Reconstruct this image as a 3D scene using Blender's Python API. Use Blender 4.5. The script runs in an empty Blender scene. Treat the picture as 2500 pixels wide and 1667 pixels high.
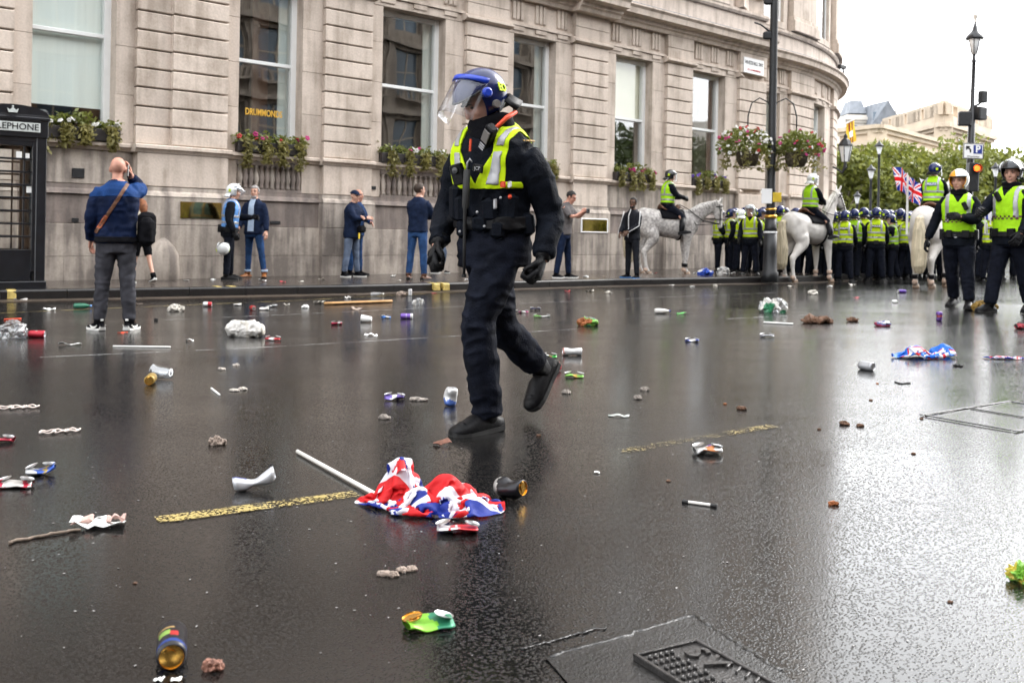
import bpy, math, random
import numpy as np
from mathutils import Vector, Matrix

# ------------------------------------------------------------------ camera, world, sun, exposure
scene = bpy.context.scene
COL = scene.collection
R = math.radians
F, CX, HY, ROLL, CAMZ = 2430.0, 1250.0, 570.0, R(0.99), 1.0
cam_d = bpy.data.cameras.new("camera")
cam = bpy.data.objects.new("camera", cam_d)
COL.objects.link(cam)
cs, sn = math.cos(ROLL), math.sin(ROLL)
cam.matrix_world = Matrix(((cs, -sn, 0, 0), (0, 0, -1, 0), (sn, cs, 0, CAMZ), (0, 0, 0, 1)))
cam_d.sensor_width = 36.0
cam_d.lens = F * 36.0 / 2500.0
cam_d.shift_y = -(833.5 - HY) / 2500.0
cam_d.clip_start = 0.05
cam_d.clip_end = 2000
cam_d.dof.use_dof = True
cam_d.dof.focus_distance = 4.9
cam_d.dof.aperture_fstop = 5.6
scene.camera = cam

world = bpy.data.worlds.new("World")
scene.world = world
world.use_nodes = True
wn, wl = world.node_tree.nodes, world.node_tree.links
wn.clear()
sky = wn.new("ShaderNodeTexSky")
sky.sky_type = 'NISHITA'
sky.sun_disc = False
SUN_EL, SUN_AZ = R(34), R(52)          # azimuth measured from +Y towards +X
sky.sun_elevation = SUN_EL
sky.sun_rotation = SUN_AZ
sky.air_density, sky.dust_density, sky.ozone_density = 1.0, 6.0, 1.0
hsv = wn.new("ShaderNodeHueSaturation")
hsv.inputs["Saturation"].default_value = 0.16       # overcast: the blue is gone
mixw = wn.new("ShaderNodeMix")
mixw.data_type = 'RGBA'
mixw.inputs["Factor"].default_value = 0.62          # the even cloud deck
mixw.inputs["B"].default_value = (23.0, 23.4, 24.0, 1)
bg = wn.new("ShaderNodeBackground")
bg.inputs["Strength"].default_value = 0.10
wo = wn.new("ShaderNodeOutputWorld")
wl.new(sky.outputs[0], hsv.inputs["Color"])
wl.new(hsv.outputs[0], mixw.inputs["A"])
wl.new(mixw.outputs["Result"], bg.inputs["Color"])
wl.new(bg.outputs[0], wo.inputs["Surface"])

sun_d = bpy.data.lights.new("sun", 'SUN')
sun_d.energy = 1.4
sun_d.angle = R(28)
sun_d.color = (1.0, 0.965, 0.92)
sun = bpy.data.objects.new("sun", sun_d)
COL.objects.link(sun)
sd = Vector((math.sin(SUN_AZ) * math.cos(SUN_EL), math.cos(SUN_AZ) * math.cos(SUN_EL), math.sin(SUN_EL)))
sun.rotation_euler = sd.to_track_quat('Z', 'Y').to_euler()
sun.location = (20, -10, 30)

vs = scene.view_settings
vs.view_transform = 'Standard'
vs.look = 'None'
vs.exposure = 1.22
vs.gamma = 1.0
vs.use_curve_mapping = False
scene.render.engine = 'CYCLES'
scene.cycles.use_denoising = True
scene.cycles.max_bounces = 6
scene.cycles.diffuse_bounces = 3
scene.cycles.glossy_bounces = 3
scene.cycles.use_adaptive_sampling = True
scene.cycles.adaptive_threshold = 0.03
scene.cycles.transparent_max_bounces = 12
scene.cycles.sample_clamp_indirect = 6.0
scene.cycles.caustics_reflective = False
scene.cycles.caustics_refractive = False

random.seed(7)
RNG = np.random.default_rng(11)

# ------------------------------------------------------------------ pixel <-> place helpers
def ray(x, y):
    a, b = (x - CX) / F, -(y - HY) / F
    return np.array([a * cs - b * sn, 1.0, a * sn + b * cs])
def at(x, y, Y):                       # the point on the sight line through (x, y) that is Y metres deep
    d = ray(x, y)
    return np.array([d[0] * Y, Y, CAMZ + d[2] * Y])
def smooth(x, a, b):
    t = np.clip((x - a) / (b - a), 0, 1)
    return t * t * (3 - 2 * t)
KD = np.array([.766, .643]); KN = np.array([-.643, .766])
def gz(X, Y):                          # the gently cambered carriageway
    u = X * KD[0] + Y * KD[1]
    v = X * KN[0] + Y * KN[1]
    return -.06 * smooth(v, 7, 11) + .09 * smooth(u, 5, 12) * (1 - smooth(v, 8, 13))
def ground(x, y, h=0.0):               # where the sight line meets the road (h metres above it)
    d = ray(x, y)
    Y = (h - CAMZ) / d[2]
    for _ in range(25):
        Y = .5 * Y + .5 * (gz(d[0] * Y, Y) + h - CAMZ) / d[2]
    return np.array([d[0] * Y, Y, gz(d[0] * Y, Y) + h])

# ------------------------------------------------------------------ object helpers
def link(o, parent=None):
    COL.objects.link(o)
    if parent is not None:
        o.parent = parent
    return o
def tag(o, label=None, cat=None, group=None, kind=None):
    if label: o["label"] = label
    if cat: o["category"] = cat
    if group: o["group"] = group
    if kind: o["kind"] = kind
    return o
def empty(name, loc=(0, 0, 0), rz=0.0, label=None, cat=None, group=None, parent=None):
    o = bpy.data.objects.new(name, None)
    o.empty_display_size = .2
    o.location = [float(c) for c in loc]
    o.rotation_euler = (0, 0, rz)
    link(o, parent)
    return tag(o, label, cat, group)
def mesh(name, V, Fc, mats, smoothed=False, midx=None):
    me = bpy.data.meshes.new(name)
    V = np.asarray(V, float)
    me.from_pydata([tuple(v) for v in V.tolist()], [], [tuple(int(i) for i in f) for f in Fc])
    for m in (mats if isinstance(mats, (list, tuple)) else [mats]):
        me.materials.append(m)
    if midx is not None:
        me.polygons.foreach_set("material_index", np.asarray(midx, dtype=np.int32))
    if smoothed:
        me.polygons.foreach_set("use_smooth", np.ones(len(me.polygons), dtype=bool))
    me.update()
    return me
def obj(name, VF, mats, parent=None, smoothed=False, midx=None, loc=None, rot=None):
    o = bpy.data.objects.new(name, mesh(name, VF[0], VF[1], mats, smoothed, midx))
    link(o, parent)
    if loc is not None: o.location = [float(c) for c in loc]
    if rot is not None: o.rotation_euler = rot
    return o
def obj_me(name, me, parent=None, loc=None, rot=None):
    o = bpy.data.objects.new(name, me)
    link(o, parent)
    if loc is not None: o.location = [float(c) for c in loc]
    if rot is not None: o.rotation_euler = rot
    return o
def copy_tree(o, parent=None):
    c = o.copy()
    COL.objects.link(c)
    c.parent = parent
    for ch in list(o.children):
        copy_tree(ch, c)
    return c

# ------------------------------------------------------------------ shapes: each returns (V, F)
def merge(*parts):
    V, Fc, n = [], [], 0
    for v, f in parts:
        v = np.asarray(v, float)
        V.append(v)
        Fc += [tuple(int(i) + n for i in q) for q in f]
        n += len(v)
    return np.vstack(V), Fc
def merge_m(parts):                    # [(VF, material index)] -> V, F, midx
    V, Fc = merge(*[p for p, _ in parts])
    return (V, Fc), [i for p, i in parts for _ in p[1]]
def box(c, s, rz=0.0):
    V = np.array([[x, y, z] for x in (-.5, .5) for y in (-.5, .5) for z in (-.5, .5)]) * np.array(s)
    if rz:
        k, q = math.cos(rz), math.sin(rz)
        V = V @ np.array([[k, q, 0], [-q, k, 0], [0, 0, 1]])
    return V + np.array(c), [(0, 1, 3, 2), (4, 6, 7, 5), (0, 4, 5, 1), (2, 3, 7, 6), (0, 2, 6, 4), (1, 5, 7, 3)]
def bbox(c, s, ch=.01, rz=0.0):        # chamfered box: the front and back edges taken off
    hx, hy, hz = np.array(s) / 2
    P = []
    for z, i in ((-hz, ch), (-hz + ch, 0), (hz - ch, 0), (hz, ch)):
        a, b = hx - i, hy - i
        P += [(-a + ch, -b, z), (a - ch, -b, z), (a, -b + ch, z), (a, b - ch, z), (a - ch, b, z), (-a + ch, b, z), (-a, b - ch, z), (-a, -b + ch, z)]
    V = np.array(P)
    Fc = [tuple(range(7, -1, -1)), tuple(range(24, 32))]
    for k in range(3):
        for j in range(8):
            Fc.append((k * 8 + j, k * 8 + (j + 1) % 8, k * 8 + 8 + (j + 1) % 8, k * 8 + 8 + j))
    if rz:
        k, q = math.cos(rz), math.sin(rz)
        V = V @ np.array([[k, q, 0], [-q, k, 0], [0, 0, 1]])
    return V + np.array(c), Fc
def loft(rings, cap=True, closed=True):
    n = len(rings[0])
    V = np.vstack(rings)
    Fc = []
    for i in range(len(rings) - 1):
        for j in range(n if closed else n - 1):
            k = (j + 1) % n
            Fc.append((i * n + j, i * n + k, (i + 1) * n + k, (i + 1) * n + j))
    if cap and closed:
        Fc.append(tuple(range(n - 1, -1, -1)))
        b = (len(rings) - 1) * n
        Fc.append(tuple(range(b, b + n)))
    return V, Fc
def lathe(prof, n=16, c=(0, 0, 0), cap=True):   # prof: [(r, z)]
    t = np.arange(n) * 2 * math.pi / n
    rings = [np.stack([r * np.cos(t), r * np.sin(t), np.full(n, z)], 1) + np.array(c) for r, z in prof]
    return loft(rings, cap)
def nrm(v):
    v = np.asarray(v, float)
    return v / (np.linalg.norm(v) + 1e-12)
def tube(pts, rad, n=8, cap=True, flat=None):   # pts list, rad scalar or list; flat=(axis vector, factor)
    P = np.asarray(pts, float)
    m = len(P)
    rad = np.full(m, rad) if np.isscalar(rad) else np.asarray(rad, float)
    T = np.gradient(P, axis=0)
    up = np.array([0, 0, 1.0]) if abs(nrm(T[0])[2]) < .9 else np.array([1.0, 0, 0])
    t = np.arange(n) * 2 * math.pi / n
    rings = []
    a = nrm(np.cross(T[0], up))
    for i in range(m):
        d = nrm(T[i])
        a = nrm(a - d * np.dot(a, d))
        b = np.cross(d, a)
        rings.append(P[i] + rad[i] * (np.outer(np.cos(t), a) + np.outer(np.sin(t), b)))
    return loft(rings, cap)
def ellipsoid(c, r, n=14, m=9, M=None):
    th = np.arange(n) * 2 * math.pi / n
    V = [(0, 0, -1)]
    for i in range(1, m):
        ph = -math.pi / 2 + math.pi * i / m
        V += [(math.cos(ph) * math.cos(a), math.cos(ph) * math.sin(a), math.sin(ph)) for a in th]
    V.append((0, 0, 1))
    V = np.array(V) * np.array(r)
    if M is not None: V = V @ np.asarray(M).T
    Fc = [(0, 1 + (j + 1) % n, 1 + j) for j in range(n)]
    for i in range(m - 2):
        for j in range(n):
            k = (j + 1) % n
            Fc.append((1 + i * n + j, 1 + i * n + k, 1 + (i + 1) * n + k, 1 + (i + 1) * n + j))
    b = 1 + (m - 2) * n
    Fc += [(b + j, b + (j + 1) % n, len(V) - 1) for j in range(n)]
    return V + np.array(c), Fc
def xf(VF, M=None, t=(0, 0, 0), s=1.0):
    V = np.asarray(VF[0], float) * s
    if M is not None: V = V @ np.asarray(M).T
    return V + np.array(t), VF[1]
def rot(ax, a):
    return np.array(Matrix.Rotation(a, 3, ax))
def frame(fwd, up=(0, 0, 1)):          # columns: right, forward, up
    f = nrm(fwd); r = nrm(np.cross(f, up)); u = np.cross(r, f)
    return np.stack([r, f, u], 1)
def prism(poly, y0, y1):               # polygon in (x, z), extruded along y
    n = len(poly)
    V = np.array([(x, y0, z) for x, z in poly] + [(x, y1, z) for x, z in poly])
    Fc = [tuple(range(n)), tuple(range(2 * n - 1, n - 1, -1))] + [(i, i + n, (i + 1) % n + n, (i + 1) % n) for i in range(n)]
    return V, Fc
def tri(Fc):
    out = []
    for f in Fc:
        for i in range(1, len(f) - 1): out.append((f[0], f[i], f[i + 1]))
    return np.array(out, dtype=np.int64).reshape(-1, 3)

def _hash(i, j, k, seed):
    h = (i * 374761393 + j * 668265263 + k * 2147483647 + seed * 1274126177) & 0xFFFFFFFF
    h = ((h ^ (h >> 13)) * 1274126177) & 0xFFFFFFFF
    return ((h ^ (h >> 16)) & 0xFFFF) / 65535.0
def noise(P, scale=1.0, seed=0):       # value noise, -1..1
    p = np.asarray(P, float) * scale
    i = np.floor(p).astype(np.int64); f = p - i
    f = f * f * (3 - 2 * f)
    r = 0
    for dx in (0, 1):
        for dy in (0, 1):
            for dz in (0, 1):
                w = (f[:, 0] if dx else 1 - f[:, 0]) * (f[:, 1] if dy else 1 - f[:, 1]) * (f[:, 2] if dz else 1 - f[:, 2])
                r = r + w * _hash(i[:, 0] + dx, i[:, 1] + dy, i[:, 2] + dz, seed)
    return r * 2 - 1
def vnormals(V, T):
    V = np.asarray(V); n = np.cross(V[T[:, 1]] - V[T[:, 0]], V[T[:, 2]] - V[T[:, 0]])
    N = np.zeros_like(V)
    for k in range(3): np.add.at(N, T[:, k], n)
    return N / (np.linalg.norm(N, axis=1, keepdims=True) + 1e-12)
WORK = bpy.data.scenes.new("work")      # modifiers are evaluated in a scene of their own, removed at the end
def evaluated(o):
    WORK.collection.objects.link(o)
    vl = WORK.view_layers[0]
    vl.update()
    return o.evaluated_get(vl.depsgraph)
def remesh(VF, voxel, iters=6, fac=.5):
    me = mesh("tmp", VF[0], VF[1], [])
    o = bpy.data.objects.new("tmp", me)
    m = o.modifiers.new("r", 'REMESH'); m.mode = 'VOXEL'; m.voxel_size = voxel; m.adaptivity = 0
    if iters:
        s = o.modifiers.new("s", 'SMOOTH'); s.iterations = iters; s.factor = fac
    e = evaluated(o)
    em = e.to_mesh()
    V = np.empty(len(em.vertices) * 3); em.vertices.foreach_get("co", V)
    Fc = [tuple(p.vertices) for p in em.polygons]
    e.to_mesh_clear()
    bpy.data.objects.remove(o); bpy.data.meshes.remove(me)
    return V.reshape(-1, 3), Fc
def clip(V, T, f):                     # keep the part of a triangle mesh where f >= 0 (f per vertex)
    V = np.asarray(V); V2 = [tuple(v) for v in V.tolist()]; out = []; cache = {}
    pos = f >= 0
    cnt = pos[T].sum(1)
    out = [tuple(t) for t in T[cnt == 3].tolist()]
    def cut(a, b):
        k = (a, b) if a < b else (b, a)
        if k not in cache:
            w = f[a] / (f[a] - f[b])
            cache[k] = len(V2); V2.append(tuple(V[a] + (V[b] - V[a]) * w))
        return cache[k]
    for t in T[(cnt > 0) & (cnt < 3)].tolist():
        q = []
        for i in range(3):
            a, b = t[i], t[(i + 1) % 3]
            if pos[a]: q.append(a)
            if pos[a] != pos[b]: q.append(cut(a, b))
        for i in range(1, len(q) - 1): out.append((q[0], q[i], q[i + 1]))
    V2 = np.array(V2); T2 = np.array(out, dtype=np.int64).reshape(-1, 3)
    if len(T2) == 0: return V2[:0], T2
    used, inv = np.unique(T2, return_inverse=True)
    return V2[used], inv.reshape(-1, 3)
def shell(V, T, d, thick):             # a skin lifted d off the surface and given thickness
    N = vnormals(V, T)
    n = len(V)
    A, B = V + N * d, V + N * (d - thick)
    Fc = [tuple(t) for t in T.tolist()] + [tuple(int(i) + n for i in t[::-1]) for t in T.tolist()]
    e = {}
    for t in T.tolist():
        for i in range(3):
            a, b = t[i], t[(i + 1) % 3]
            e[(a, b)] = 1
    for (a, b) in e:
        if (b, a) not in e: Fc.append((a, a + n, b + n, b))
    return np.vstack([A, B]), Fc
def text_mesh(s, size, mat, name, depth=.004, bold=0.0, align='CENTER'):
    cu = bpy.data.curves.new(name, 'FONT')
    cu.body = s; cu.size = size; cu.extrude = depth; cu.align_x = align; cu.align_y = 'CENTER'; cu.offset = bold
    cu.resolution_u = 3
    o = bpy.data.objects.new("tmp", cu)
    me = bpy.data.meshes.new_from_object(evaluated(o))
    bpy.data.objects.remove(o); bpy.data.curves.remove(cu)
    me.materials.clear(); me.materials.append(mat); me.name = name
    return me

# ------------------------------------------------------------------ materials
MAT = {}
def mat(name, col, rough=.6, metal=0.0, var=.12, scale=6.0, bump=0.0, bscale=None, spec=.5, coat=0.0, rnd=0.0, col2=None, stretch=None, sheen=0.0, detail=4.0, coords='Object'):
    m = bpy.data.materials.new(name); m.use_nodes = True
    nt = m.node_tree; N, L = nt.nodes, nt.links
    b = N["Principled BSDF"]
    b.inputs["Roughness"].default_value = rough
    b.inputs["Metallic"].default_value = metal
    b.inputs["Specular IOR Level"].default_value = spec
    b.inputs["Coat Weight"].default_value = coat
    b.inputs["Coat Roughness"].default_value = .08
    b.inputs["Sheen Weight"].default_value = sheen
    tc = N.new("ShaderNodeTexCoord")
    mp = N.new("ShaderNodeMapping")
    if stretch: mp.inputs["Scale"].default_value = stretch
    L.new(tc.outputs[coords], mp.inputs[0])
    nz = N.new("ShaderNodeTexNoise")
    nz.inputs["Scale"].default_value = scale; nz.inputs["Detail"].default_value = detail
    L.new(mp.outputs[0], nz.inputs["Vector"])
    rp = N.new("ShaderNodeValToRGB")
    c = np.array(col[:3]); c2 = np.array(col2[:3]) if col2 is not None else None
    rp.color_ramp.elements[0].position = .3; rp.color_ramp.elements[1].position = .7
    lo, hi = (c * (1 - var), np.clip(c * (1 + var), 0, 1)) if c2 is None else (c, c2)
    rp.color_ramp.elements[0].color = (*lo, 1); rp.color_ramp.elements[1].color = (*hi, 1)
    L.new(nz.outputs["Fac"], rp.inputs[0])
    out = rp.outputs[0]
    if rnd:
        oi = N.new("ShaderNodeObjectInfo")
        mr = N.new("ShaderNodeMapRange"); mr.inputs["To Min"].default_value = 1 - rnd; mr.inputs["To Max"].default_value = 1 + rnd
        L.new(oi.outputs["Random"], mr.inputs["Value"])
        mx = N.new("ShaderNodeMix"); mx.data_type = 'RGBA'; mx.blend_type = 'MULTIPLY'; mx.inputs["Factor"].default_value = 1
        L.new(out, mx.inputs["A"]); L.new(mr.outputs[0], mx.inputs["B"])
        out = mx.outputs["Result"]
    L.new(out, b.inputs["Base Color"])
    if bump:
        n2 = N.new("ShaderNodeTexNoise"); n2.inputs["Scale"].default_value = bscale or scale * 6; n2.inputs["Detail"].default_value = 3
        L.new(mp.outputs[0], n2.inputs["Vector"])
        bp = N.new("ShaderNodeBump"); bp.inputs["Strength"].default_value = bump; bp.inputs["Distance"].default_value = .01
        L.new(n2.outputs["Fac"], bp.inputs["Height"]); L.new(bp.outputs[0], b.inputs["Normal"])
    MAT[name] = m
    return m
def node_mat(name):
    m = bpy.data.materials.new(name); m.use_nodes = True; MAT[name] = m
    return m, m.node_tree.nodes, m.node_tree.links, m.node_tree.nodes["Principled BSDF"]
# ------------------------------------------------------------------ materials of the place
def stone_mat(name, col, dark, grime, streak, rough=.85):
    m, N, L, b = node_mat(name)
    tc = N.new("ShaderNodeTexCoord")
    n1 = N.new("ShaderNodeTexNoise"); n1.inputs["Scale"].default_value = 1.3; n1.inputs["Detail"].default_value = 6; n1.inputs["Roughness"].default_value = .62
    L.new(tc.outputs["Object"], n1.inputs["Vector"])
    mp = N.new("ShaderNodeMapping"); mp.inputs["Scale"].default_value = (3.2, 3.2, .35)
    L.new(tc.outputs["Object"], mp.inputs[0])
    n2 = N.new("ShaderNodeTexNoise"); n2.inputs["Scale"].default_value = 1.6; n2.inputs["Detail"].default_value = 5
    L.new(mp.outputs[0], n2.inputs["Vector"])
    n3 = N.new("ShaderNodeTexNoise"); n3.inputs["Scale"].default_value = 28; n3.inputs["Detail"].default_value = 4
    L.new(tc.outputs["Object"], n3.inputs["Vector"])
    r1 = N.new("ShaderNodeValToRGB")
    e = r1.color_ramp.elements
    e[0].position = .32; e[0].color = (*dark, 1); e[1].position = .62; e[1].color = (*col, 1)
    ad = N.new("ShaderNodeMath"); ad.operation = 'MULTIPLY_ADD'; ad.inputs[1].default_value = streak; 
    sub = N.new("ShaderNodeMath"); sub.operation = 'SUBTRACT'; sub.inputs[1].default_value = .5
    L.new(n2.outputs["Fac"], sub.inputs[0]); L.new(sub.outputs[0], ad.inputs[0])
    L.new(n1.outputs["Fac"], ad.inputs[2])
    a2 = N.new("ShaderNodeMath"); a2.operation = 'ADD'; a2.inputs[1].default_value = grime
    L.new(ad.outputs[0], a2.inputs[0]); L.new(a2.outputs[0], r1.inputs[0])
    oi = N.new("ShaderNodeObjectInfo")
    mr = N.new("ShaderNodeMapRange"); mr.inputs["To Min"].default_value = .93; mr.inputs["To Max"].default_value = 1.06
    L.new(oi.outputs["Random"], mr.inputs["Value"])
    mr3 = N.new("ShaderNodeMapRange"); mr3.inputs["From Min"].default_value = .3; mr3.inputs["From Max"].default_value = .7; mr3.inputs["To Min"].default_value = .9; mr3.inputs["To Max"].default_value = 1.07
    L.new(n3.outputs["Fac"], mr3.inputs["Value"])
    mu = N.new("ShaderNodeMath"); mu.operation = 'MULTIPLY'
    L.new(mr.outputs[0], mu.inputs[0]); L.new(mr3.outputs[0], mu.inputs[1])
    mx = N.new("ShaderNodeMix"); mx.data_type = 'RGBA'; mx.blend_type = 'MULTIPLY'; mx.inputs["Factor"].default_value = 1
    L.new(r1.outputs[0], mx.inputs["A"]); L.new(mu.outputs[0], mx.inputs["B"])
    L.new(mx.outputs["Result"], b.inputs["Base Color"])
    b.inputs["Roughness"].default_value = rough
    bp = N.new("ShaderNodeBump"); bp.inputs["Strength"].default_value = .25; bp.inputs["Distance"].default_value = .01
    L.new(n3.outputs["Fac"], bp.inputs["Height"]); L.new(bp.outputs[0], b.inputs["Normal"])
    return m
M_STONE = stone_mat("portland_stone", (.57, .485, .415), (.37, .305, .25), .05, 1.0)
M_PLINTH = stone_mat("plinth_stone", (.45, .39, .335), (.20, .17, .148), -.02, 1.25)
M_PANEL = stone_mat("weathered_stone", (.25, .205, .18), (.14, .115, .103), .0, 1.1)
M_FRAME = mat("white_paint", (.78, .79, .78), .4, var=.03)
M_LEAD = mat("lead_sheet", (.13, .15, .19), .5, var=.25, scale=3)
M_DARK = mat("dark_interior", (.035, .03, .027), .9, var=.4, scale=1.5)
M_BLIND = mat("pale_blind", (.86, .93, .89), .8, var=.04, scale=2, stretch=(6, 6, .2))
M_BLIND2 = mat("beige_blind", (.80, .78, .62), .8, var=.05, scale=2)
M_BRASS = mat("brass_plate", (.50, .36, .13), .12, 1.0, var=.15, scale=9)
M_BLACK = mat("black_gloss_paint", (.008, .009, .012), .28, var=.3, scale=8)
M_IRON = mat("black_iron", (.008, .009, .011), .5, var=.3, scale=12, bump=.1)
M_YEL = mat("yellow_road_paint", (.45, .34, .10), .5, var=.3, scale=20)
M_GOLD = mat("gold_leaf", (.75, .42, .08), .3, 1.0)
M_GOLDP = mat("gold_paint", (.85, .50, .07), .35)
M_WOOD = mat("brown_wood", (.12, .05, .025), .5, var=.3, scale=4, stretch=(1, 1, .2))
M_SIGNW = mat("sign_white", (.8, .8, .8), .4, var=.02)
M_SIGNB = mat("sign_blue", (.01, .03, .22), .4, var=.05)

def glass_mat(name, refl, tint=(1, 1, 1), rough=.015, wav=.0):
    m, N, L, b = node_mat(name)
    N.remove(b)
    out = N["Material Output"]
    tr = N.new("ShaderNodeBsdfTransparent"); tr.inputs[0].default_value = (*tint, 1)
    gl = N.new("ShaderNodeBsdfGlossy"); gl.inputs["Roughness"].default_value = rough
    fr = N.new("ShaderNodeFresnel")
    ge = N.new("ShaderNodeNewGeometry"); mi = N.new("ShaderNodeMapRange"); mi.inputs["To Min"].default_value = 1.5; mi.inputs["To Max"].default_value = 1 / 1.5
    L.new(ge.outputs["Backfacing"], mi.inputs["Value"]); L.new(mi.outputs[0], fr.inputs["IOR"])
    ad = N.new("ShaderNodeMath"); ad.operation = 'ADD'; ad.inputs[1].default_value = refl; ad.use_clamp = True
    L.new(fr.outputs[0], ad.inputs[0])
    mx = N.new("ShaderNodeMixShader")
    L.new(ad.outputs[0], mx.inputs[0]); L.new(tr.outputs[0], mx.inputs[1]); L.new(gl.outputs[0], mx.inputs[2])
    L.new(mx.outputs[0], out.inputs["Surface"])
    if wav:
        tc = N.new("ShaderNodeTexCoord"); nz = N.new("ShaderNodeTexNoise"); nz.inputs["Scale"].default_value = 1.1; nz.inputs["Detail"].default_value = 1
        L.new(tc.outputs["Object"], nz.inputs["Vector"])
        bp = N.new("ShaderNodeBump"); bp.inputs["Strength"].default_value = wav; bp.inputs["Distance"].default_value = .05
        L.new(nz.outputs["Fac"], bp.inputs["Height"]); L.new(bp.outputs[0], gl.inputs["Normal"])
    return m
M_GLASS = glass_mat("window_glass", .12, (.95, .96, .95), wav=.06)
M_GLASS2 = glass_mat("plain_window_glass", .02, (.98, .99, .985), wav=.04)
M_CLEAR = glass_mat("clear_glass", .03, (.93, .95, .95))
M_VISOR = glass_mat("clear_visor", .0, (.93, .94, .96), .03)
M_CUP = glass_mat("clear_plastic", .12, (.86, .88, .90), .12)

def road_mat():
    m, N, L, b = node_mat("wet_asphalt")
    tc = N.new("ShaderNodeTexCoord")
    big = N.new("ShaderNodeTexNoise"); big.inputs["Scale"].default_value = .55; big.inputs["Detail"].default_value = 5
    L.new(tc.outputs["Object"], big.inputs["Vector"])
    mp = N.new("ShaderNodeMapping"); mp.inputs["Rotation"].default_value = (0, 0, R(-41)); mp.inputs["Scale"].default_value = (.10, 1.5, 1)
    L.new(tc.outputs["Object"], mp.inputs[0])
    trk = N.new("ShaderNodeTexNoise"); trk.inputs["Scale"].default_value = 1.0; trk.inputs["Detail"].default_value = 3
    L.new(mp.outputs[0], trk.inputs["Vector"])
    agg = N.new("ShaderNodeTexVoronoi"); agg.inputs["Scale"].default_value = 115; agg.feature = 'F1'
    L.new(tc.outputs["Object"], agg.inputs["Vector"])
    fin = N.new("ShaderNodeTexNoise"); fin.inputs["Scale"].default_value = 140; fin.inputs["Detail"].default_value = 3
    L.new(tc.outputs["Object"], fin.inputs["Vector"])
    col = N.new("ShaderNodeValToRGB")
    e = col.color_ramp.elements
    e[0].position = .25; e[0].color = (.0018, .0018, .002, 1); e[1].position = .8; e[1].color = (.012, .0115, .011, 1)
    L.new(fin.outputs["Fac"], col.inputs[0])
    ton = N.new("ShaderNodeMapRange"); ton.inputs["From Min"].default_value = .3; ton.inputs["From Max"].default_value = .7; ton.inputs["To Min"].default_value = .75; ton.inputs["To Max"].default_value = 1.25
    L.new(big.outputs["Fac"], ton.inputs["Value"])
    mx = N.new("ShaderNodeMix"); mx.data_type = 'RGBA'; mx.blend_type = 'MULTIPLY'; mx.inputs["Factor"].default_value = 1
    L.new(col.outputs[0], mx.inputs["A"]); L.new(ton.outputs[0], mx.inputs["B"])
    L.new(mx.outputs["Result"], b.inputs["Base Color"])
    # the film of water: smoother in tracks and hollows
    s = N.new("ShaderNodeMath"); s.operation = 'ADD'
    L.new(big.outputs["Fac"], s.inputs[0]); L.new(trk.outputs["Fac"], s.inputs[1])
    rr = N.new("ShaderNodeMapRange"); rr.inputs["From Min"].default_value = .75; rr.inputs["From Max"].default_value = 1.25
    rr.inputs["To Min"].default_value = .03; rr.inputs["To Max"].default_value = .15
    L.new(s.outputs[0], rr.inputs["Value"])
    fr_ = N.new("ShaderNodeMapRange"); fr_.inputs["From Min"].default_value = .35; fr_.inputs["From Max"].default_value = .7; fr_.inputs["To Min"].default_value = 0; fr_.inputs["To Max"].default_value = .10
    L.new(fin.outputs["Fac"], fr_.inputs["Value"])
    ar = N.new("ShaderNodeMath"); ar.operation = 'ADD'
    L.new(rr.outputs[0], ar.inputs[0]); L.new(fr_.outputs[0], ar.inputs[1]); L.new(ar.outputs[0], b.inputs["Roughness"])
    b.inputs["Specular IOR Level"].default_value = .5
    dom = N.new("ShaderNodeMapRange"); dom.interpolation_type = 'SMOOTHSTEP'      # stone tops standing out of the water film
    dom.inputs["From Min"].default_value = .12; dom.inputs["From Max"].default_value = .52; dom.inputs["To Min"].default_value = 1; dom.inputs["To Max"].default_value = 0
    L.new(agg.outputs["Distance"], dom.inputs["Value"])
    h = N.new("ShaderNodeMath"); h.operation = 'MULTIPLY_ADD'; h.inputs[1].default_value = .35
    L.new(fin.outputs["Fac"], h.inputs[0]); L.new(dom.outputs[0], h.inputs[2])
    st = N.new("ShaderNodeMapRange"); st.inputs["From Min"].default_value = .75; st.inputs["From Max"].default_value = 1.25
    st.inputs["To Min"].default_value = .5; st.inputs["To Max"].default_value = 1.0
    L.new(s.outputs[0], st.inputs["Value"])
    bp = N.new("ShaderNodeBump"); bp.inputs["Distance"].default_value = .0011
    L.new(st.outputs[0], bp.inputs["Strength"]); L.new(h.outputs[0], bp.inputs["Height"])
    L.new(bp.outputs[0], b.inputs["Normal"])
    return m
M_ROAD = road_mat()
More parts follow.
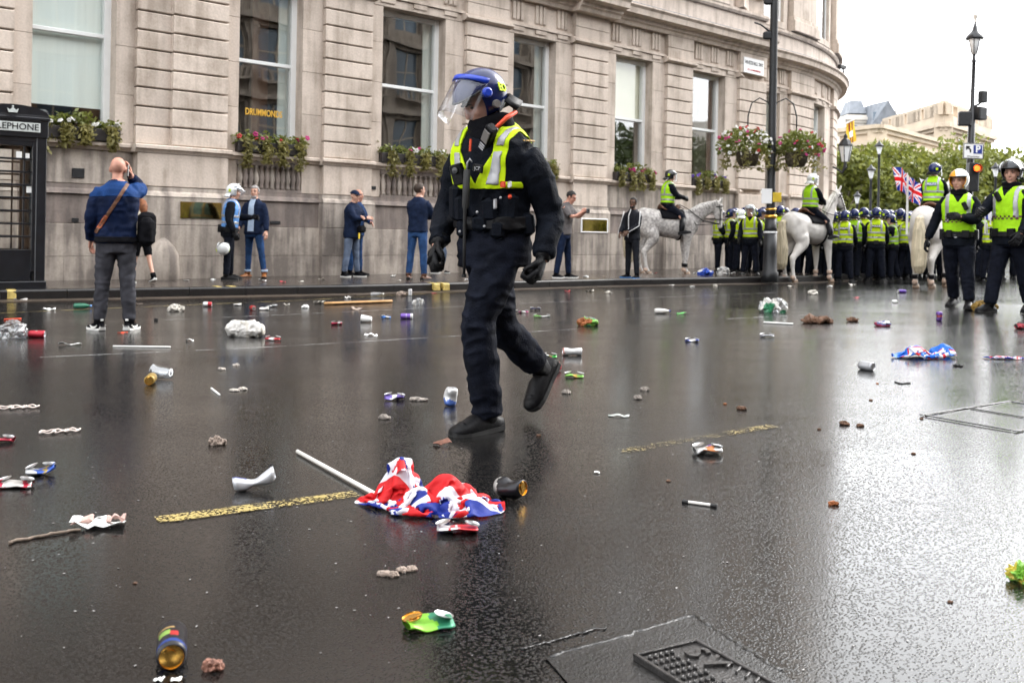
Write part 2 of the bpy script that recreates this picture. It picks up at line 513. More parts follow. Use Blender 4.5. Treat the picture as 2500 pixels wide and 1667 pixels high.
def paint_mat(name, c, keep):
    m, N, L, b = node_mat(name)
    tc = N.new("ShaderNodeTexCoord")
    nz = N.new("ShaderNodeTexNoise"); nz.inputs["Scale"].default_value = 105; nz.inputs["Detail"].default_value = 3
    L.new(tc.outputs["Object"], nz.inputs["Vector"])
    n2 = N.new("ShaderNodeTexNoise"); n2.inputs["Scale"].default_value = 5; n2.inputs["Detail"].default_value = 2
    L.new(tc.outputs["Object"], n2.inputs["Vector"])
    ad = N.new("ShaderNodeMath"); ad.operation = 'MULTIPLY_ADD'; ad.inputs[1].default_value = .5
    L.new(n2.outputs["Fac"], ad.inputs[0]); L.new(nz.outputs["Fac"], ad.inputs[2])
    rp = N.new("ShaderNodeValToRGB")
    e = rp.color_ramp.elements
    e[0].position = keep; e[0].color = (*[q * .6 for q in c], 1); e[1].position = keep + .06; e[1].color = (*c, 1)
    L.new(ad.outputs[0], rp.inputs[0]); L.new(rp.outputs[0], b.inputs["Base Color"])
    b.inputs["Roughness"].default_value = .28
    al = N.new("ShaderNodeMapRange"); al.inputs["From Min"].default_value = keep; al.inputs["From Max"].default_value = keep + .06
    L.new(ad.outputs[0], al.inputs["Value"]); L.new(al.outputs[0], b.inputs["Alpha"])
    bp = N.new("ShaderNodeBump"); bp.inputs["Distance"].default_value = .003; bp.inputs["Strength"].default_value = .5
    L.new(nz.outputs["Fac"], bp.inputs["Height"]); L.new(bp.outputs[0], b.inputs["Normal"])
    return m
M_YPAINT = paint_mat("worn_yellow_paint", (.36, .28, .095), .74)
M_YPAINT2 = paint_mat("very_worn_yellow_paint", (.30, .23, .08), .83)
M_WPAINT = paint_mat("worn_white_paint", (.36, .36, .36), .78)
M_PAVE = mat("wet_paving", (.045, .037, .032), .18, var=.35, scale=3.0, bump=.25, bscale=50)
M_KERB = mat("wet_kerb_granite", (.011, .010, .010), .35, var=.4, scale=14, bump=.25, bscale=60, rnd=.2)
M_GUTTER = mat("gutter_stone", (.085, .066, .052), .3, var=.35, scale=6, bump=.2, bscale=50, rnd=.12)

# ------------------------------------------------------------------ ground
ax = np.concatenate([-np.geomspace(700, 16, 14), np.arange(-15, 31, .75), np.geomspace(32, 700, 14)])
ay = np.concatenate([-np.geomspace(500, 3, 12), np.arange(-2, 36, .75), np.geomspace(37, 900, 14)])
GX, GY = np.meshgrid(ax, ay)
GV = np.stack([GX.ravel(), GY.ravel(), gz(GX, GY).ravel()], 1)
nx_, ny_ = len(ax), len(ay)
GF = [(j * nx_ + i, j * nx_ + i + 1, (j + 1) * nx_ + i + 1, (j + 1) * nx_ + i) for j in range(ny_ - 1) for i in range(nx_ - 1)]
tag(obj("road", (GV, GF), M_ROAD, smoothed=True), kind="structure")

def strip(pts, w, h, seg=.4):          # a ribbon of paint w wide lying h above the road
    P = [np.asarray(p[:2], float) for p in pts]
    Q = []
    for a, b2 in zip(P[:-1], P[1:]):
        n = max(1, int(np.linalg.norm(b2 - a) / seg))
        Q += [a + (b2 - a) * i / n for i in range(n)]
    Q.append(P[-1]); Q = np.array(Q)
    T = np.gradient(Q, axis=0); T /= np.linalg.norm(T, axis=1, keepdims=True)
    Nn = np.stack([-T[:, 1], T[:, 0]], 1)
    A, B = Q + Nn * w / 2, Q - Nn * w / 2
    V = np.vstack([np.c_[A, gz(A[:, 0], A[:, 1]) + h], np.c_[B, gz(B[:, 0], B[:, 1]) + h]])
    n = len(Q)
    return V, [(n + i, n + i + 1, i + 1, i) for i in range(n - 1)]
def marking(name, px, w, m, h=.004):
    return tag(obj(name, strip([ground(*p) for p in px], w, h), m), kind="structure")
marking("yellow_centre_dash", [(383, 1271), (872, 1206)], .085, M_YPAINT)
marking("yellow_centre_dash", [(1515, 1104), (1700, 1071), (1890, 1040)], .085, M_YPAINT2)
marking("white_lane_line", [(395, 782), (800, 764), (1260, 742), (1420, 735), (1690, 723), (2080, 707)], .05, M_WPAINT)
marking("white_lane_line", [(95, 873), (600, 851), (1060, 824), (1420, 803)], .045, M_WPAINT)
marking("white_lane_line", [(1775, 779), (2000, 768)], .07, M_WPAINT)

# ------------------------------------------------------------------ kerb, gutter, pavement
KH = .15
kp = [ground(x, y, KH)[:2] for x, y in ((0, 709), (850, 697), (1500, 681.5), (1902, 676))]
kp = [kp[0] + (kp[0] - kp[1]) * .9] + kp
d_last = nrm(kp[-1] - kp[-2])
ang = math.atan2(d_last[1], d_last[0])
q = kp[-1].copy()
for k in range(14):                     # round the corner with the building
    ang += R(5.5); q = q + np.array([math.cos(ang), math.sin(ang)]) * 1.3
    kp.append(q.copy())
for k in range(4):
    q = q + np.array([math.cos(ang), math.sin(ang)]) * 6; kp.append(q.copy())
KP = []
for a, b2 in zip(kp[:-1], kp[1:]):
    n = max(1, int(round(np.linalg.norm(b2 - a) / .92)))
    KP += [a + (b2 - a) * i / n for i in range(n)]
KP.append(kp[-1]); KP = np.array(KP)
kt = np.gradient(KP, axis=0); kt /= np.linalg.norm(kt, axis=1, keepdims=True)
kn = np.stack([-kt[:, 1], kt[:, 0]], 1)     # towards the building
def kz(p): return gz(p[0], p[1])
pave_V = np.vstack([np.c_[KP + kn * .29, [kz(p) + KH - .004 for p in KP]], np.c_[KP + kn * 3.2, [kz(p) + KH + .012 for p in KP]], np.c_[KP + kn * 7.5, [kz(p) + KH + .03 for p in KP]]])
n = len(KP)
pave_F = [(r * n + i, r * n + i + 1, (r + 1) * n + i + 1, (r + 1) * n + i) for r in range(2) for i in range(n - 1)]
pavement = tag(obj("pavement", (pave_V, pave_F), M_PAVE), kind="structure")
kerb = tag(empty("kerb"), kind="structure")
gutter = tag(empty("gutter"), kind="structure")
ymarks = [(18, 40), (531, 543), (564, 579), (1060, 1075), (1083, 1098), (-30, -8)]
for i in range(len(KP) - 1):
    a, b2 = KP[i], KP[i + 1]
    t = (b2 - a) / np.linalg.norm(b2 - a); nn = np.array([-t[1], t[0]])
    a2, b3 = a + t * .004, b2 - t * .004
    pr = [(0.0, -.25), (.006, KH - .02), (.02, KH), (.30, KH), (.30, -.25)]
    ring = lambda p: np.array([[*(p + nn * d), kz(p) + z] for d, z in pr])
    obj("kerb_stone", loft([ring(a2), ring(b3)]), M_KERB, kerb)
    if i < 34:
        pr2 = [(-.27, -.1), (-.27, .012), (-.004, .02), (-.004, -.1)]
        ring2 = lambda p: np.array([[*(p + nn * d), kz(p) + z] for d, z in pr2])
        obj("gutter_stone", loft([ring2(a2), ring2(b3)]), M_GUTTER, gutter)
for x0, x1 in ymarks:
    y0 = 709 - x0 * .0155
    A, B = ground(x0, y0, KH), ground(x1, 709 - x1 * .0155, KH)
    t = nrm((B - A)[:2]); nn = np.array([-t[1], t[0]])
    ring = lambda p: np.array([[*(p[:2] + nn * d), kz(p) + z] for d, z in [(-.004, .03), (.002, KH - .018), (.018, KH + .004), (.27, KH + .004), (.27, KH - .01), (.01, .03)]])
    tag(obj("yellow_kerb_mark", loft([ring(A), ring(B)]), M_YEL), kind="structure")
marking("yellow_edge_line", [(-250, 775), (0, 765), (380, 748), (700, 735), (1110, 714), (1400, 703)], .06, M_YPAINT)

# ------------------------------------------------------------------ the bank building
WA = R(43.1)
O2 = np.array([0, 23.4]); E2 = np.array([math.cos(WA), math.sin(WA)]); N2 = np.array([math.sin(WA), -math.cos(WA)])
UB, US, DS, RC = 10.5, 12.14, -.69, 15.0
def bp_(U, D, z):                       # facade coordinates -> building-local (x along the wall, -y out to the street)
    if U <= UB: return np.array([U, -D, z])
    s = U - US
    if s <= 0: return np.array([U, -(D + DS), z])
    t = s / RC
    c = np.array([US, -DS + RC])
    r = RC + D
    return np.array([c[0] + r * math.sin(t), c[1] - r * math.cos(t), z])
def to_world(p): return np.array([*(O2 + E2 * p[0] - N2 * p[1]), p[2]])
def upx(x, y=380):                      # pixel column -> U on the facade plane
    d = ray(x, y); tgt = d[0]
    lo, hi = -30.0, US + RC * R(50)
    for _ in range(60):
        m = (lo + hi) / 2; w = to_world(bp_(m, 0, 0))
        if w[0] / w[1] < tgt: lo = m
        else: hi = m
    return (lo + hi) / 2
def sweep(prof, U0, U1, cap=True):      # profile [(D, z)] carried along the facade
    n = 1 if U1 <= US else max(1, int(math.ceil((U1 - max(U0, US)) / .45)))
    us = [U0] + [U0 + (U1 - U0) * k / n for k in range(1, n + 1)]
    rings = [np.array([bp_(u, d, z) for d, z in prof]) for u in us]
    return loft(rings, cap)
bank = empty("bank_building", (*O2, 0), WA, "pale Portland stone bank building with banded pilasters and a rounded corner", "building")
def blk(D0, D1, z0, z1, ch=.012):
    return [(D0, z0), (D1 - ch, z0), (D1, z0 + ch), (D1, z1 - ch), (D1 - ch, z1), (D0, z1)]
BASE = -.3
ZS0, ZS1, ZW, ZT, ZA, ZC0, ZC1 = 2.29, 2.43, 2.43, 5.70, 5.88, 6.50, 7.05
TOP = 23.0
pitch = upx(930) - upx(580)
PIL = []                                # U0, U1, front layer U0f
for x0, x1, xf0 in ((325, 542, 408), (784, 899, 790), (1129, 1230, 1133), (1393, 1475, 1396), (1620, 1682, 1620), (1797, 1865, 1797), (1922, 1978, 1922), (2026, 2064, 2026)):
    PIL.append((upx(x0), min(upx(x1), UB - .02) if x1 == 1865 else upx(x1), upx(xf0)))
WIN = []
for x0, x1 in ((74, 279), (580, 735), (930, 1083), (1250, 1353), (1500, 1590), (1688, 1768), (1873, 1902), (1980, 2012)):
    WIN.append((upx(x0), upx(x1)))
WIN[6] = (UB + .35, WIN[6][1])
PIL = [(upx(25) - 2.0, upx(25), upx(25) - 1.9)] + PIL
w0 = WIN[0][1] - WIN[0][0]
WIN_L = [(PIL[0][0] - .5 - w0, PIL[0][0] - .5)]
PIL = [(WIN_L[0][0] - .5 - 1.6, WIN_L[0][0] - .5, WIN_L[0][0] - 2.0)] + PIL
ALLW = WIN_L + WIN
UL, UR = PIL[0][0] - 6, PIL[-1][1] + 9
# solid backing, with the window openings left out
core = []
edges = [UL] + [u for w in ALLW for u in w] + [UR]
for k in range(0, len(edges), 2):
    a, b2 = edges[k], edges[k + 1]
    if a < UB < b2:
        core.append(sweep([(-1.6, BASE), (-.06, BASE), (-.06, TOP), (-1.6, TOP)], a, UB))
        core.append(sweep([(-1.0, BASE), (-.06, BASE), (-.06, TOP), (-1.0, TOP)], UB + .001, b2))
    else:
        core.append(sweep([(-.6, BASE), (-.06, BASE), (-.06, TOP), (-.6, TOP)], a, b2))
for a, b2 in ALLW:
    core.append(sweep([(-.6, BASE), (-.06, BASE), (-.06, ZW - .005), (-.6, ZW - .005)], a, b2))
    core.append(sweep([(-.6, ZT), (-.06, ZT), (-.06, TOP), (-.6, TOP)], a, b2))
obj("wall", merge(*core), M_STONE, bank)
obj("roof", merge(sweep([(-16, TOP), (.2, TOP), (.2, TOP + .5), (-16, TOP + .5)], UL, UB), sweep([(-12, TOP), (.2, TOP), (.2, TOP + .5), (-12, TOP + .5)], UB + .01, UR)), M_LEAD, bank)
obj("rear_wall", sweep([(-16, BASE), (-15.7, BASE), (-15.7, TOP), (-16, TOP)], UL, UB), M_STONE, bank)
obj("end_wall", sweep([(-16, BASE), (-.1, BASE), (-.1, TOP), (-16, TOP)], UL - .3, UL), M_STONE, bank)
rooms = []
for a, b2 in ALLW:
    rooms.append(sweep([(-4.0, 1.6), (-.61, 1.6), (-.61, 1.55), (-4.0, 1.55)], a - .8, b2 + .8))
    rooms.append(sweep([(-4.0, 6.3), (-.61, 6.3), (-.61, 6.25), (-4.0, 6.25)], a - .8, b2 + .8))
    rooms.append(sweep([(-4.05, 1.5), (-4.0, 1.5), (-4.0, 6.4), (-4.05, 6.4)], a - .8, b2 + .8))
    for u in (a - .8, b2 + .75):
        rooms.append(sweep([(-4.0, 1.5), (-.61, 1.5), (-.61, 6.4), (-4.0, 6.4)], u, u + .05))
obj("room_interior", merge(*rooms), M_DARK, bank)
# pilasters: each banded course a stone of its own
NC = 10
hc = (5.74 - ZS1) / NC
for i, (a, b2, f0) in enumerate(PIL):
    for k in range(NC):
        z0 = ZS1 + k * hc + .012; z1 = ZS1 + (k + 1) * hc - .012
        obj("pilaster_stone", sweep(blk(-.055, .10, z0, z1, .016), a, b2), M_STONE, bank)
        if f0 - a > .2:
            obj("pilaster_stone", sweep(blk(.10, .20, z0, z1, .016), f0, b2 - .003), M_STONE, bank)
    D = .20 if f0 - a > .2 else .10
    # capital moulding, frieze blocks
    obj("capital_moulding", sweep([(-.05, 5.745), (D + .02, 5.745), (D + .10, 5.79), (D + .10, 5.84), (D + .03, 5.86), (D + .03, 5.89), (-.05, 5.89)], a - .09, b2 + .09), M_STONE, bank)
    for z0, z1 in ((5.895, 6.16), (6.17, ZC0 - .004)):
        obj("frieze_stone", sweep(blk(-.055, D + .01, z0, z1, .006), a, b2), M_STONE, bank)
    # pedestal and plinth
    obj("pedestal_stone", sweep(blk(-.055, D + .02, 1.71, ZS0 - .005, .01), a - .01, b2 + .01), M_STONE, bank)
    for z0, z1 in ((BASE, .49), (.494, 1.04), (1.044, 1.535)):
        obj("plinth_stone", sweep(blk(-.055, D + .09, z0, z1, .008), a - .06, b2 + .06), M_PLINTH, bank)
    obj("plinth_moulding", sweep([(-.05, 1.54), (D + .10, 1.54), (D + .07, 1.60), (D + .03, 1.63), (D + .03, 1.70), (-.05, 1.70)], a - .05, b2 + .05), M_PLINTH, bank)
    obj("sill_moulding", sweep([(-.05, ZS0), (D + .03, ZS0), (D + .06, ZS0 + .05), (D + .10, ZS0 + .07), (D + .10, ZS1 - .02), (D + .05, ZS1), (-.05, ZS1)], a - .07, b2 + .07), M_STONE, bank)
gaps = [(PIL[i][1] + .002, PIL[i + 1][0] - .002, ALLW[i]) for i in range(len(PIL) - 1)]
BAL = (2, 3, 4)
for i, (a, b2, (w0_, w1_)) in enumerate(gaps):
    if a < UB < b2: a = UB + .03
    # jambs of plain ashlar either side of the window
    for u0, u1 in ((a, w0_), (w1_, b2)):
        if u1 - u0 < .05: continue
        zz = ZS1 + .004
        while zz < ZT - .2:
            z1 = min(zz + .835, ZT)
            obj("ashlar_stone", sweep(blk(-.30 if u0 == a else -.30, 0.0, zz, z1 - .005, .004), u0 + .001, u1), M_STONE, bank)
            zz = z1
    obj("lintel", sweep(blk(-.30, .006, ZT + .002, ZA, .006), a, b2), M_STONE, bank)
    obj("frieze_panel", sweep(blk(-.055, -.02, ZA + .004, ZC0 - .003, .004), a, b2), M_STONE, bank)
    n = 3
    for k in range(n):                  # triglyph bars under the cornice
        u = a + (b2 - a) * (k + .5) / n
        for q in (-.13, 0, .13):
            obj("frieze_bar", sweep([(-.02, 6.02), (.0, 6.02), (.02, 6.05), (.02, ZC0 - .005), (-.02, ZC0 - .005)], u + q - .045, u + q + .045), M_STONE, bank)
        obj("gutta_block", sweep([(.0, ZA - .10), (.035, ZA - .10), (.045, ZA - .01), (.0, ZA - .01)], u - .18, u + .18), M_STONE, bank)
    obj("frieze_fillet", sweep([(-.02, ZA + .01), (.05, ZA + .01), (.05, ZA + .07), (-.02, ZA + .07)], a, b2), M_STONE, bank)
    # below the window
    for z0, z1 in ((BASE, .49), (.494, 1.04)):
        m_ = a + (b2 - a) * (.42 if z0 < 0 else .7)
        obj("plinth_stone", sweep(blk(-.055, .06, z0, z1, .006), a, m_ - .002), M_PLINTH, bank)
        obj("plinth_stone", sweep(blk(-.055, .06, z0, z1, .006), m_ + .002, b2), M_PLINTH, bank)
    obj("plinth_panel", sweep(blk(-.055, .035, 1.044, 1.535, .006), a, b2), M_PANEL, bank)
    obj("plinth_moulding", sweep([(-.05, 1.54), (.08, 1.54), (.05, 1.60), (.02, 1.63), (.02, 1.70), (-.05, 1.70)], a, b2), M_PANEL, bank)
    if i in BAL:
        for u0, u1 in ((a, w0_ - .02), (w1_ + .02, b2)):
            if u1 - u0 > .04: obj("pedestal_stone", sweep(blk(-.055, .0, 1.71, ZS0 - .004, .006), u0, u1), M_STONE, bank)
        obj("balustrade_rail", sweep([(-.05, 2.20), (.02, 2.20), (.02, ZS0 - .004), (-.05, ZS0 - .004)], w0_ - .015, w1_ + .015), M_PANEL, bank)
        obj("balustrade_base", sweep([(-.05, 1.705), (.02, 1.705), (.02, 1.76), (-.05, 1.76)], w0_ - .015, w1_ + .015), M_PANEL, bank)
        nb = 12
        for k in range(nb):
            u = w0_ + (w1_ - w0_) * (k + .5) / nb
            pr = [(.028, 0), (.05, .02), (.03, .06), (.045, .12), (.058, .19), (.05, .26), (.03, .34), (.027, .39), (.045, .42), (.03, .44)]
            obj("baluster", lathe([(r_, z_ + 1.76) for r_, z_ in pr], 8, tuple(bp_(u, -.012, 0))), M_PANEL if k % 3 else M_PLINTH, bank, True)
    else:
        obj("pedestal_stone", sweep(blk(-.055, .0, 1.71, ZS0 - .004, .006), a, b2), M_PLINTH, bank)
    obj("sill_moulding", sweep([(-.3, ZS0), (.03, ZS0), (.06, ZS0 + .05), (.10, ZS0 + .07), (.10, ZS1 - .02), (.05, ZS1), (-.3, ZS1)], a, b2), M_STONE, bank)
# cornice, stepped forward over the left-hand part, lead on top
def cornice(u0, u1, dx):
    obj("cornice", sweep([(-.05, ZC0), (.12 + dx, ZC0), (.16 + dx, ZC0 + .08), (.22 + dx, ZC0 + .12), (.24 + dx, ZC0 + .2), (.44 + dx, ZC0 + .24), (.46 + dx, ZC0 + .38), (.52 + dx, ZC0 + .44), (.52 + dx, ZC0 + .48), (-.05, ZC0 + .5)], u0, u1), M_STONE, bank)
    obj("lead_flashing", sweep([(-.05, ZC0 + .502), (.50 + dx, ZC0 + .482), (.50 + dx, ZC0 + .50), (.05, ZC1), (-.05, ZC1)], u0, u1), M_LEAD, bank)
p4 = PIL[5]
cornice(UL, p4[0] - .15, .0); cornice(p4[0] - .15, p4[1] + .15, .22); cornice(p4[1] + .15, UB, .0); cornice(UB + .01, UR, .0)
# upper storey
obj("blocking_course", merge(sweep(blk(-.05, .03, ZC1, 7.62, .01), UL, UB - .01), sweep(blk(-.05, .03, ZC1, 7.62, .01), UB, UR)), M_STONE, bank)
obj("string_course", merge(sweep([(-.05, 7.62), (.1, 7.62), (.14, 7.68), (.14, 7.76), (-.05, 7.8)], UL, UB - .01), sweep([(-.05, 7.62), (.1, 7.62), (.14, 7.68), (.14, 7.76), (-.05, 7.8)], UB, UR)), M_STONE, bank)
def pane_box(u0, u1, z0, z1, D):
    return sweep([(D - .006, z0), (D, z0), (D, z1), (D - .006, z1)], u0, u1)
for i, (a, b2) in enumerate(ALLW):
    for z0, z1 in ((8.0, 11.6), (13.0, 15.6)):
        if a < 2 and z0 < 9: continue
        u0, u1 = a + .06, b2 - .06
        fr = merge(sweep(blk(-.06, .0, z0, z1), u0, u0 + .1), sweep(blk(-.06, .0, z0, z1), u1 - .1, u1), sweep(blk(-.06, -.003, z1 - .1, z1), u0 + .1, u1 - .1), sweep(blk(-.06, -.003, z0, z0 + .1), u0 + .1, u1 - .1), sweep(blk(-.06, .004, (z0 + z1) / 2 - .04, (z0 + z1) / 2 + .04), u0 + .1, u1 - .1))
        w = obj("upper_window", fr, M_FRAME, bank)
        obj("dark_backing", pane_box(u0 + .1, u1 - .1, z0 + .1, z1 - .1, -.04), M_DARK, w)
        obj("pane", pane_box(u0 + .1, u1 - .1, z0 + .1, z1 - .1, -.025), M_GLASS, w)
        obj("window_surround", merge(sweep(blk(-.06, .10, z0 - .25, z1 + .1), u0 - .25, u0 - .02), sweep(blk(-.06, .10, z0 - .25, z1 + .1), u1 + .02, u1 + .25), sweep(blk(-.06, .14, z1 + .1, z1 + .4), u0 - .3, u1 + .3), sweep(blk(-.06, .16, z0 - .24, z0 - .02), u0 - .02, u1 + .02)), M_STONE, bank)
for a, b2, f0 in PIL[5:]:                # pilaster shafts of the upper storey
    obj("pilaster_base", merge(sweep(blk(-.05, .26, 7.8, 8.15), a - .1, b2 + .1), sweep(blk(-.05, .20, 8.15, 8.3), a - .05, b2 + .05)), M_STONE, bank)
    obj("pilaster_shaft", sweep(blk(-.05, .15, 8.3, 12.6, .03), a, b2), M_STONE, bank)
# sash windows
RAIL = [4.1] * len(ALLW); RAIL[1] = 4.26; RAIL[2] = 4.2
for i, (a, b2) in enumerate(ALLW):
    D = -.27; rz_ = RAIL[i]; fw = .075
    z0, z1 = ZW + .002, ZT - .002
    w = obj("window", merge(sweep(blk(D - .09, D, z0, z1), a, a + fw), sweep(blk(D - .09, D + .03, z0, z1), b2 - fw * 1.5, b2),
                            sweep(blk(D - .09, D - .004, z1 - .11, z1), a + fw, b2 - fw * 1.5), sweep(blk(D - .09, D - .004, z0, z0 + .1), a + fw, b2 - fw * 1.5)), M_FRAME, bank)
    obj("sash_rail", sweep(blk(D - .07, D + .01, rz_ - .04, rz_ + .035), a + fw + .001, b2 - fw * 1.5 - .001), M_FRAME, w)
    obj("pane", pane_box(a + fw, b2 - fw * 1.5, rz_ + .03, z1 - .1, D - .03), M_GLASS2 if i in (0, 1, 5, 8) else M_GLASS, w)
    obj("pane", pane_box(a + fw, b2 - fw * 1.5, z0 + .1, rz_ - .03, D - .05), M_GLASS2 if i in (0, 1) else M_GLASS, w)
    if i in (0, 1):
        obj("blind", sweep([(D - .14, 3.02), (D - .13, 3.02), (D - .13, z1), (D - .14, z1)], a + .03, b2 - .03), M_BLIND, w)
    elif i == 5:
        obj("blind", sweep([(D - .14, rz_ - .02), (D - .13, rz_ - .02), (D - .13, z1), (D - .14, z1)], a + .03, b2 - .03), M_BLIND2, w)
    elif i in (7, 8):
        obj("blind", sweep([(D - .14, rz_ - .02), (D - .13, rz_ - .02), (D - .13, z1), (D - .14, z1)], a + .03, b2 - .03), M_BLIND, w)
    else:
        obj("curtain", sweep([(D - .2, z0), (D - .17, z0), (D - .17, z1), (D - .2, z1)], b2 - .28, b2 - .06), M_BLIND if i < 5 else M_WOOD, w)
    if i in (2, 6):
        obj("inner_panel", sweep([(D - .6, z0), (D - .55, z0), (D - .55, z1), (D - .6, z1)], (a + b2) / 2 + .05, (a + b2) / 2 + .38), M_WOOD, w)
# gold lettering inside the second window
me = text_mesh("DRUMMONDS", .20, M_GOLDP, "gold_lettering", .004, .003)
wmid = (WIN[1][0] + WIN[1][1]) / 2
o = obj_me("gold_lettering", me, bank, bp_(wmid + .02, -.30, 3.24), (R(90), 0, 0)); o.scale = (.62, .9, 1)
# plaques and vents on the stone
def plate(name, x0, x1, z0, z1, D, m, rim=None):
    u0, u1 = upx(x0), upx(x1)
    p = obj(name, sweep(blk(D - .02, D + .02, z0, z1, .004), u0, u1), m, bank)
    if rim: obj("plaque_rim", merge(sweep(blk(D - .02, D + .028, z0 - .03, z0 - .001), u0 - .03, u1 + .03), sweep(blk(D - .02, D + .028, z1 + .001, z1 + .03), u0 - .03, u1 + .03), sweep(blk(D - .02, D + .028, z0, z1), u0 - .03, u0 - .001), sweep(blk(D - .02, D + .028, z0, z1), u1 + .001, u1 + .03)), rim, bank)
plate("brass_plaque", 425, 524, 1.17, 1.46, .29, M_BRASS)
plate("brass_plaque", 1409, 1470, 1.08, 1.38, .19, M_BRASS, M_SIGNW)
plate("vent_grille", 176, 206, 1.80, 1.96, .0, M_IRON)
plate("vent_grille", 896, 918, 1.86, 1.93, .0, M_IRON)
plate("vent_grille", 660, 684, 1.10, 1.16, .035, M_IRON)
plate("vent_grille", 176, 192, 1.06, 1.13, .035, M_IRON)
# stone guard at the foot of the first pilaster
gu = upx(385)
gp = lathe([(.34, BASE), (.33, .3), (.31, .52), (.24, .66), (.12, .82), (.02, .95)], 14, tuple(bp_(gu, .17, 0)))
obj("corner_guard", gp, M_PLINTH, bank, True)
# street name plate
sgn = empty("street_name_plate", to_world(bp_(9.9, .12, 6.2)), WA, "white street name plate on the stone above the banded pilaster", "sign")
sw = UB - .25 - upx(1803)
obj("plate", bbox((0, 0, 0), (sw, .02, .46), .004), M_SIGNW, sgn)
me = text_mesh("WHITEHALL SW1", .16, MAT["black_gloss_paint"], "street_name", .003, .002)
o = obj_me("street_name", me, sgn, (0, -.013, .08), (R(90), 0, 0)); o.scale = (.78, 1, 1)
me = text_mesh("CITY OF WESTMINSTER", .085, mat("sign_red", (.5, .02, .02), .4), "borough_name", .003)
o = obj_me("borough_name", me, sgn, (0, -.013, -.13), (R(90), 0, 0)); o.scale = (.78, 1, 1)
sgn.location = to_world(bp_(upx(1803) + sw / 2, .13, 6.14))
# ------------------------------------------------------------------ leaves
def leaf_mat(name, c1, c2):
    m, N, L, b = node_mat(name)
    tc = N.new("ShaderNodeTexCoord"); nz = N.new("ShaderNodeTexNoise"); nz.inputs["Scale"].default_value = 1.4; nz.inputs["Detail"].default_value = 8; nz.inputs["Roughness"].default_value = .75
    L.new(tc.outputs["Object"], nz.inputs["Vector"])
    rp = N.new("ShaderNodeValToRGB"); e = rp.color_ramp.elements
    e[0].position = .35; e[0].color = (*c1, 1); e[1].position = .65; e[1].color = (*c2, 1)
    L.new(nz.outputs["Fac"], rp.inputs[0]); L.new(rp.outputs[0], b.inputs["Base Color"])
    b.inputs["Roughness"].default_value = .55
    tl = N.new("ShaderNodeBsdfTranslucent"); mx = N.new("ShaderNodeMixShader"); mx.inputs[0].default_value = .3
    L.new(rp.outputs[0], tl.inputs[0]); L.new(b.outputs[0], mx.inputs[1]); L.new(tl.outputs[0], mx.inputs[2])
    L.new(mx.outputs[0], N["Material Output"].inputs["Surface"])
    return m
M_LEAF = leaf_mat("plane_tree_leaves", (.06, .085, .016), (.26, .27, .045))
M_LEAF2 = leaf_mat("dark_leaves", (.03, .05, .014), (.09, .12, .03))
M_BARK = mat("bark", (.10, .08, .06), .9, var=.4, scale=8, bump=.4)
def leaves(centres, size, rng, flat=.35, n=4):
    C = np.asarray(centres); k = len(C)
    a = rng.normal(size=(k, 3)); a /= np.linalg.norm(a, axis=1, keepdims=True)
    b = rng.normal(size=(k, 3)); b -= a * (a * b).sum(1, keepdims=True); b /= np.linalg.norm(b, axis=1, keepdims=True)
    s = size * rng.uniform(.6, 1.4, (k, 1))
    V = np.stack([C - a * s, C + b * s * .45, C + a * s, C - b * s * .45], 1).reshape(-1, 3)
    return V, [(4 * i, 4 * i + 1, 4 * i + 2, 4 * i + 3) for i in range(k)]
def tree(base, h, w, n, size, seed, label, group, leafm, crown0=.25):
    rng = np.random.default_rng(seed)
    t = empty("plane_tree", base, 0, label, "tree", group)
    zc = h * crown0
    tips = [np.array([rng.normal() * w * .25, rng.normal() * w * .25, rng.uniform(zc + .1 * h, h * .85)]) for _ in range(7)]
    tr = [tube([(0, 0, -.2), (.05, 0, zc * .6), (0, .05, zc + .1 * h)], [h * .028, h * .022, h * .018], 8)]
    for p in tips: tr.append(tube([(0, .02, zc * .8), p * np.array([.45, .45, .6]), p], [h * .014, h * .009, h * .003], 5))
    obj("trunk", merge(*tr), M_BARK, t, True)
    P = []
    nl = 16
    for k in range(nl):
        zz = rng.uniform(zc, h * .93); rr = w * .5 * math.sin(math.pi * np.clip((zz - zc * .7) / (h * 1.02 - zc * .7), .05, .95)) ** .6
        an = rng.uniform(0, 6.28); c = np.array([math.cos(an) * rr * rng.uniform(.3, .85), math.sin(an) * rr * rng.uniform(.3, .85), zz])
        rad = w * rng.uniform(.15, .26)
        d = rng.normal(size=(n // nl, 3)); d /= np.linalg.norm(d, axis=1, keepdims=True)
        P.append(c + d * rad * rng.uniform(.45, 1.08, (n // nl, 1)) * np.array([1, 1, .8]))
    P = np.vstack(P)
    obj("crown", leaves(P, size, rng), leafm, t)
    return t
spots = [(1962, 84, 9.0, 9, 'dense'), (2035, 80, 9.3, 9, 'dense'), (2105, 90, 10.2, 10, 'broad'), (2165, 84, 11.0, 9, 'broad'), (2235, 88, 11.4, 10, 'broad'), (2300, 82, 10.6, 9, 'broad'), (2365, 88, 10.3, 9, 'dense'), (2430, 84, 9.4, 9, 'dense'), (2495, 90, 10.6, 10, 'dense'), (2565, 86, 10, 9, 'dense')]
TL = {0: "plane tree mostly hidden behind the rounded stone corner", 1: "plane tree beside the wall lantern at the rounded corner", 2: "plane tree directly behind the two far lamp posts", 6: "plane tree behind the parking sign and red signal", 7: "low plane tree behind the lamp post by the black-helmeted officer", 8: "plane tree beyond the helmet of the officer with raised visor"}
for i, (x, Y, h, w, k) in enumerate(spots):
    p = at(x, 560, Y); p[2] = gz(p[0], p[1])
    tree(p, h * .87, w, 5600, .27, 100 + i, TL.get(i, "leafy yellow-green plane tree in the row below the cream building"), "plane trees across the square", M_LEAF, .12)

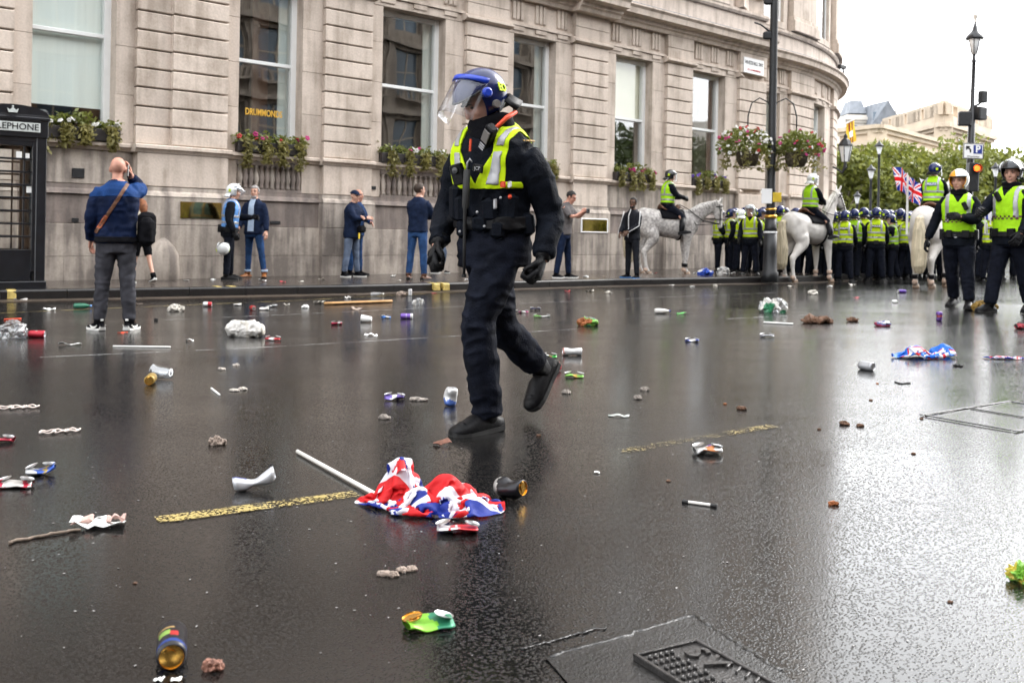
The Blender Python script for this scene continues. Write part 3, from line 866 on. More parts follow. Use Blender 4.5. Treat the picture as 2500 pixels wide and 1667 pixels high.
# ------------------------------------------------------------------ far buildings
M_CREAM = mat("cream_stone", (.52, .43, .33), .85, var=.14, scale=.5, detail=6)
M_CREAM2 = mat("pale_stone", (.66, .62, .56), .85, var=.08, scale=.5)
M_SLATE = mat("grey_slate_roof", (.22, .24, .27), .6, var=.2, scale=1.5)
M_FGLASS = mat("far_window_glass", (.10, .14, .18), .15, var=.3, scale=.6)
M_RGLASS = mat("round_window_glass", (.06, .12, .22), .2, var=.2, scale=.6)
def wall_quad(A, B, z0, z1, th=.5):     # a slab between two ground points, thickness away from the camera
    A, B = np.array(A[:2]), np.array(B[:2]); t = nrm(B - A); nn = np.array([-t[1], t[0]])
    V = [[*p, z] for z in (z0, z1) for p in (A, B, B + nn * th, A + nn * th)]
    return np.array(V), [(3, 2, 1, 0), (4, 5, 6, 7), (0, 1, 5, 4), (1, 2, 6, 5), (2, 3, 7, 6), (3, 0, 4, 7)]
def face_win(parent, A, B, us, zs, w, h, m=None, name="window"):
    A, B = np.array(A[:2]), np.array(B[:2]); t = nrm(B - A); L_ = np.linalg.norm(B - A); nn = np.array([t[1], -t[0]])
    for u in us:
        c = A + t * u * L_
        for z in zs:
            a, b2 = c - t * w / 2 + nn * .12, c + t * w / 2 + nn * .12
            fr = merge(wall_quad(a - t * .12, a, z - .12, z + h + .12, .3), wall_quad(b2, b2 + t * .12, z - .12, z + h + .12, .3), wall_quad(a - t * .2, b2 + t * .2, z + h + .122, z + h + .35, .35), wall_quad(a - t * .2, b2 + t * .2, z - .3, z - .122, .35))
            o = obj(name, fr, M_CREAM, parent)
            obj("pane", wall_quad(a - nn * .08, b2 - nn * .08, z - .1, z + h + .1, .05), m or M_FGLASS, o)
def far_block(name, label, pts, z1, m, cor=(), dep=1.0):
    b = empty(name, (0, 0, 0), 0, label, "building")
    b.location = (float(pts[0][0]), float(pts[0][1]), 0)
    off = -np.array([pts[0][0], pts[0][1], 0])
    loc = [np.array([p[0], p[1]]) + off[:2] for p in pts]
    for A, B in zip(loc[:-1], loc[1:]):
        obj("wall", wall_quad(A, B, -1, z1, dep), m, b)
        t = nrm(B - A); nn = np.array([t[1], -t[0]])
        for z, pr, h in cor:
            obj("cornice", merge(wall_quad(A - t * .2 + nn * pr, B + t * .2 + nn * pr, z, z + h, pr + .2), wall_quad(A + nn * pr * .5, B + nn * pr * .5, z - .35, z - .002, pr * .5 + .2)), m, b)
    return b, loc
A, B, C = at(2150, 560, 122), at(2300, 560, 105), at(2417, 560, 118)
b, loc = far_block("cream_building", "long cream stone building with roof balustrade and round plaque above the trees", [A, B, C], 14.4, M_CREAM, ((13.0, .7, .45), (9.3, .6, .4)))
for (P, Q, n) in ((loc[0], loc[1], 11), (loc[1], loc[2], 7)):   # balustrade: solid piers, open runs between rails
    t = nrm(Q - P); L_ = np.linalg.norm(Q - P)
    obj("parapet_rail", wall_quad(P - t * .1, Q + t * .1, 15.5, 15.8, .4), M_CREAM, b)
    for k in range(n + 1):
        c = P + t * L_ * k / n; obj("parapet_pier", wall_quad(c - t * .5, c + t * .5, 14.3, 15.5, .5), M_CREAM, b)
    for k in range(n * 6):
        c = P + t * L_ * (k + .5) / (n * 6)
        if k // 6 % 3 != 1: obj("parapet_baluster", wall_quad(c - t * .16, c + t * .16, 14.3, 15.52, .25), M_CREAM, b)
face_win(b, loc[1], loc[2], (.30, .68), (10.2, 5.8), 1.2, 1.8)
face_win(b, loc[0], loc[1], (.15, .32), (10.4,), 1.2, 1.8)
face_win(b, loc[0], loc[1], (.15, .32, .5, .68, .85), (5.8,), 1.2, 1.9)
cc = loc[0] + (loc[1] - loc[0]) * .57; tt = nrm(loc[1] - loc[0])
tor = lathe([(1.0, 0), (1.35, .1), (1.5, .25), (1.35, .35), (.9, .3), (.2, .45), (.0, .5)], 20)
Mx = np.stack([np.array([*tt, 0]), np.array([0, 0, 1.0]), np.array([tt[1], -tt[0], 0])], 1)
obj("round_plaque", xf(tor, Mx, (*cc, 11.3)), M_CREAM2, b, True)
D_, E_, F_ = at(2046, 560, 90), at(2142, 560, 86), at(2312, 560, 101)
b2_, loc = far_block("cream_wing", "lower cream stone wing with deep cornice in front of the long building", [D_, E_, F_], 10.9, M_CREAM, ((9.2, .6, .4), (10.6, .5, .35)), 1)
face_win(b2_, loc[1], loc[2], (.2, .45, .7), (6.4,), 1.2, 1.6)
t0, t1 = at(2062, 560, 128), at(2136, 560, 128)
b3, loc = far_block("pale_tower", "pale stone tower with round blue window beside the rounded corner", [t0, t1], 17.0, M_CREAM2, ((16.3, .5, .4),), 6)
rw = lathe([(1.0, 0), (1.05, .12), (.85, .12), (.8, .04), (0, .04)], 20)
tt = nrm(loc[1] - loc[0]); Mx = np.stack([np.array([*tt, 0]), np.array([0, 0, 1.0]), np.array([tt[1], -tt[0], 0])], 1)
obj("round_window", xf(rw, Mx, (*(loc[0] + tt * .25 * np.linalg.norm(loc[1] - loc[0]) - np.array([0, .1])), 14.6)), M_RGLASS, b3, True)
obj("small_round_window", xf(rw, Mx, (*(loc[0] + tt * .88 * np.linalg.norm(loc[1] - loc[0]) - np.array([0, .1])), 13.6), ), M_RGLASS, b3, True)
P, Q = loc[0] + tt * 0.3, loc[0] + tt * 2.6
obj("roof", loft([np.array([[*(P), 17.2], [*(Q), 17.2], [*(Q + [0, 4]), 17.2], [*(P + [0, 4]), 17.2]]), np.array([[*(P + [.4, .5]), 18.9], [*(Q + [-.5, .5]), 18.9], [*(Q + [-.5, 3]), 18.9], [*(P + [.4, 3]), 18.9]])]), M_SLATE, b3)
m0, m1 = at(2122, 560, 126), at(2196, 560, 122)
b4, loc = far_block("mansard_building", "pale building with grey mansard roof above the cream wing", [m0, m1], 15.4, M_CREAM2, ((15.0, .4, .4),), 6)
P, Q = loc[0], loc[1]
rf = obj("roof", loft([np.array([[*(P), 15.4], [*(Q), 15.4], [*(Q + [0, 6]), 15.4], [*(P + [0, 6]), 15.4]]), np.array([[*(P + [.3, .8]), 18.2], [*(Q + [-1.3, .8]), 18.2], [*(Q + [-1.3, 5]), 18.2], [*(P + [.3, 5]), 18.2]])]), M_SLATE, b4)
t = nrm(Q - P)
for k in (.12, .26): obj("dormer_window", wall_quad(P + (Q - P) * k - t * .3 - [0, .1], P + (Q - P) * k + t * .3 - [0, .1], 15.7, 17.1, 1.4), M_FGLASS, rf)
obj("roof_light", wall_quad(P + (Q - P) * .62 + [0, .25], P + (Q - P) * .85 + [0, .25], 15.8, 17.0, .8), M_CREAM2, rf)

# ------------------------------------------------------------------ street lamps and signals
M_LAMPG = mat("lamp_glass", (.82, .84, .85), .2, var=.03)
M_REDL = bpy.data.materials.new("red_signal_lens"); M_REDL.use_nodes = True
_b = M_REDL.node_tree.nodes["Principled BSDF"]; _b.inputs["Base Color"].default_value = (.8, .03, .01, 1)
_b.inputs["Emission Color"].default_value = (1, .09, .01, 1); _b.inputs["Emission Strength"].default_value = 3.0
p = at(2361, 560, 42.0)
lp = empty("street_lamp", (p[0], p[1], gz(p[0], p[1])), 0, "tall black lamp post carrying the parking sign and red signal", "street lamp")
lp.rotation_euler = (0, R(1.1), 0)
obj("pole", merge(lathe([(.22, 0), (.22, .9), (.16, 1.0), (.15, 4.0), (.14, 6.6), (.09, 6.7), (.075, 8.6), (.10, 8.65), (.07, 8.75), (.07, 8.95)], 12)), M_BLACK, lp, True)
obj("lantern_glass", lathe([(.10, 8.95), (.24, 9.55), (.24, 9.6)], 12), M_LAMPG, lp, True)
obj("lantern_frame", merge(*[tube([(math.cos(a) * .11, math.sin(a) * .11, 8.95), (math.cos(a) * .25, math.sin(a) * .25, 9.6)], .015, 5) for a in np.arange(6) * 1.047]), M_BLACK, lp)
obj("lantern_hood", lathe([(.36, 9.58), (.37, 9.62), (.33, 9.72), (.2, 9.85), (.11, 9.98), (.09, 10.12), (.06, 10.16), (.05, 10.3)], 14), M_BLACK, lp, True)
obj("finial", lathe([(.04, 10.3), (.05, 10.4), (.10, 10.55), (.11, 10.6), (.0, 10.6)], 8), M_CREAM2, lp)
obj("signal_head", merge(bbox((.38, -.1, 7.15), (.28, .3, .5), .03, .3), bbox((.3, -.1, 6.45), (.5, .35, .55), .04, .5), bbox((-.35, -.1, 6.2), (.5, .3, .6), .04, -.2)), M_IRON, lp)
obj("signal_bracket", tube([(.0, 0, 6.7), (.25, -.1, 6.85), (.35, -.1, 7.0)], .05, 6), M_IRON, lp)
sg = obj("parking_sign", bbox((.02, -.2, 4.85), (.86, .03, .66), .01), M_SIGNW, lp)
obj("sign_border", merge(bbox((.02, -.222, 5.16), (.84, .006, .03), .002), bbox((.02, -.222, 4.54), (.84, .006, .03), .002), bbox((-.39, -.222, 4.85), (.03, .006, .58), .002), bbox((.43, -.222, 4.85), (.03, .006, .58), .002)), M_BLACK, sg)
obj("blue_panel", bbox((.2, -.221, 4.92), (.36, .012, .36), .003), M_SIGNB, sg)
o = obj_me("letter_p", text_mesh("P", .40, M_SIGNW, "letter_p", .003, .012), sg, (.2, -.232, 4.92), (R(90), 0, 0))
arr = prism([(-.30, 5.05), (-.12, 5.05), (-.165, 5.0), (-.08, 4.9), (-.08, 4.78), (-.14, 4.78), (-.14, 4.88), (-.21, 4.95), (-.30, 4.87)], -.224, -.219)
obj("arrow", arr, M_BLACK, sg)
o = obj_me("sign_text", text_mesh("Westminster", .10, M_BLACK, "sign_text", .003), sg, (.02, -.222, 4.62), (R(90), 0, 0))
sh = obj("traffic_signal", bbox((.02, -.25, 3.75), (.42, .3, 1.2), .04), M_IRON, lp)
ln = lathe([(.0, .02), (.10, .0), (.14, -.03), (.15, -.05)], 14)
obj("red_lens", xf(ln, rot('X', R(90)), (.1, -.42, 4.12)), M_REDL, sh, True)
obj("signal_hood", xf(lathe([(.17, -.02), (.18, .16)], 14, cap=False), rot('X', R(90)), (.1, -.38, 4.12)), M_IRON, sh)
LAMPT = [(2147, 345, 70, 'tall dark lamp post standing before the plane trees'), (2127, 403, 66, 'shorter dark lamp post beside the tall one before the trees'), (2431, 398, 66, 'dark lamp post before the trees behind the black-helmeted officer'), (2093, 468, 75, 'small pale far lamp post near the rounded corner')]
for x, y, Y, lab in LAMPT:
    top = at(x, y, Y); h = top[2] - gz(top[0], top[1])
    l = empty("lamp_post", (top[0], top[1], gz(top[0], top[1])), 0, lab, "lamp post", "lamp posts across the square")
    obj("pole", lathe([(.16, 0), (.14, .8), (.10, .9), (.08, h - 1.0), (.10, h - .95), (.06, h - .9)], 8), M_IRON, l, True)
    obj("lantern", lathe([(.10, h - .9), (.22, h - .4), (.22, h - .38)], 8), M_LAMPG, l)
    obj("hood", lathe([(.34, h - .38), (.30, h - .28), (.12, h - .12), (.05, h), (.0, h + .05)], 8), M_IRON, l, True)
# lantern on a bracket at the rounded corner
p = at(2064, 372, 36.5)
wlm = empty("wall_lantern", p, 0, "black bracket lantern on the rounded stone corner beside the trees", "lantern")
obj("lantern_glass", lathe([(.13, -.35), (.24, .2), (.24, .22)], 6), M_LAMPG, wlm)
obj("frame", merge(lathe([(.27, .22), (.27, .26), (.15, .45), (.07, .52), (.07, .6), (.03, .66), (.0, .7)], 8), *[tube([(math.cos(a) * .14, math.sin(a) * .14, -.35), (math.cos(a) * .25, math.sin(a) * .25, .22)], .015, 4) for a in np.arange(6) * 1.047]), M_IRON, wlm)
obj("bracket", tube([(0, 0, -.33), (0, 0, -.55), (-.1, .02, -.75), (-.3, .06, -.6), (-.7, .2, -.4)], [.05, .07, .05, .04, .04], 6), M_IRON, wlm)
# flag on a pole above the trees
p0, p1 = at(2044, 312, 60), at(2088, 291, 60)
fl = empty("yellow_flag", p0, 0, "yellow and dark red striped flag hanging from a slanted pole", "flag")
obj("flagpole", tube([p0 - p0, p1 - p0], .035, 6), M_SIGNW, fl)
M_FY, M_FR, M_FW = mat("flag_yellow", (.75, .48, .03), .8), mat("flag_dark_red", (.22, .02, .02), .8), mat("flag_white", (.75, .75, .73), .8)
q0, q1 = at(2066, 304, 60) - p0, at(2088, 292, 60) - p0
rows = []
for k in range(8):
    t = k / 7; a = q0 + np.array([.1 * t, .06 * math.sin(3 * t), -1.25 * t]); b2 = q1 + np.array([.05 * t, .1 * math.sin(4 * t + 1), -1.3 * t])
    rows.append(np.array([a + (b2 - a) * s + np.array([0, .07 * math.sin(7 * s + 3 * t), 0]) for s in np.linspace(0, 1, 8)]))
V, Fc = loft(rows, False, False)
mi = [(0, 0, 1, 0, 1, 0, 0)[i % 7] if not (2 < i // 7 < 5 and i % 7 in (2, 3, 4)) else 2 for i in range(len(Fc))]
obj("cloth", (V, Fc), [M_FY, M_FR, M_FW], fl, True, mi)
# security cameras
for x, y, Y, lab in ((1958, 128, 34.0, "small black security camera on the cornice above the banded pilaster"), (2056, 164, 37.5, "small security camera on the cornice at the rounded corner's edge")):
    p = at(x, y, Y)
    c = empty("security_camera", p, R(-50), lab, "camera")
    obj("housing", bbox((0, 0, 0), (.14, .42, .15), .02), M_IRON, c); obj("bracket", tube([(0, .05, -.06), (0, .1, -.2), (-.02, .12, -.45)], .035, 6), M_IRON, c)

# ------------------------------------------------------------------ across the street, behind the camera: what the windows mirror
M_BROWN = stone_mat("brown_sandstone", (.36, .22, .13), (.20, .12, .07), .0, .7)
M_GREYST = stone_mat("sooty_stone", (.40, .34, .28), (.22, .18, .15), .0, .7)
OO = N2 * 17.8
def opposite(t0, t1, m, h, lab, st=4):
    c = OO + E2 * t1
    b = empty("street_building", (*c, 0), WA + math.pi, lab, "building")
    L_ = t1 - t0; nb = max(2, int(round(L_ / 3.1))); pw = L_ / nb; hs = h / st
    parts = []
    for k in range(nb + 1):
        x = k * pw; parts.append(box((np.clip(x, .45, L_ - .45), .3, h / 2), (.9 if 0 < k < nb else .9, .7, h)))
        parts.append(box((np.clip(x, .45, L_ - .45), -.12, h / 2), (.5, .2, h - .4)))
    for s in range(st + 1):
        z = s * hs
        parts.append(box((L_ / 2, .32, z + (.3 if s == 0 else 0)), (L_, .66, 1.2)))
        if s: parts.append(box((L_ / 2, -.2, z - .2), (L_, .5, .28)))
    parts.append(box((L_ / 2, 6.6, h / 2), (L_, 11.8, h)))
    obj("wall", merge(*parts), m, b)
    wm = mesh("window", *merge(box((-.0, .45, 0), (pw - .92, .06, hs - 1.22))), M_FGLASS)
    fm = mesh("window_frame", *merge(*[box((x, .40, 0), (.09, .06, hs - 1.3)) for x in (-(pw - 1) / 2 + .04, 0, (pw - 1) / 2 - .04)], box((0, .4, .3), (pw - 1.1, .05, .09))), M_CREAM)
    bal = mesh("balcony", *merge(box((0, -.35, -.55), (pw - .6, .5, .12)), box((0, -.5, .02), (pw - .6, .14, .1)), *[box((x, -.5, -.25), (.12, .12, .5)) for x in np.linspace(-(pw - .8) / 2, (pw - .8) / 2, 8)]), m)
    for k in range(nb):
        for s in range(st):
            w = obj_me("window", wm, b, ((k + .5) * pw, 0, s * hs + hs / 2))
            obj_me("window_frame", fm, w)
            if s in (1, 2): obj_me("balcony", bal, b, ((k + .5) * pw, 0, s * hs + 1.15))
    return b
opposite(-46, -8, M_GREYST, 19, "sooty stone street building facing the bank, far end of the row")
opposite(-7.8, 25, M_BROWN, 20, "brown sandstone street building with balconies facing the bank")
opposite(25.2, 54, M_GREYST, 18, "sooty stone street building with balconies at the open square")
for k, (t, d) in enumerate(((57.5, 0), (62.5, 2), (67.5, 0), (72.5, 1), (78, 0))):
    c = OO + E2 * t + N2 * d
    tree((*c, 0), 9.5, 8, 2600, .25, 300 + k, "leafy tree in the row past the end of the sooty stone building", "trees facing the bank", M_LEAF2, .2)

b5, loc5 = far_block("pale_square_building", "pale stone building beyond the trees that face the bank", [[150, 40], [120, 75]], 19, M_CREAM2, ((17, .6, .5),), 10)
# ------------------------------------------------------------------ people
def cloth_mat(name, c, rough=.85, var=.25, scale=14, bump=.35, bscale=90, sheen=.0, spec=.10):
    return mat(name, c, rough, var=var, scale=scale, bump=bump, bscale=bscale, sheen=sheen, spec=spec)
M_SKIN = mat("skin_fair", (.52, .29, .21), .5, var=.12, scale=18, spec=.35)
M_SKIN2 = mat("skin_flushed", (.50, .25, .18), .5, var=.14, scale=16, spec=.35)
M_SKIND = mat("skin_dark", (.10, .05, .03), .5, var=.15, scale=18, spec=.35)
M_EYE = mat("eye_dark", (.02, .015, .012), .3)
M_LIP = mat("lips", (.36, .14, .12), .5)
M_BROW = mat("brow_hair", (.06, .04, .03), .8)
M_NAVYK = cloth_mat("police_navy_cloth", (.0045, .006, .010), .8, var=.35, bump=.5)
M_NAVYT = cloth_mat("police_trousers", (.006, .0075, .0135), .85, var=.4, bump=.5, bscale=120)
M_BLKC = cloth_mat("black_cloth", (.004, .004, .0055))
M_HIVIS = mat("hi_vis_yellow", (.52, .72, .005), .7, var=.08, scale=9, bump=.25, bscale=40, spec=.2)
_hb = M_HIVIS.node_tree.nodes["Principled BSDF"]
M_HIVISG = mat("hi_vis_green", (.34, .66, .01), .7, var=.10, scale=9, bump=.25, bscale=40, spec=.2)
M_REFL = mat("reflective_tape", (.33, .33, .34), .35, .3, var=.1, scale=20)
M_BLUEV = mat("light_blue_tabard", (.10, .27, .62), .7, var=.12, scale=9, bump=.25, bscale=40)
M_HELN = mat("navy_helmet", (.005, .013, .075), .22, var=.25, scale=10, coat=.0, spec=.4)
M_HELW = mat("white_helmet", (.78, .80, .80), .2, var=.04, coat=.5)
M_HELB = mat("black_helmet", (.012, .013, .015), .25, var=.2, coat=.4)
M_HELO = mat("orange_helmet", (.72, .30, .01), .2, var=.06, coat=.5)
M_BLUEB = mat("blue_helmet_band", (.01, .045, .42), .3, var=.1)
M_LEATH = mat("black_leather", (.004, .004, .005), .5, var=.4, scale=30, bump=.3, bscale=60, spec=.18)
M_GLOVE = mat("black_glove", (.005, .005, .006), .55, var=.4, scale=30, bump=.4, bscale=70, spec=.18)
M_RUB = mat("black_rubber", (.012, .012, .012), .7, var=.2)
M_JEAN = cloth_mat("blue_jeans", (.022, .055, .14), .85, var=.45, scale=7)
M_JEAN2 = cloth_mat("faded_jeans", (.11, .14, .20), .85, var=.4, scale=7)
M_GREYJ = cloth_mat("grey_jeans", (.040, .040, .047), .85, var=.5, scale=6)
M_NAVYJ = cloth_mat("navy_jacket", (.0035, .009, .032), .7, var=.4, scale=8)
M_BLUEY = cloth_mat("blue_jacket_yoke", (.008, .036, .13), .7, var=.25, scale=8)
M_BLUEC = cloth_mat("blue_anorak", (.012, .035, .10), .75, var=.3)
M_DBLUE = cloth_mat("dark_blue_coat", (.009, .016, .040), .8, var=.3)
M_TEEB = cloth_mat("pale_blue_shirt", (.36, .45, .58), .85, var=.1)
M_CREAMC = cloth_mat("cream_top", (.62, .56, .45), .85, var=.12)
M_BEIGE = cloth_mat("beige_top", (.34, .28, .20), .85, var=.2)
M_GREYT = cloth_mat("grey_tee", (.11, .10, .10), .85, var=.2)
M_TRACK = cloth_mat("black_tracksuit", (.010, .011, .015), .6, var=.25)
M_WTRIM = mat("white_trim", (.70, .70, .70), .6, var=.05)
M_TAN = mat("tan_leather", (.30, .11, .03), .5, var=.2, scale=20)
M_BROWNL = mat("brown_leather", (.12, .05, .025), .5, var=.25, scale=20)
M_ORSTRAP = mat("orange_strap", (.50, .10, .02), .6, var=.2)
M_REDC = mat("red_cord", (.70, .07, .02), .6, var=.15)
M_SOLEW = mat("white_sole", (.72, .71, .68), .6, var=.06)
M_HAIRB = mat("dark_brown_hair", (.035, .02, .012), .7, var=.4, scale=40, bump=.6, bscale=120)
M_HAIRG = mat("grey_hair", (.30, .28, .27), .7, var=.3, scale=40, bump=.6, bscale=120)
M_HAIRK = mat("black_hair", (.012, .010, .009), .8, var=.4, scale=40, bump=.5, bscale=120)
M_HAIRR = mat("reddish_hair", (.20, .07, .025), .7, var=.4, scale=30, bump=.6, bscale=90)
M_GOLDB = mat("gold_thread", (.45, .28, .07), .5)
M_PHONE = mat("phone_black", (.01, .01, .012), .2)

def pose(H=1.8, lean=0, side=0, twist=0, head=(0, 0, 0), L=(0, 3, 0, 0, 0), Rr=(0, 3, 0, 0, 0), aL=(5, 10, 15, 10), aR=(5, 10, 15, 10), curl=.35, ground_it=True):
    """legs: thigh forward, out, knee bend, toe-out, toe-down; arms: swing, out, elbow, inward turn (degrees)"""
    k = H / 1.8
    J = {'k': k, 'curl': curl}
    pel = np.array([0, 0, .95 * k])
    Ms = rot('Y', R(side)) @ rot('X', R(-lean)) 
    sp = Ms @ np.array([0, 0, 1.0])
    Mt = rot('Z', R(twist)) @ Ms
    J['pel'], J['sp'] = pel, sp
    J['pr'] = np.array([1.0, 0, 0]); J['sr'] = Mt @ np.array([1.0, 0, 0])
    nb = pel + sp * .56 * k
    J['neck'] = nb
    for s, n, g, a in ((-1, 'L', L, aL), (1, 'R', Rr, aR)):
        hip = pel + np.array([s * .092 * k, 0, -.03 * k])
        M = rot('Z', R(-s * g[3])) @ rot('Y', R(-s * g[1])) @ rot('X', R(g[0]))
        kn = hip + M @ np.array([0, 0, -.43 * k])
        an = kn + M @ rot('X', R(-g[2])) @ np.array([0, 0, -.42 * k])
        J['hip' + n], J['kn' + n], J['an' + n] = hip, kn, an
        J['ft' + n] = rot('Z', R(-s * g[3])) @ np.array([0, math.cos(R(g[4])), -math.sin(R(g[4]))])
        sh = nb - sp * .065 * k + J['sr'] * s * .178 * k
        A = rot('Z', R(twist)) @ rot('Y', R(-s * a[1])) @ rot('X', R(a[0]))
        el = sh + A @ np.array([0, 0, -.295 * k])
        B = A @ rot('Z', R(s * a[3])) @ rot('X', R(a[2]))
        wr = el + B @ np.array([0, 0, -.265 * k])
        J['sh' + n], J['el' + n], J['wr' + n] = sh, el, wr
        J['hd' + n] = B @ np.array([0, 0, -1.0]); J['pn' + n] = B @ np.array([-s * 1.0, 0, 0])
    Mh = rot('Z', R(head[1])) @ rot('X', R(-head[0])) @ rot('Y', R(head[2]))
    J['Mh'] = rot('Z', R(twist * .5)) @ Mh
    J['head'] = nb + sp * .052 * k + J['Mh'] @ np.array([0, .025, .12]) * k
    if ground_it:
        low = min(J['an' + n][2] - (.085 + .16 * math.sin(max(0, R({'L': L, 'R': Rr}[n][4])))) * k for n in 'LR')
        for q in list(J):
            if q in ('pel', 'neck', 'head') or q[:2] in ('hi', 'kn', 'an', 'sh', 'el', 'wr'): J[q] = J[q] - np.array([0, 0, low])
    return J

def arm_to(J, s, target, pole, hd=None, pn=None):
    k = J['k']; a, b = .295 * k, .265 * k; S = J['sh' + s]; d = target - S; L_ = min(np.linalg.norm(d), (a + b) * .985); d = nrm(d)
    x = (a * a - b * b + L_ * L_) / (2 * L_); y = math.sqrt(max(0, a * a - x * x)); q = nrm(pole - d * np.dot(pole, d))
    J['el' + s] = S + d * x + q * y; J['wr' + s] = S + d * L_
    J['hd' + s] = nrm(hd) if hd is not None else nrm(J['wr' + s] - J['el' + s])
    if pn is not None: J['pn' + s] = nrm(pn)
def oval(c, r, f, rx, ry, n=20, p=2.3):
    t = np.arange(n) * 2 * math.pi / n
    x = np.sign(np.cos(t)) * np.abs(np.cos(t)) ** (2 / p); y = np.sign(np.sin(t)) * np.abs(np.sin(t)) ** (2 / p)
    return c + np.outer(x * rx, r) + np.outer(y * ry, f)
TORSO = [(.80, .185, .138), (.90, .19, .142), (1.0, .178, .132), (1.12, .172, .130), (1.25, .187, .140), (1.36, .196, .142), (1.43, .182, .126), (1.485, .14, .10), (1.53, .088, .082), (1.575, .070, .070)]
def torso(J, h0, h1, w=1.0, d=1.0, belly=0.0):
    k = J['k']; rings = []
    hs = [h for h, _, _ in TORSO]
    for h in [h0] + [x for x in hs if h0 + .02 < x < h1 - .01] + [h1]:
        rx = np.interp(h, hs, [t[1] for t in TORSO]); ry = np.interp(h, hs, [t[2] for t in TORSO])
        u = np.clip((h - .95) / .5, 0, 1)
        r = nrm(J['pr'] * (1 - u) + J['sr'] * u)
        ax = np.array([0, 0, 1.0]) if h < .95 else J['sp']
        f = nrm(np.cross(ax, r))
        c = J['pel'] + ax * (h - .95) * k + f * belly * math.exp(-((h - 1.08) / .12) ** 2)
        if h > 1.5: w_, d_ = 1, 1
        else: w_, d_ = w, d + belly * 3 * math.exp(-((h - 1.08) / .12) ** 2)
        rings.append(oval(c, r, f, rx * w_ * k, ry * d_ * k))
    return loft(rings)
def limb(P, rads, n=12, sub=5):
    P = [np.asarray(p, float) for p in P]; Q, rr = [], []
    for i in range(len(P) - 1):
        for j in range(sub):
            t = j / sub; Q.append(P[i] * (1 - t) + P[i + 1] * t); rr.append(rads[i] * (1 - t) + rads[i + 1] * t)
    Q.append(P[-1]); rr.append(rads[-1])
    Q = np.array(Q)
    for _ in range(2): Q[1:-1] = Q[1:-1] * .5 + (Q[:-2] + Q[2:]) * .25
    return tube(Q, rr, n)
def wrinkle(VF, amp, sc=(11, 11, 17), seed=0, sharp=1.0, off=None):
    V, Fc = VF; T = tri(Fc); N = vnormals(V, T)
    P = V + .035 * np.stack([noise(V, 7, seed + 1), noise(V, 7, seed + 2), noise(V, 7, seed + 3)], 1)
    a = noise(P * np.array(sc), 1.0, seed); b = noise(P * np.array(sc) * 2.1, 1.0, seed + 5)
    d = (1 - 2 * np.abs(a)) * .7 + b * .3
    return V + N * (amp * d)[:, None], T
def hand(w, d, pn, k, curl, g=1.0, side=1, fat=1.0):
    """palm and five separate bent fingers; w wrist, d direction, pn palm facing"""
    d = nrm(d); pn = nrm(pn - d * np.dot(pn, d)); s = np.cross(d, pn)
    if side < 0: s = -s                # s points to the thumb side
    R_ = g * k
    rings = []
    for t, a, b in ((-.02, .028, .022), (.02, .034, .018), (.055, .043, .017), (.085, .044, .014), (.098, .040, .010)):
        rings.append(oval(w + d * t * R_, s, pn, a * R_, b * R_, 12, 2.6))
    parts = [loft(rings)]
    for i, (o, ln) in enumerate(((.031, .92), (.0105, 1.0), (-.0105, .94), (-.031, .75))):
        p = w + d * .088 * R_ + s * o * R_; dr = nrm(d + s * o * 1.2)
        pts, rr = [p - dr * .015 * R_], [.0098 * R_]
        ang = curl * .5
        for L_, r_ in ((.044, .0095), (.028, .0086), (.024, .0066)):
            q = math.cos(ang) * dr + math.sin(ang) * pn
            pts.append(pts[-1] + q * (L_ * ln + (.015 if len(pts) == 1 else 0)) * R_); rr.append(r_ * R_); ang += curl
        parts.append(tube(pts, np.array(rr) * fat, 7))
    p = w + d * .022 * R_ + s * .030 * R_
    q1 = nrm(d * .75 + s * .45 + pn * .35); q2 = nrm(d * .9 + s * .25 + pn * (.3 + .5 * curl)); q3 = nrm(d * 1.0 + pn * (.2 + .6 * curl))
    parts.append(tube([p, p + q1 * .04 * R_, p + q1 * .04 * R_ + q2 * .032 * R_, p + q1 * .04 * R_ + q2 * .032 * R_ + q3 * .026 * R_], [.014 * R_, .0125 * R_, .0105 * R_, .008 * R_], 7))
    return merge(*parts)
def head_shapes(c, M, k, neck):
    r, f, u = M[:, 0] * k, M[:, 1] * k, M[:, 2] * k
    E = lambda p, rr: ellipsoid(c + r * p[0] + f * p[1] + u * p[2], np.array(rr) * k, 16, 11, M)
    P = [E((0, -.012, .028), (.077, .098, .092)), E((0, .022, -.03), (.063, .075, .098)), E((0, .066, -.108), (.030, .028, .026)), E((0, .075, .030), (.058, .022, .020)),
         E((.03, .062, -.03), (.026, .026, .026)), E((-.03, .062, -.03), (.026, .026, .026)), E((0, .088, -.072), (.026, .016, .018)),
         E((.080, -.008, -.012), (.010, .020, .032)), E((-.080, -.008, -.012), (.010, .020, .032)), E((0, .04, -.098), (.045, .04, .022))]
    P.append(tube([c + f * .092 + u * .028, c + f * .108 - u * .010, c + f * .112 - u * .030, c + f * .090 - u * .042], [.010 * k, .013 * k, .017 * k, .013 * k], 8))
    P.append(tube([neck - u * .07, neck, c - u * .06 - f * .005, c - u * .02], [.064 * k, .058 * k, .056 * k, .055 * k], 12))
    X = []
    for s in (-1, 1):
        X.append((ellipsoid(c + r * s * .031 + f * .083 + u * .006, np.array([.013, .008, .006]) * k, 8, 6, M), 1))
        X.append((tube([c + r * s * .014 + f * .100 + u * .024, c + r * s * .032 + f * .098 + u * .030, c + r * s * .050 + f * .082 + u * .024], [.004 * k, .006 * k, .003 * k], 5), 3))
    X.append((tube([c - r * .026 + f * .090 - u * .070, c + f * .1045 - u * .068, c + r * .026 + f * .090 - u * .070], [.004 * k, .0068 * k, .004 * k], 6), 2))
    return P, X
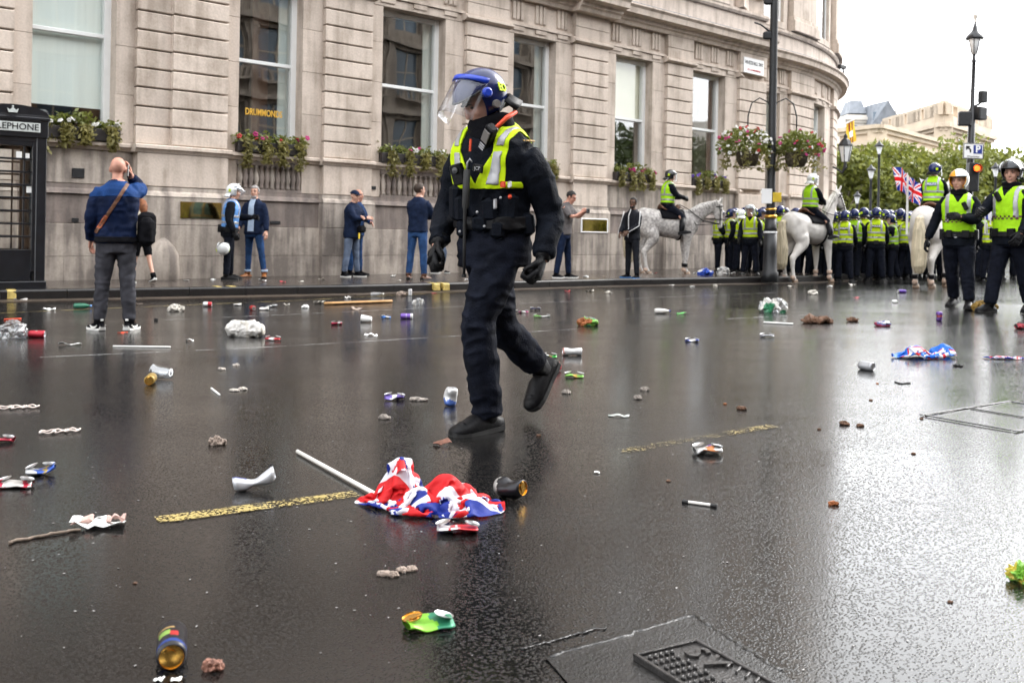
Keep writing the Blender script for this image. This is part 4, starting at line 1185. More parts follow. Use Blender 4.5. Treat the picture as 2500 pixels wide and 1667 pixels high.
def foot(an, fd, k, boot=1.0, g=1.0):
    """shoe lofted heel to toe; fd = where the toes point"""
    f = nrm(fd); r = nrm(np.cross(f, (0, 0, 1.0))); u = np.cross(r, f)
    rings, sole = [], []
    for t, hw, hh, z0 in ((-.078, .020, .030, .03), (-.070, .032, .062, .004), (-.03, .036, .090, 0), (.03, .038, .098, 0), (.08, .044, .078, 0), (.13, .047, .058, 0), (.17, .042, .048, .002), (.192, .028, .036, .008), (.20, .012, .022, .014)):
        b = an + f * t * k * g - u * .083 * k
        tt = np.linspace(0, math.pi, 9)
        hh_ = hh * boot if t > .03 else hh
        top = [b + r * math.cos(a) * hw * k * g * 1.08 + u * (z0 + .016 + (hh_ - .016) * max(0, math.sin(a)) ** (.8 if boot == 1 else .62)) * k for a in tt]
        rings.append(np.array(top + [b - r * hw * k * g * .9 + u * (z0 + .008) * k, b + r * hw * k * g * .9 + u * (z0 + .008) * k]))
        sole.append(np.array([b + r * hw * 1.14 * k * g + u * z0 * k, b + r * hw * 1.14 * k * g + u * (z0 + .024) * k, b - r * hw * 1.14 * k * g + u * (z0 + .024) * k, b - r * hw * 1.14 * k * g + u * z0 * k]))
    return loft(rings), loft(sole)
def seg_dist(V, A, B):
    ab = B - A; t = np.clip(((V - A) @ ab) / (ab @ ab), 0, 1)
    return np.linalg.norm(V - (A + t[:, None] * ab), axis=1)
def tcoord(J, V):                       # coordinates on the torso: across, forward, height (for a 1.8 m figure)
    k = J['k']; f = nrm(np.cross(J['sp'], J['sr']))
    d = V - J['pel']
    return (d @ J['sr']) / k, (d @ f) / k, .95 + (d @ J['sp']) / k
def on_torso(J, w=1.0):
    f = nrm(np.cross(J['sp'], J['sr']))
    def P(a, b, h): return J['pel'] + (J['sr'] * a + f * b + J['sp'] * (h - .95)) * J['k']
    return P, np.stack([J['sr'], f, J['sp']], 1)

def helmet(root, J, shell_m, kind='nato', visor=0.0, band=None, letters=None, marks=True):
    """visor: degrees raised from closed"""
    k = J['k']; M = J['Mh']; c = J['head'] + M @ np.array([0, -.008, .032]) * k
    V, Fc = ellipsoid((0, 0, 0), (.122, .148, .135), 36, 24); T = tri(Fc)
    f = np.maximum(V[:, 2] - .035 + .0 * V[:, 1], -(V[:, 1] - .055) - np.maximum(0, V[:, 2] - .02) * .4)   # face opening
    low = V[:, 2] + .105 + .02 * (V[:, 1] < 0)
    V2, T2 = clip(V, T, np.minimum(f, low))
    S = shell(V2, T2, 0, .012 * 1.0)
    hs = obj("helmet", xf(S, M, c, k), shell_m, root, True)
    # rubber edge along the brow
    tt = np.linspace(-1.25, 1.25, 17)
    brow = [M @ (np.array([math.sin(a) * .119, math.cos(a) * .146, .036 - .006 * math.cos(a)]) * k) + c for a in tt]
    obj("brow_trim", tube(brow, .006 * k, 6), M_RUB, hs)
    if kind == 'nato':
        rr = []
        for z, o in ((-.075, -.005), (-.105, .012), (-.14, .035)):
            tn = np.linspace(math.pi * 1.12, math.pi * 1.88, 12)
            rr.append(np.array([M @ (np.array([math.cos(a) * (.118 + o), math.sin(a) * (.142 + o), z]) * k) + c for a in tn]))
        Vg, Fg = loft(rr, False, False)
        obj("neck_guard", shell(Vg, tri(Fg), .004, .012), M_LEATH if shell_m in (M_HELN,) else shell_m, hs, True)
    if marks:
        for s in (-1, 1):
            p = M @ (np.array([s * .108, -.072, -.012]) * k) + c
            A = nrm(M @ np.array([s * .80, -.58, -.08])); 
            Bx = nrm(np.cross((0, 0, 1.0), A)); By = np.cross(A, Bx)
            if letters:
                o = obj_me("helmet_letter", text_mesh(letters, .058 * k, M_HIVIS, "helmet_letter", .002, .002), hs, p + A * .006)
                o.matrix_local = Matrix(np.vstack([np.c_[np.stack([Bx, By, A], 1), p + A * .004], [0, 0, 0, 1]]).tolist())
            else:
                Vm = xf(bbox((0, 0, 0), (.05, .055, .006), .002), np.stack([Bx, By, A], 1), p + A * .002, k)
                Vm = (xf(bbox((0, 0, 0), (.05 * k, .055 * k, .006), .002), np.stack([Bx, By, A], 1), p + A * .002))
                obj("helmet_patch", Vm, M_HIVIS, hs)
    if visor is None: return hs
    # visor: a bowed clear sheet hinged at the temples
    th = np.linspace(-1.32, 1.32, 21)
    Rv = rot('X', R(visor)); rows = []
    hp = np.array([0, .02, .012])
    for t in np.linspace(0, 1, 6):
        z = .055 - .20 * t; rad = .150 + .012 * t
        rows.append(np.array([M @ ((Rv @ (np.array([math.sin(a) * .136, math.cos(a) * (rad + .004) - .0, z - .012 + .03 * (1 - math.cos(a)) * (1 - t)]) - hp) + hp) * k) + c for a in th]))
    Vv, Fv = loft(rows, False, False)
    vis = obj("visor", shell(Vv, tri(Fv), 0, .003), M_VISOR, hs, True)
    bm = band or shell_m
    Vb, Fb = loft([rows[0] + (rows[0] - rows[1]) * .25, rows[0] * .62 + rows[1] * .38], False, False)
    obj("visor_band", shell(Vb, tri(Fb), .004, .01), bm, hs, True)
    for s in (-1, 1):
        p = M @ (np.array([s * .134, .025, .012]) * k) + c
        L_ = lathe([(.0, -.01), (.026, -.01), (.026, .006), (.018, .012), (.0, .012)], 12)
        obj("visor_hinge", xf(L_, M @ rot('Y', R(90 * s)), p, k), bm, hs)
    return hs

def figure(name, label, J, loc, yaw, jacket=M_NAVYK, trousers=M_NAVYT, skin=M_SKIN, shoes=M_LEATH, sole=M_RUB, gloves=None, vox=.02, bulk=1.0, tb=1.0, amp=.006, hem=.82, cuff=0.0,
           hair=None, head_kw=None, vest=None, stripes=(), belt=None, cat="person", group=None, seed=0, collar=True, sleeves=1.0, belly=0.0, hvox=None, shorts=False, root=None, legr=1.0):
    k = J['k']
    if root is None: root = empty(name, loc, yaw, label, cat, group)
    # the body: one continuous surface from crown to soles, clothes lie over it
    hp, hx = head_shapes(J['head'], J['Mh'], k, J['neck'])
    bp2 = hp + [torso(J, .86, 1.56, .82, .80)]
    for s in 'LR':
        bp2.append(limb([J['sh' + s], J['el' + s], J['wr' + s], J['wr' + s] + J['hd' + s] * .03 * k], [.050 * k, .040 * k, .029 * k, .027 * k], 10, 3))
        bp2.append(limb([J['hip' + s], J['kn' + s], J['an' + s] - np.array([0, 0, .02 * k])], [.083 * k, .052 * k, .036 * k], 10, 3))
    VF = remesh(merge(*bp2), hvox or min(vox, .013), 3)
    parts = [(VF, 0)] + hx
    if not gloves:
        for s, sd in (('L', -1), ('R', 1)): parts.append((hand(J['wr' + s], J['hd' + s], J['pn' + s], k, J['curl'], 1.0, sd), 0))
    B, mi = merge_m(parts)
    obj("body", B, [skin, M_EYE, M_LIP, M_BROW], root, True, mi)
    if gloves:
        for s, sd in (('L', -1), ('R', 1)):
            cu = tube([J['wr' + s] - J['hd' + s] * .05 * k, J['wr' + s] - J['hd' + s] * .01 * k, J['wr' + s] + J['hd' + s] * .02 * k], [.044 * k, .042 * k, .036 * k], 10)
            pad = ellipsoid(J['wr' + s] + nrm(J['hd' + s]) * .082 * k + nrm(J['pn' + s]) * .022 * k, np.array([.045, .045, .045]) * k, 12, 8)
            obj("glove", merge(pad, hand(J['wr' + s], J['hd' + s], J['pn' + s], k, J['curl'], 1.18, sd, 1.5), cu), gloves, root, True)
    # trousers
    tw = .98 if hem > .95 else .90
    tp = [torso(J, .80, 1.02, tb * tw, tb * tw)]
    for s in 'LR':
        end = J['kn' + s] * .75 + J['an' + s] * .25 if shorts else J['an' + s] + (J['kn' + s] - J['an' + s]) * (.06 + (cuff[s == 'R'] if isinstance(cuff, tuple) else cuff))
        if shorts: tp.append(limb([J['hip' + s] + np.array([0, 0, .02]), J['kn' + s] * .8 + J['hip' + s] * .2], [.10 * k * tb, .085 * k * tb], 12, 4))
        else: tp.append(limb([J['hip' + s] + np.array([0, 0, .02]), J['hip' + s] * .5 + J['kn' + s] * .5, J['kn' + s], J['kn' + s] * .5 + J['an' + s] * .5, end], [.100 * k * tb, .088 * k * tb * legr, .070 * k * tb * legr, .066 * k * tb * legr, .058 * k * tb * legr], 12, 4))
    VT = remesh(merge(*tp), vox, 4)
    VT = wrinkle(VT, amp * 1.1, (10, 10, 18), seed + 3)
    obj("trousers", VT, trousers, root, True)
    # shoes
    for s in 'LR':
        a, b = foot(J['an' + s], J['ft' + s], k, 1.0 if shoes is not M_LEATH else 1.32, 1.06 if shoes is not M_LEATH else 1.18)
        sh = obj("boot" if shoes is M_LEATH else "shoe", merge(a, tube([J['an' + s] - (J['kn' + s] - J['an' + s]) * .05, J['an' + s] + (J['kn' + s] - J['an' + s]) * .2], [.052 * k, .056 * k], 12)), shoes, root, True)
        if shoes is M_LEATH:
            f_ = nrm(J['ft' + s]); r_ = nrm(np.cross(f_, (0, 0, 1.0))); u_ = np.cross(r_, f_); Mf = np.stack([r_, f_, u_], 1); A_n = J['an' + s] - u_ * .083 * k
            cl = [xf(bbox((0, -.048, .008), (.082, .07, .026), .004), Mf, A_n, 1.0)] + [xf(bbox((0, y_, .010), (w_, .020, .022), .003), Mf, A_n, 1.0) for y_, w_ in ((.03, .078), (.06, .088), (.09, .098), (.12, .102), (.15, .100), (.18, .086), (.205, .066))]
            b = merge(b, *cl)
            if k > .9 and vox < .012:
                obj("toe_cap", xf(shell(*(lambda q: clip(q[0], tri(q[1]), np.minimum(q[0][:, 1] - .35, q[0][:, 2])))(ellipsoid((0, 0, 0), (1, 1, 1), 18, 12)), .02, .05), Mf @ np.diag([.058, .095, .062]), A_n + f_ * .125 + u_ * .02), M_LEATH, sh, True)
                obj("boot_collar", tube([J['an' + s] + (J['kn' + s] - J['an' + s]) * t for t in (.04, .12, .20, .26)], [.058 * k, .060 * k, .064 * k, .066 * k], 14), M_LEATH, sh, True)
        obj("sole", b, sole, sh)
    # jacket
    jp = [torso(J, hem, 1.56 if collar else 1.53, bulk, bulk, belly)]
    for s in 'LR':
        w = J['el' + s] + (J['wr' + s] - J['el' + s]) * (.97 if sleeves == 1 else 0)
        inner = J['sh' + s] * .80 + (J['neck'] - J['sp'] * .1 * k) * .20
        if sleeves == 1: jp.append(limb([inner, J['sh' + s] * .7 + J['el' + s] * .3, J['el' + s], J['el' + s] * .5 + J['wr' + s] * .5, w], np.array([.072, .070, .058, .056, .046]) * k * bulk, 12, 4))
        else: jp.append(limb([inner, J['sh' + s] * .6 + J['el' + s] * .4, J['sh' + s] * .25 + J['el' + s] * .75], np.array([.072, .068, .062]) * k * bulk, 12, 4))
    VJ = remesh(merge(*jp), vox, 4)
    VJ = wrinkle(VJ, amp, (12, 12, 16), seed)
    jm = jacket if isinstance(jacket, (list, tuple)) else [jacket]
    jo = obj("jacket", VJ, jm[0], root, True)
    a, b, h = tcoord(J, VJ[0])
    arm = np.minimum.reduce([np.minimum(seg_dist(VJ[0], J['sh' + s] * .62 + J['el' + s] * .38, J['el' + s]), seg_dist(VJ[0], J['el' + s], J['wr' + s])) for s in 'LR']) / k - .078 * bulk
    if callable(vest) or vest:
        vm, vf = vest
        fv = np.minimum(vf(a, b, h), arm)
        V2, T2 = clip(VJ[0], VJ[1], fv)
        ve = obj("vest", shell(V2, T2, .009 * k, .008), vm, root, True)
        a2, b2, h2 = tcoord(J, V2)
        for sm, sf in stripes:
            V3, T3 = clip(V2, T2, sf(a2, b2, h2))
            if len(T3): obj("reflective_stripe", shell(V3, T3, .0125 * k, .003), sm, ve, True)
    if belt:
        V2, T2 = clip(VJ[0], VJ[1], np.minimum(np.minimum(h - belt[0], belt[1] - h), arm))
        if len(T2): obj("belt", shell(V2, T2, .02 * k, .02), M_LEATH, root, True)
    if hair:
        hm, style = hair
        V, Fc = ellipsoid((0, -.014, .03), (.086, .108, .102), 28, 18); T = tri(Fc)
        V = V + vnormals(V, T) * (noise(V, 40, seed) * .005)[:, None]
        y, z = V[:, 1], V[:, 2]
        if style == 'short': ff = np.maximum(z - .075 + .0 * y, np.minimum(-(y - .02) , z + .055))
        elif style == 'crop': ff = np.maximum(z - .085, np.minimum(-(y - .03), z + .03))
        elif style == 'sides': ff = np.minimum(np.minimum(-(y - .02), z + .05), .065 - z)
        else: ff = np.maximum(z - .07, np.minimum(-(y - .03), z + .10))
        V2, T2 = clip(V, T, ff)
        obj("hair", xf(shell(V2, T2, .002 if style != 'crop' else -.004, .012), J['Mh'], J['head'], k), hm, root, True)
        if style == 'long':
            P = [J['head'] + J['Mh'] @ np.array(q) * k for q in ((0, -.06, .05), (0, -.10, -.05), (0, -.11, -.16), (.01, -.10, -.26))]
            obj("hair_length", tube(P, [.08 * k, .09 * k, .075 * k, .03 * k], 10), hm, root, True)
    return root, (VJ, a, b, h, arm), VT

def F_full(h0=1.03, h1=1.50, A=.20):
    def f(a, b, h):
        lim = A - smooth(h, 1.36, 1.48) * .055 - np.abs(a)
        vn = np.where(b > 0, np.abs(a) * 1.6 + 1.40 - h + .0, 1.0)          # small V at the throat
        return np.minimum(np.minimum(h - h0, h1 + .04 - h), np.minimum(lim, np.maximum(vn, np.abs(a) - .085)))
    return f
bandf = lambda z0, z1: (lambda a, b, h: np.minimum(h - z0, z1 - h))
bracef = lambda a0, a1, z0, s: (lambda a, b, h: np.minimum(np.minimum(s * a - a0, a1 - s * a), h - z0))
STR = [(M_REFL, bandf(1.07, 1.115)), (M_REFL, bandf(1.19, 1.235)), (M_REFL, bracef(.10, .14, 1.24, 1)), (M_REFL, bracef(.10, .14, 1.24, -1))]
def police_patch(root, J, back=True, m=M_SIGNB, h=1.37, w=.20, txt="POLICE", dd=.175):
    P, M = on_torso(J); s = -1 if back else 1
    p = P(0, s * dd, h); k = J['k']
    X = M[:, 0] * (1 if back else -1); Z = nrm(M[:, 1] * s + np.array([0, 0, .12])); Y = np.cross(Z, X)
    Mx = np.stack([X, Y, Z], 1)
    pl = obj("police_patch", xf(bbox((0, 0, 0), (w * k, .07 * k, .012), .003), Mx, p), m, root)
    o = obj_me("police_lettering", text_mesh(txt, .058 * k, M_SIGNW, "police_lettering", .002, .001), pl)
    o.matrix_local = Matrix(np.vstack([np.c_[Mx, p + Z * .008], [0, 0, 0, 1]]).tolist())
def gear(root, J, spots, m=M_LEATH):    # pouches on the belt or vest: (across, forward, height, sx, sy, sz)
    P, M = on_torso(J)
    for a, b, h, sx, sy, sz in spots:
        obj("pouch", xf(bbox((0, 0, 0), np.array([sx, sy, sz]) * J['k'], .006), M, P(a, b, h)), m, root)
def gpos(x, y, h=0.0):
    return ground(x, y, h)
def yaw_px(x, ang):                     # facing ang degrees measured from 'towards the camera', positive turns to picture left
    X = ray(x, 600); base = math.atan2(-X[0], -X[1])   # direction from the person to the camera
    # local +Y is forward: yaw such that forward = camera direction rotated
    return math.atan2(-1, -X[0]) - math.pi / 2 + R(-ang)
# ------------------------------------------------------------------ the walking officer
Y0 = 5.05
r0 = ground(1185, 1046); root_loc = np.array([r0[0], r0[1], gz(r0[0], r0[1])])
myaw = yaw_px(1185, 40)
Rm = rot('Z', -myaw)
def lw(x, y, Y): return Rm @ (at(x, y, Y) - root_loc)
def ld(v): return Rm @ nrm(v)
J = {'k': .98, 'curl': 1.35}
J['pel'] = lw(1206, 578, 5.04)
J['neck'] = lw(1203, 326, 5.0)
J['sp'] = nrm(J['neck'] - J['pel'])
for n, q in (('L', ((1297, 386, 4.90), (1347, 528, 4.98), (1326, 626, 4.88), (1236, 592, 4.98), (1166, 776, 4.93), (1190, 1006, 5.02))),
             ('R', ((1128, 380, 5.12), (1094, 508, 5.22), (1070, 594, 5.06), (1178, 592, 5.10), (1222, 800, 5.20), (1322, 900, 5.44)))):
    for nm, p in zip(('sh', 'el', 'wr', 'hip', 'kn', 'an'), q): J[nm + n] = lw(*p)
J['sr'] = nrm(J['shR'] - J['shL']); J['sr'] = nrm(J['sr'] - J['sp'] * np.dot(J['sr'], J['sp']))
J['pr'] = nrm(J['hipR'] - J['hipL'])
J['hdL'] = nrm(lw(1310, 690, 4.84) - J['wrL']); J['hdR'] = nrm(lw(1040, 655, 4.98) - J['wrR'])
J['pnL'] = ld((-.9, .2, .1)); J['pnR'] = ld((.7, .3, .2))
J['ftL'] = nrm(ld((-.245, -.21, -.02))); J['ftR'] = ld((-.13, -.12, -.235))
J['anL'][2] = .083 * .98
J['Mh'] = rot('Z', R(-22)) @ rot('X', R(-34))
J['head'] = lw(1176, 248, 4.96)
def F_main(a, b, h):
    lim = np.where((a < 0) & (b > -.05), .150 + (h - 1.205) * .06, .205 - smooth(h, 1.34, 1.46) * .045) - np.abs(a)
    lim = np.maximum(lim, np.minimum(1.235 - h, .205 - np.abs(a)))
    vn = np.where(b > 0, np.abs(a) - np.clip((h - 1.222) * .60, 0, .098), np.abs(a) - np.clip((h - 1.44) * 1.2, -.1, .08))
    return np.minimum(np.minimum(h - 1.205, 1.56 - h), np.minimum(lim, vn))
def S_main(z0, z1, s):
    return lambda a, b, h: np.minimum.reduce([s * a - (.062 + (h - 1.2) * .22), (.122 + (h - 1.2) * .10) - s * a, h - z0, z1 - h, b + .02])
main, jk, tk = figure("person", "walking riot officer in navy overalls, raised clear visor and short yellow vest", J, root_loc, myaw, gloves=M_GLOVE, vox=.0085, hvox=.0065, bulk=1.13, tb=1.10, amp=.012, hem=.975,
    vest=(M_HIVIS, F_main), stripes=[(M_REFL, S_main(z0, z1, s)) for z0, z1 in ((1.225, 1.385), (1.415, 1.535)) for s in (-1, 1)], belt=(1.0, 1.06), seed=3, legr=1.16, cuff=(-.045, .10))
hs = helmet(main, J, M_HELN, 'nato', 58, M_BLUEB, "EO")
P, M = on_torso(J)
# scarf bunched round the neck
sc = []
for i, (dz, rr) in enumerate(((-.02, .100), (.03, .092), (.06, .082))):
    c = J['neck'] + J['sp'] * dz
    t = np.arange(20) * 2 * math.pi / 20
    sc.append(tube([c + M[:, 0] * math.cos(a) * rr + M[:, 1] * (math.sin(a) * rr * .95 + .01) + J['sp'] * .012 * math.sin(2 * a + i) for a in list(t) + [t[0], t[1]]], .032, 8))
obj("scarf", wrinkle(remesh(merge(*sc), .01, 3), .004, seed=8), M_BLKC, main, True)
# radio handset with red cord, camera, baton, badge, pouches
def item(name, a, b, h, s, m, tilt=0, pitch=0, ch=.006, yawi=0):
    Mx = M @ rot('Z', R(yawi)) @ rot('Y', R(tilt)) @ rot('X', R(pitch))
    return obj(name, xf(bbox((0, 0, 0), s, ch), Mx, P(a, b, h)), m, main)
M_DEV = mat("device_grey", (.16, .15, .14), .45, var=.2)
rd = item("radio_handset", -.075, .155, 1.455, (.055, .045, .155), M_LEATH, -42, -25)
obj("radio_screen", xf(bbox((0, .026, .02), (.042, .006, .075), .002), M @ rot('Y', R(-42)) @ rot('X', R(-25)), P(-.075, .155, 1.455)), M_DEV, rd)
for q in range(3): obj("radio_key", xf(bbox((0, .026, -.035 - .014 * q), (.036, .007, .009), .002), M @ rot('Y', R(-42)) @ rot('X', R(-25)), P(-.075, .155, 1.455)), M_REFL, rd)
obj("red_cord", tube([P(-.10, .13, 1.50), P(-.13, .07, 1.555), P(-.14, .0, 1.585)], [.011, .012, .011], 8), M_REDC, main, True)
obj("zip_pull", tube([P(.01, .185, 1.45), P(.012, .19, 1.39)], .006, 6), M_REDC, main)
item("body_camera", .075, .205, 1.275, (.068, .035, .105), M_LEATH, 14, -6)
obj("camera_lens", xf(lathe([(.0, .012), (.016, .01), (.018, 0), (.018, -.01)], 12), M @ rot('X', R(-90)), P(.075, .226, 1.295)), M_PHONE, main)
bt = obj("baton", tube([P(.0, .235, 1.30), P(.005, .24, 1.18), P(.005, .245, 1.12), P(.006, .25, 1.10), P(.012, .25, .93), P(.02, .245, .78)], [.017, .018, .018, .009, .008, .0075], 10), M_RUB, main, True)
obj("baton_hook", tube([P(.0, .235, 1.30), P(.0, .23, 1.335), P(-.012, .225, 1.352), P(-.022, .222, 1.335)], .005, 6), M_REFL, bt, True)
obj("baton_tip", tube([P(.02, .245, .78), P(.021, .244, .765)], .012, 8), M_RUB, bt)
bd = item("number_badge", -.045, .205, 1.305, (.062, .012, .042), M_LEATH, -8)
o = obj_me("badge_number", text_mesh("JCP", .024, M_REFL, "badge_number", .001), bd)
o.matrix_local = Matrix(np.vstack([np.c_[np.stack([-M[:, 0], M[:, 2], M[:, 1]], 1), P(-.045, .213, 1.305)], [0, 0, 0, 1]]).tolist())
for a, b, h, s in ((.155, .135, 1.13, (.10, .07, .20)), (.10, .175, 1.10, (.075, .06, .15)), (-.08, .185, 1.10, (.09, .05, .13)), (-.165, .12, 1.11, (.08, .06, .15)), (-.03, .19, 1.03, (.10, .05, .09)), (-.20, .02, 1.02, (.07, .10, .13)), (.20, .0, 1.0, (.06, .1, .14)), (-.12, .17, 1.0, (.08, .05, .10)), (.09, .18, 1.0, (.07, .05, .11))):
    pc = item("pouch", a, b - .02, h, np.array(s) * np.array([.92, .8, .9]), M_NAVYK, ch=.018, tilt=RNG.uniform(-7, 7), yawi=-a * 230)
for a, b, h in ((-.05, .225, 1.09), (-.085, .215, 1.02), (.02, .232, 1.05), (-.15, .165, 1.16), (.06, .22, .99)):
    obj("press_stud", ellipsoid(P(a, b, h), (.007, .007, .007), 8, 6), M_REFL, main)
item("red_tag", -.155, .15, 1.225, (.03, .008, .03), M_REDC); item("white_tag", -.185, .135, 1.225, (.022, .008, .03), M_WTRIM)
item("torch_clip", -.13, .185, 1.13, (.022, .012, .05), M_REFL)
item("red_clip", -.185, .135, 1.165, (.02, .015, .02), M_REDC)
# rank mark on the near shoulder
obj("shoulder_mark", merge(*[tube([J['shL'] + J['sp'] * .082 + M[:, 0] * (.03 - q * .018) + M[:, 1] * (-.02), J['shL'] + J['sp'] * .086 + M[:, 0] * (.022 - q * .018) + M[:, 1] * .035], .005, 5) for q in range(3)]), M_GOLDB, main)
# knee pads and boot laces
for s in 'LR':
    f = J['ft' + s]; r_ = nrm(np.cross(f, (0, 0, 1.0))); u = np.cross(r_, f)
    lac = []
    for q in range(5):
        c = J['an' + s] + f * (.035 + .018 * q) + u * (.036 - .013 * q)
        lac.append(tube([c - r_ * .026 - u * .01, c + u * .004, c + r_ * .026 - u * .01], .004, 5))
    obj("boot_laces", merge(*lac), M_RUB, main)
# ear stud disc on the helmet
pc = J['head'] + J['Mh'] @ np.array([-.118, -.005, -.03])
obj("helmet_ear_disc", xf(lathe([(0, .01), (.018, .01), (.021, 0), (.021, -.01)], 14), J['Mh'] @ rot('Y', R(-90)), pc), M_DEV, hs)

# ------------------------------------------------------------------ the other people
def place(x, yf, yt, kerbh=0.0, top=.0):
    p = ground(x, yf, kerbh); s = F / p[1]
    return p, (yf - yt) / s - top
# man on the telephone, seen from behind
p, H = place(281, 806, 380)
J = pose(H * .985, lean=1, head=(6, -10, 0), L=(4, 4, 4, 18, 0), Rr=(-4, 5, 0, 30, 0), aL=(-6, 14, 40, 20), aR=(62, 32, 128, 36), twist=-6)
arm_to(J, 'R', J['head'] + np.array([.135, .03, -.075]), np.array([.40, -.05, -1.0]), np.array([-.15, .05, 1.0]), np.array([-1, .1, 0]))
ph, jk, _ = figure("person", "bald man in a two-tone navy jacket and grey jeans, phone to his ear", J, p, yaw_px(281, 172), jacket=M_NAVYJ, trousers=M_GREYJ, skin=M_SKIN2, shoes=M_BLKC, sole=M_SOLEW, vox=.013, hvox=.009, bulk=1.13, tb=1.06, amp=.010, hem=.90, seed=21, belly=.02)
VJ, a, b, h, arm = jk
V2, T2 = clip(VJ[0], VJ[1], np.minimum(h - 1.385 + .03 * np.abs(a), 1.545 - h)); obj("jacket_yoke", shell(V2, T2, .004, .004), M_BLUEY, ph, True)
V2, T2 = clip(VJ[0], VJ[1], np.minimum(np.minimum(h - .905, .965 - h), arm)); obj("jacket_waistband", shell(V2, T2, .003, .004), M_BLKC, ph, True)
P, M = on_torso(J)
def across(root, J, jk, a0, h0, a1, h1, w, m, name, back=None):
    VJ, a, b, h, arm = jk
    t = np.array([a1 - a0, h1 - h0]); L_ = np.linalg.norm(t); t = t / L_
    dd = (a - a0) * -t[1] + (h - h0) * t[0]; al = (a - a0) * t[0] + (h - h0) * t[1]
    f = np.minimum.reduce([w - np.abs(dd), al + .02, L_ + .02 - al, arm + .02, (b if back is None else (-b if back else b)) + .06])
    V2, T2 = clip(VJ[0], VJ[1], f)
    if len(T2): obj(name, shell(V2, T2, .008, .008), m, root, True)
across(ph, J, jk, .085, 1.50, -.195, 1.02, .017, M_BROWNL, "bag_strap", True)
across(ph, J, jk, -.115, 1.16, -.165, 1.07, .019, M_ORSTRAP, "strap_lining", True)
bag = obj("shoulder_bag", wrinkle(remesh(bbox(P(.29, -.02, 1.02), (.15, .26, .30), .05), .014, 5), .008, seed=6), M_BLKC, ph, True)
obj("phone", xf(bbox((0, 0, 0), (.012, .07, .145), .004), J['Mh'] @ rot('X', R(-20)), J['head'] + J['Mh'] @ np.array([.100, .015, -.025]) * J['k']), M_PHONE, ph)
for s in 'LR':                           # white sole edge and the swoosh on the trainers
    f = J['ft' + s]; r_ = nrm(np.cross(f, (0, 0, 1.0))); u = np.cross(r_, f); k = J['k']
    for sd in (-1, 1):
        c = J['an' + s] - u * .083 * k
        pts = [(.10, .050), (.06, .034), (.01, .030), (-.03, .042), (-.055, .060)]
        wd = [.002, .009, .012, .008, .003]
        A = np.array([c + f * x * k + r_ * sd * (.051 - abs(x - .04) * .06) * k + u * (z + w) * k for (x, z), w in zip(pts, wd)]); B = np.array([c + f * x * k + r_ * sd * (.053 - abs(x - .04) * .06) * k + u * (z - w) * k for (x, z), w in zip(pts, wd)])
        Vs, Fs = loft([A, B], False, False); obj("shoe_swoosh", shell(Vs, tri(Fs), .004, .008), M_SOLEW, ph)
    obj("heel_tab", xf(bbox((0, 0, 0), (.03, .008, .02), .002), np.stack([r_, f, u], 1), J['an' + s] - f * .07 * k + u * .03 * k), M_SOLEW, ph)

# woman behind him
p, H = place(345, 692, 486, KH)
J = pose(H * 1.0, lean=4, head=(5, 0, 0), L=(10, 3, 8, 10, 0), Rr=(-16, 4, 14, 10, 15), aL=(10, 12, 40, 10), aR=(10, 14, 40, 20))
wm, jk, _ = figure("person", "person in a cream top with bare legs and a black rucksack, stepping along the pavement", J, p, yaw_px(345, 150), jacket=M_CREAMC, trousers=M_BLKC, shorts=True, shoes=M_BLKC, sole=M_SOLEW, skin=M_SKIN, vox=.016, bulk=.95, tb=.95, amp=.006, hem=.92, hair=(M_HAIRR, 'long'), seed=31)
P, M = on_torso(J)
obj("rucksack", wrinkle(remesh(bbox(P(0, -.20, 1.22), (.30, .18, .42), .06), .016, 5), .008, seed=9), M_BLKC, wm, True)
across(wm, J, jk, .10, 1.48, .15, 1.10, .02, M_BLKC, "rucksack_strap", False)

# liaison officer with white helmet and blue tabard
p, H = place(558, 684, 449, KH)
J = pose(H - .04, lean=4, head=(4, 0, 0), L=(3, 5, 2, 10, 0), Rr=(-2, 5, 0, 10, 0), aL=(30, 10, 70, 30), aR=(-10, 12, 35, 10), curl=.7)
lo, jk, _ = figure("person", "officer in a white helmet and light blue tabard talking beside the brass plaque", J, p, yaw_px(558, -88), vox=.016, bulk=1.14, tb=1.05, amp=.006, gloves=M_GLOVE, vest=(M_BLUEV, F_full(1.0, 1.50, .21)), stripes=STR, belt=(.93, .99), seed=41)
helmet(lo, J, M_HELW, 'nato', 46, M_HELW)
gear(lo, J, [(-.2, .0, .98, .08, .12, .14), (.2, -.02, .97, .07, .1, .14), (0, -.18, .98, .14, .07, .12), (.1, -.17, .95, .08, .08, .12)])
lp_ = np.array([*p[:2], p[2]]) + np.array([-.02, -.30, .60])
c2 = empty("spare_helmet", lp_, R(25), "white riot helmet hung upside down at the blue tabard officer's hip", "helmet")
JJ = {'k': .92, 'Mh': rot('X', R(125)), 'head': np.zeros(3)}
helmet(c2, JJ, M_HELW, 'plain', None, M_HELW)
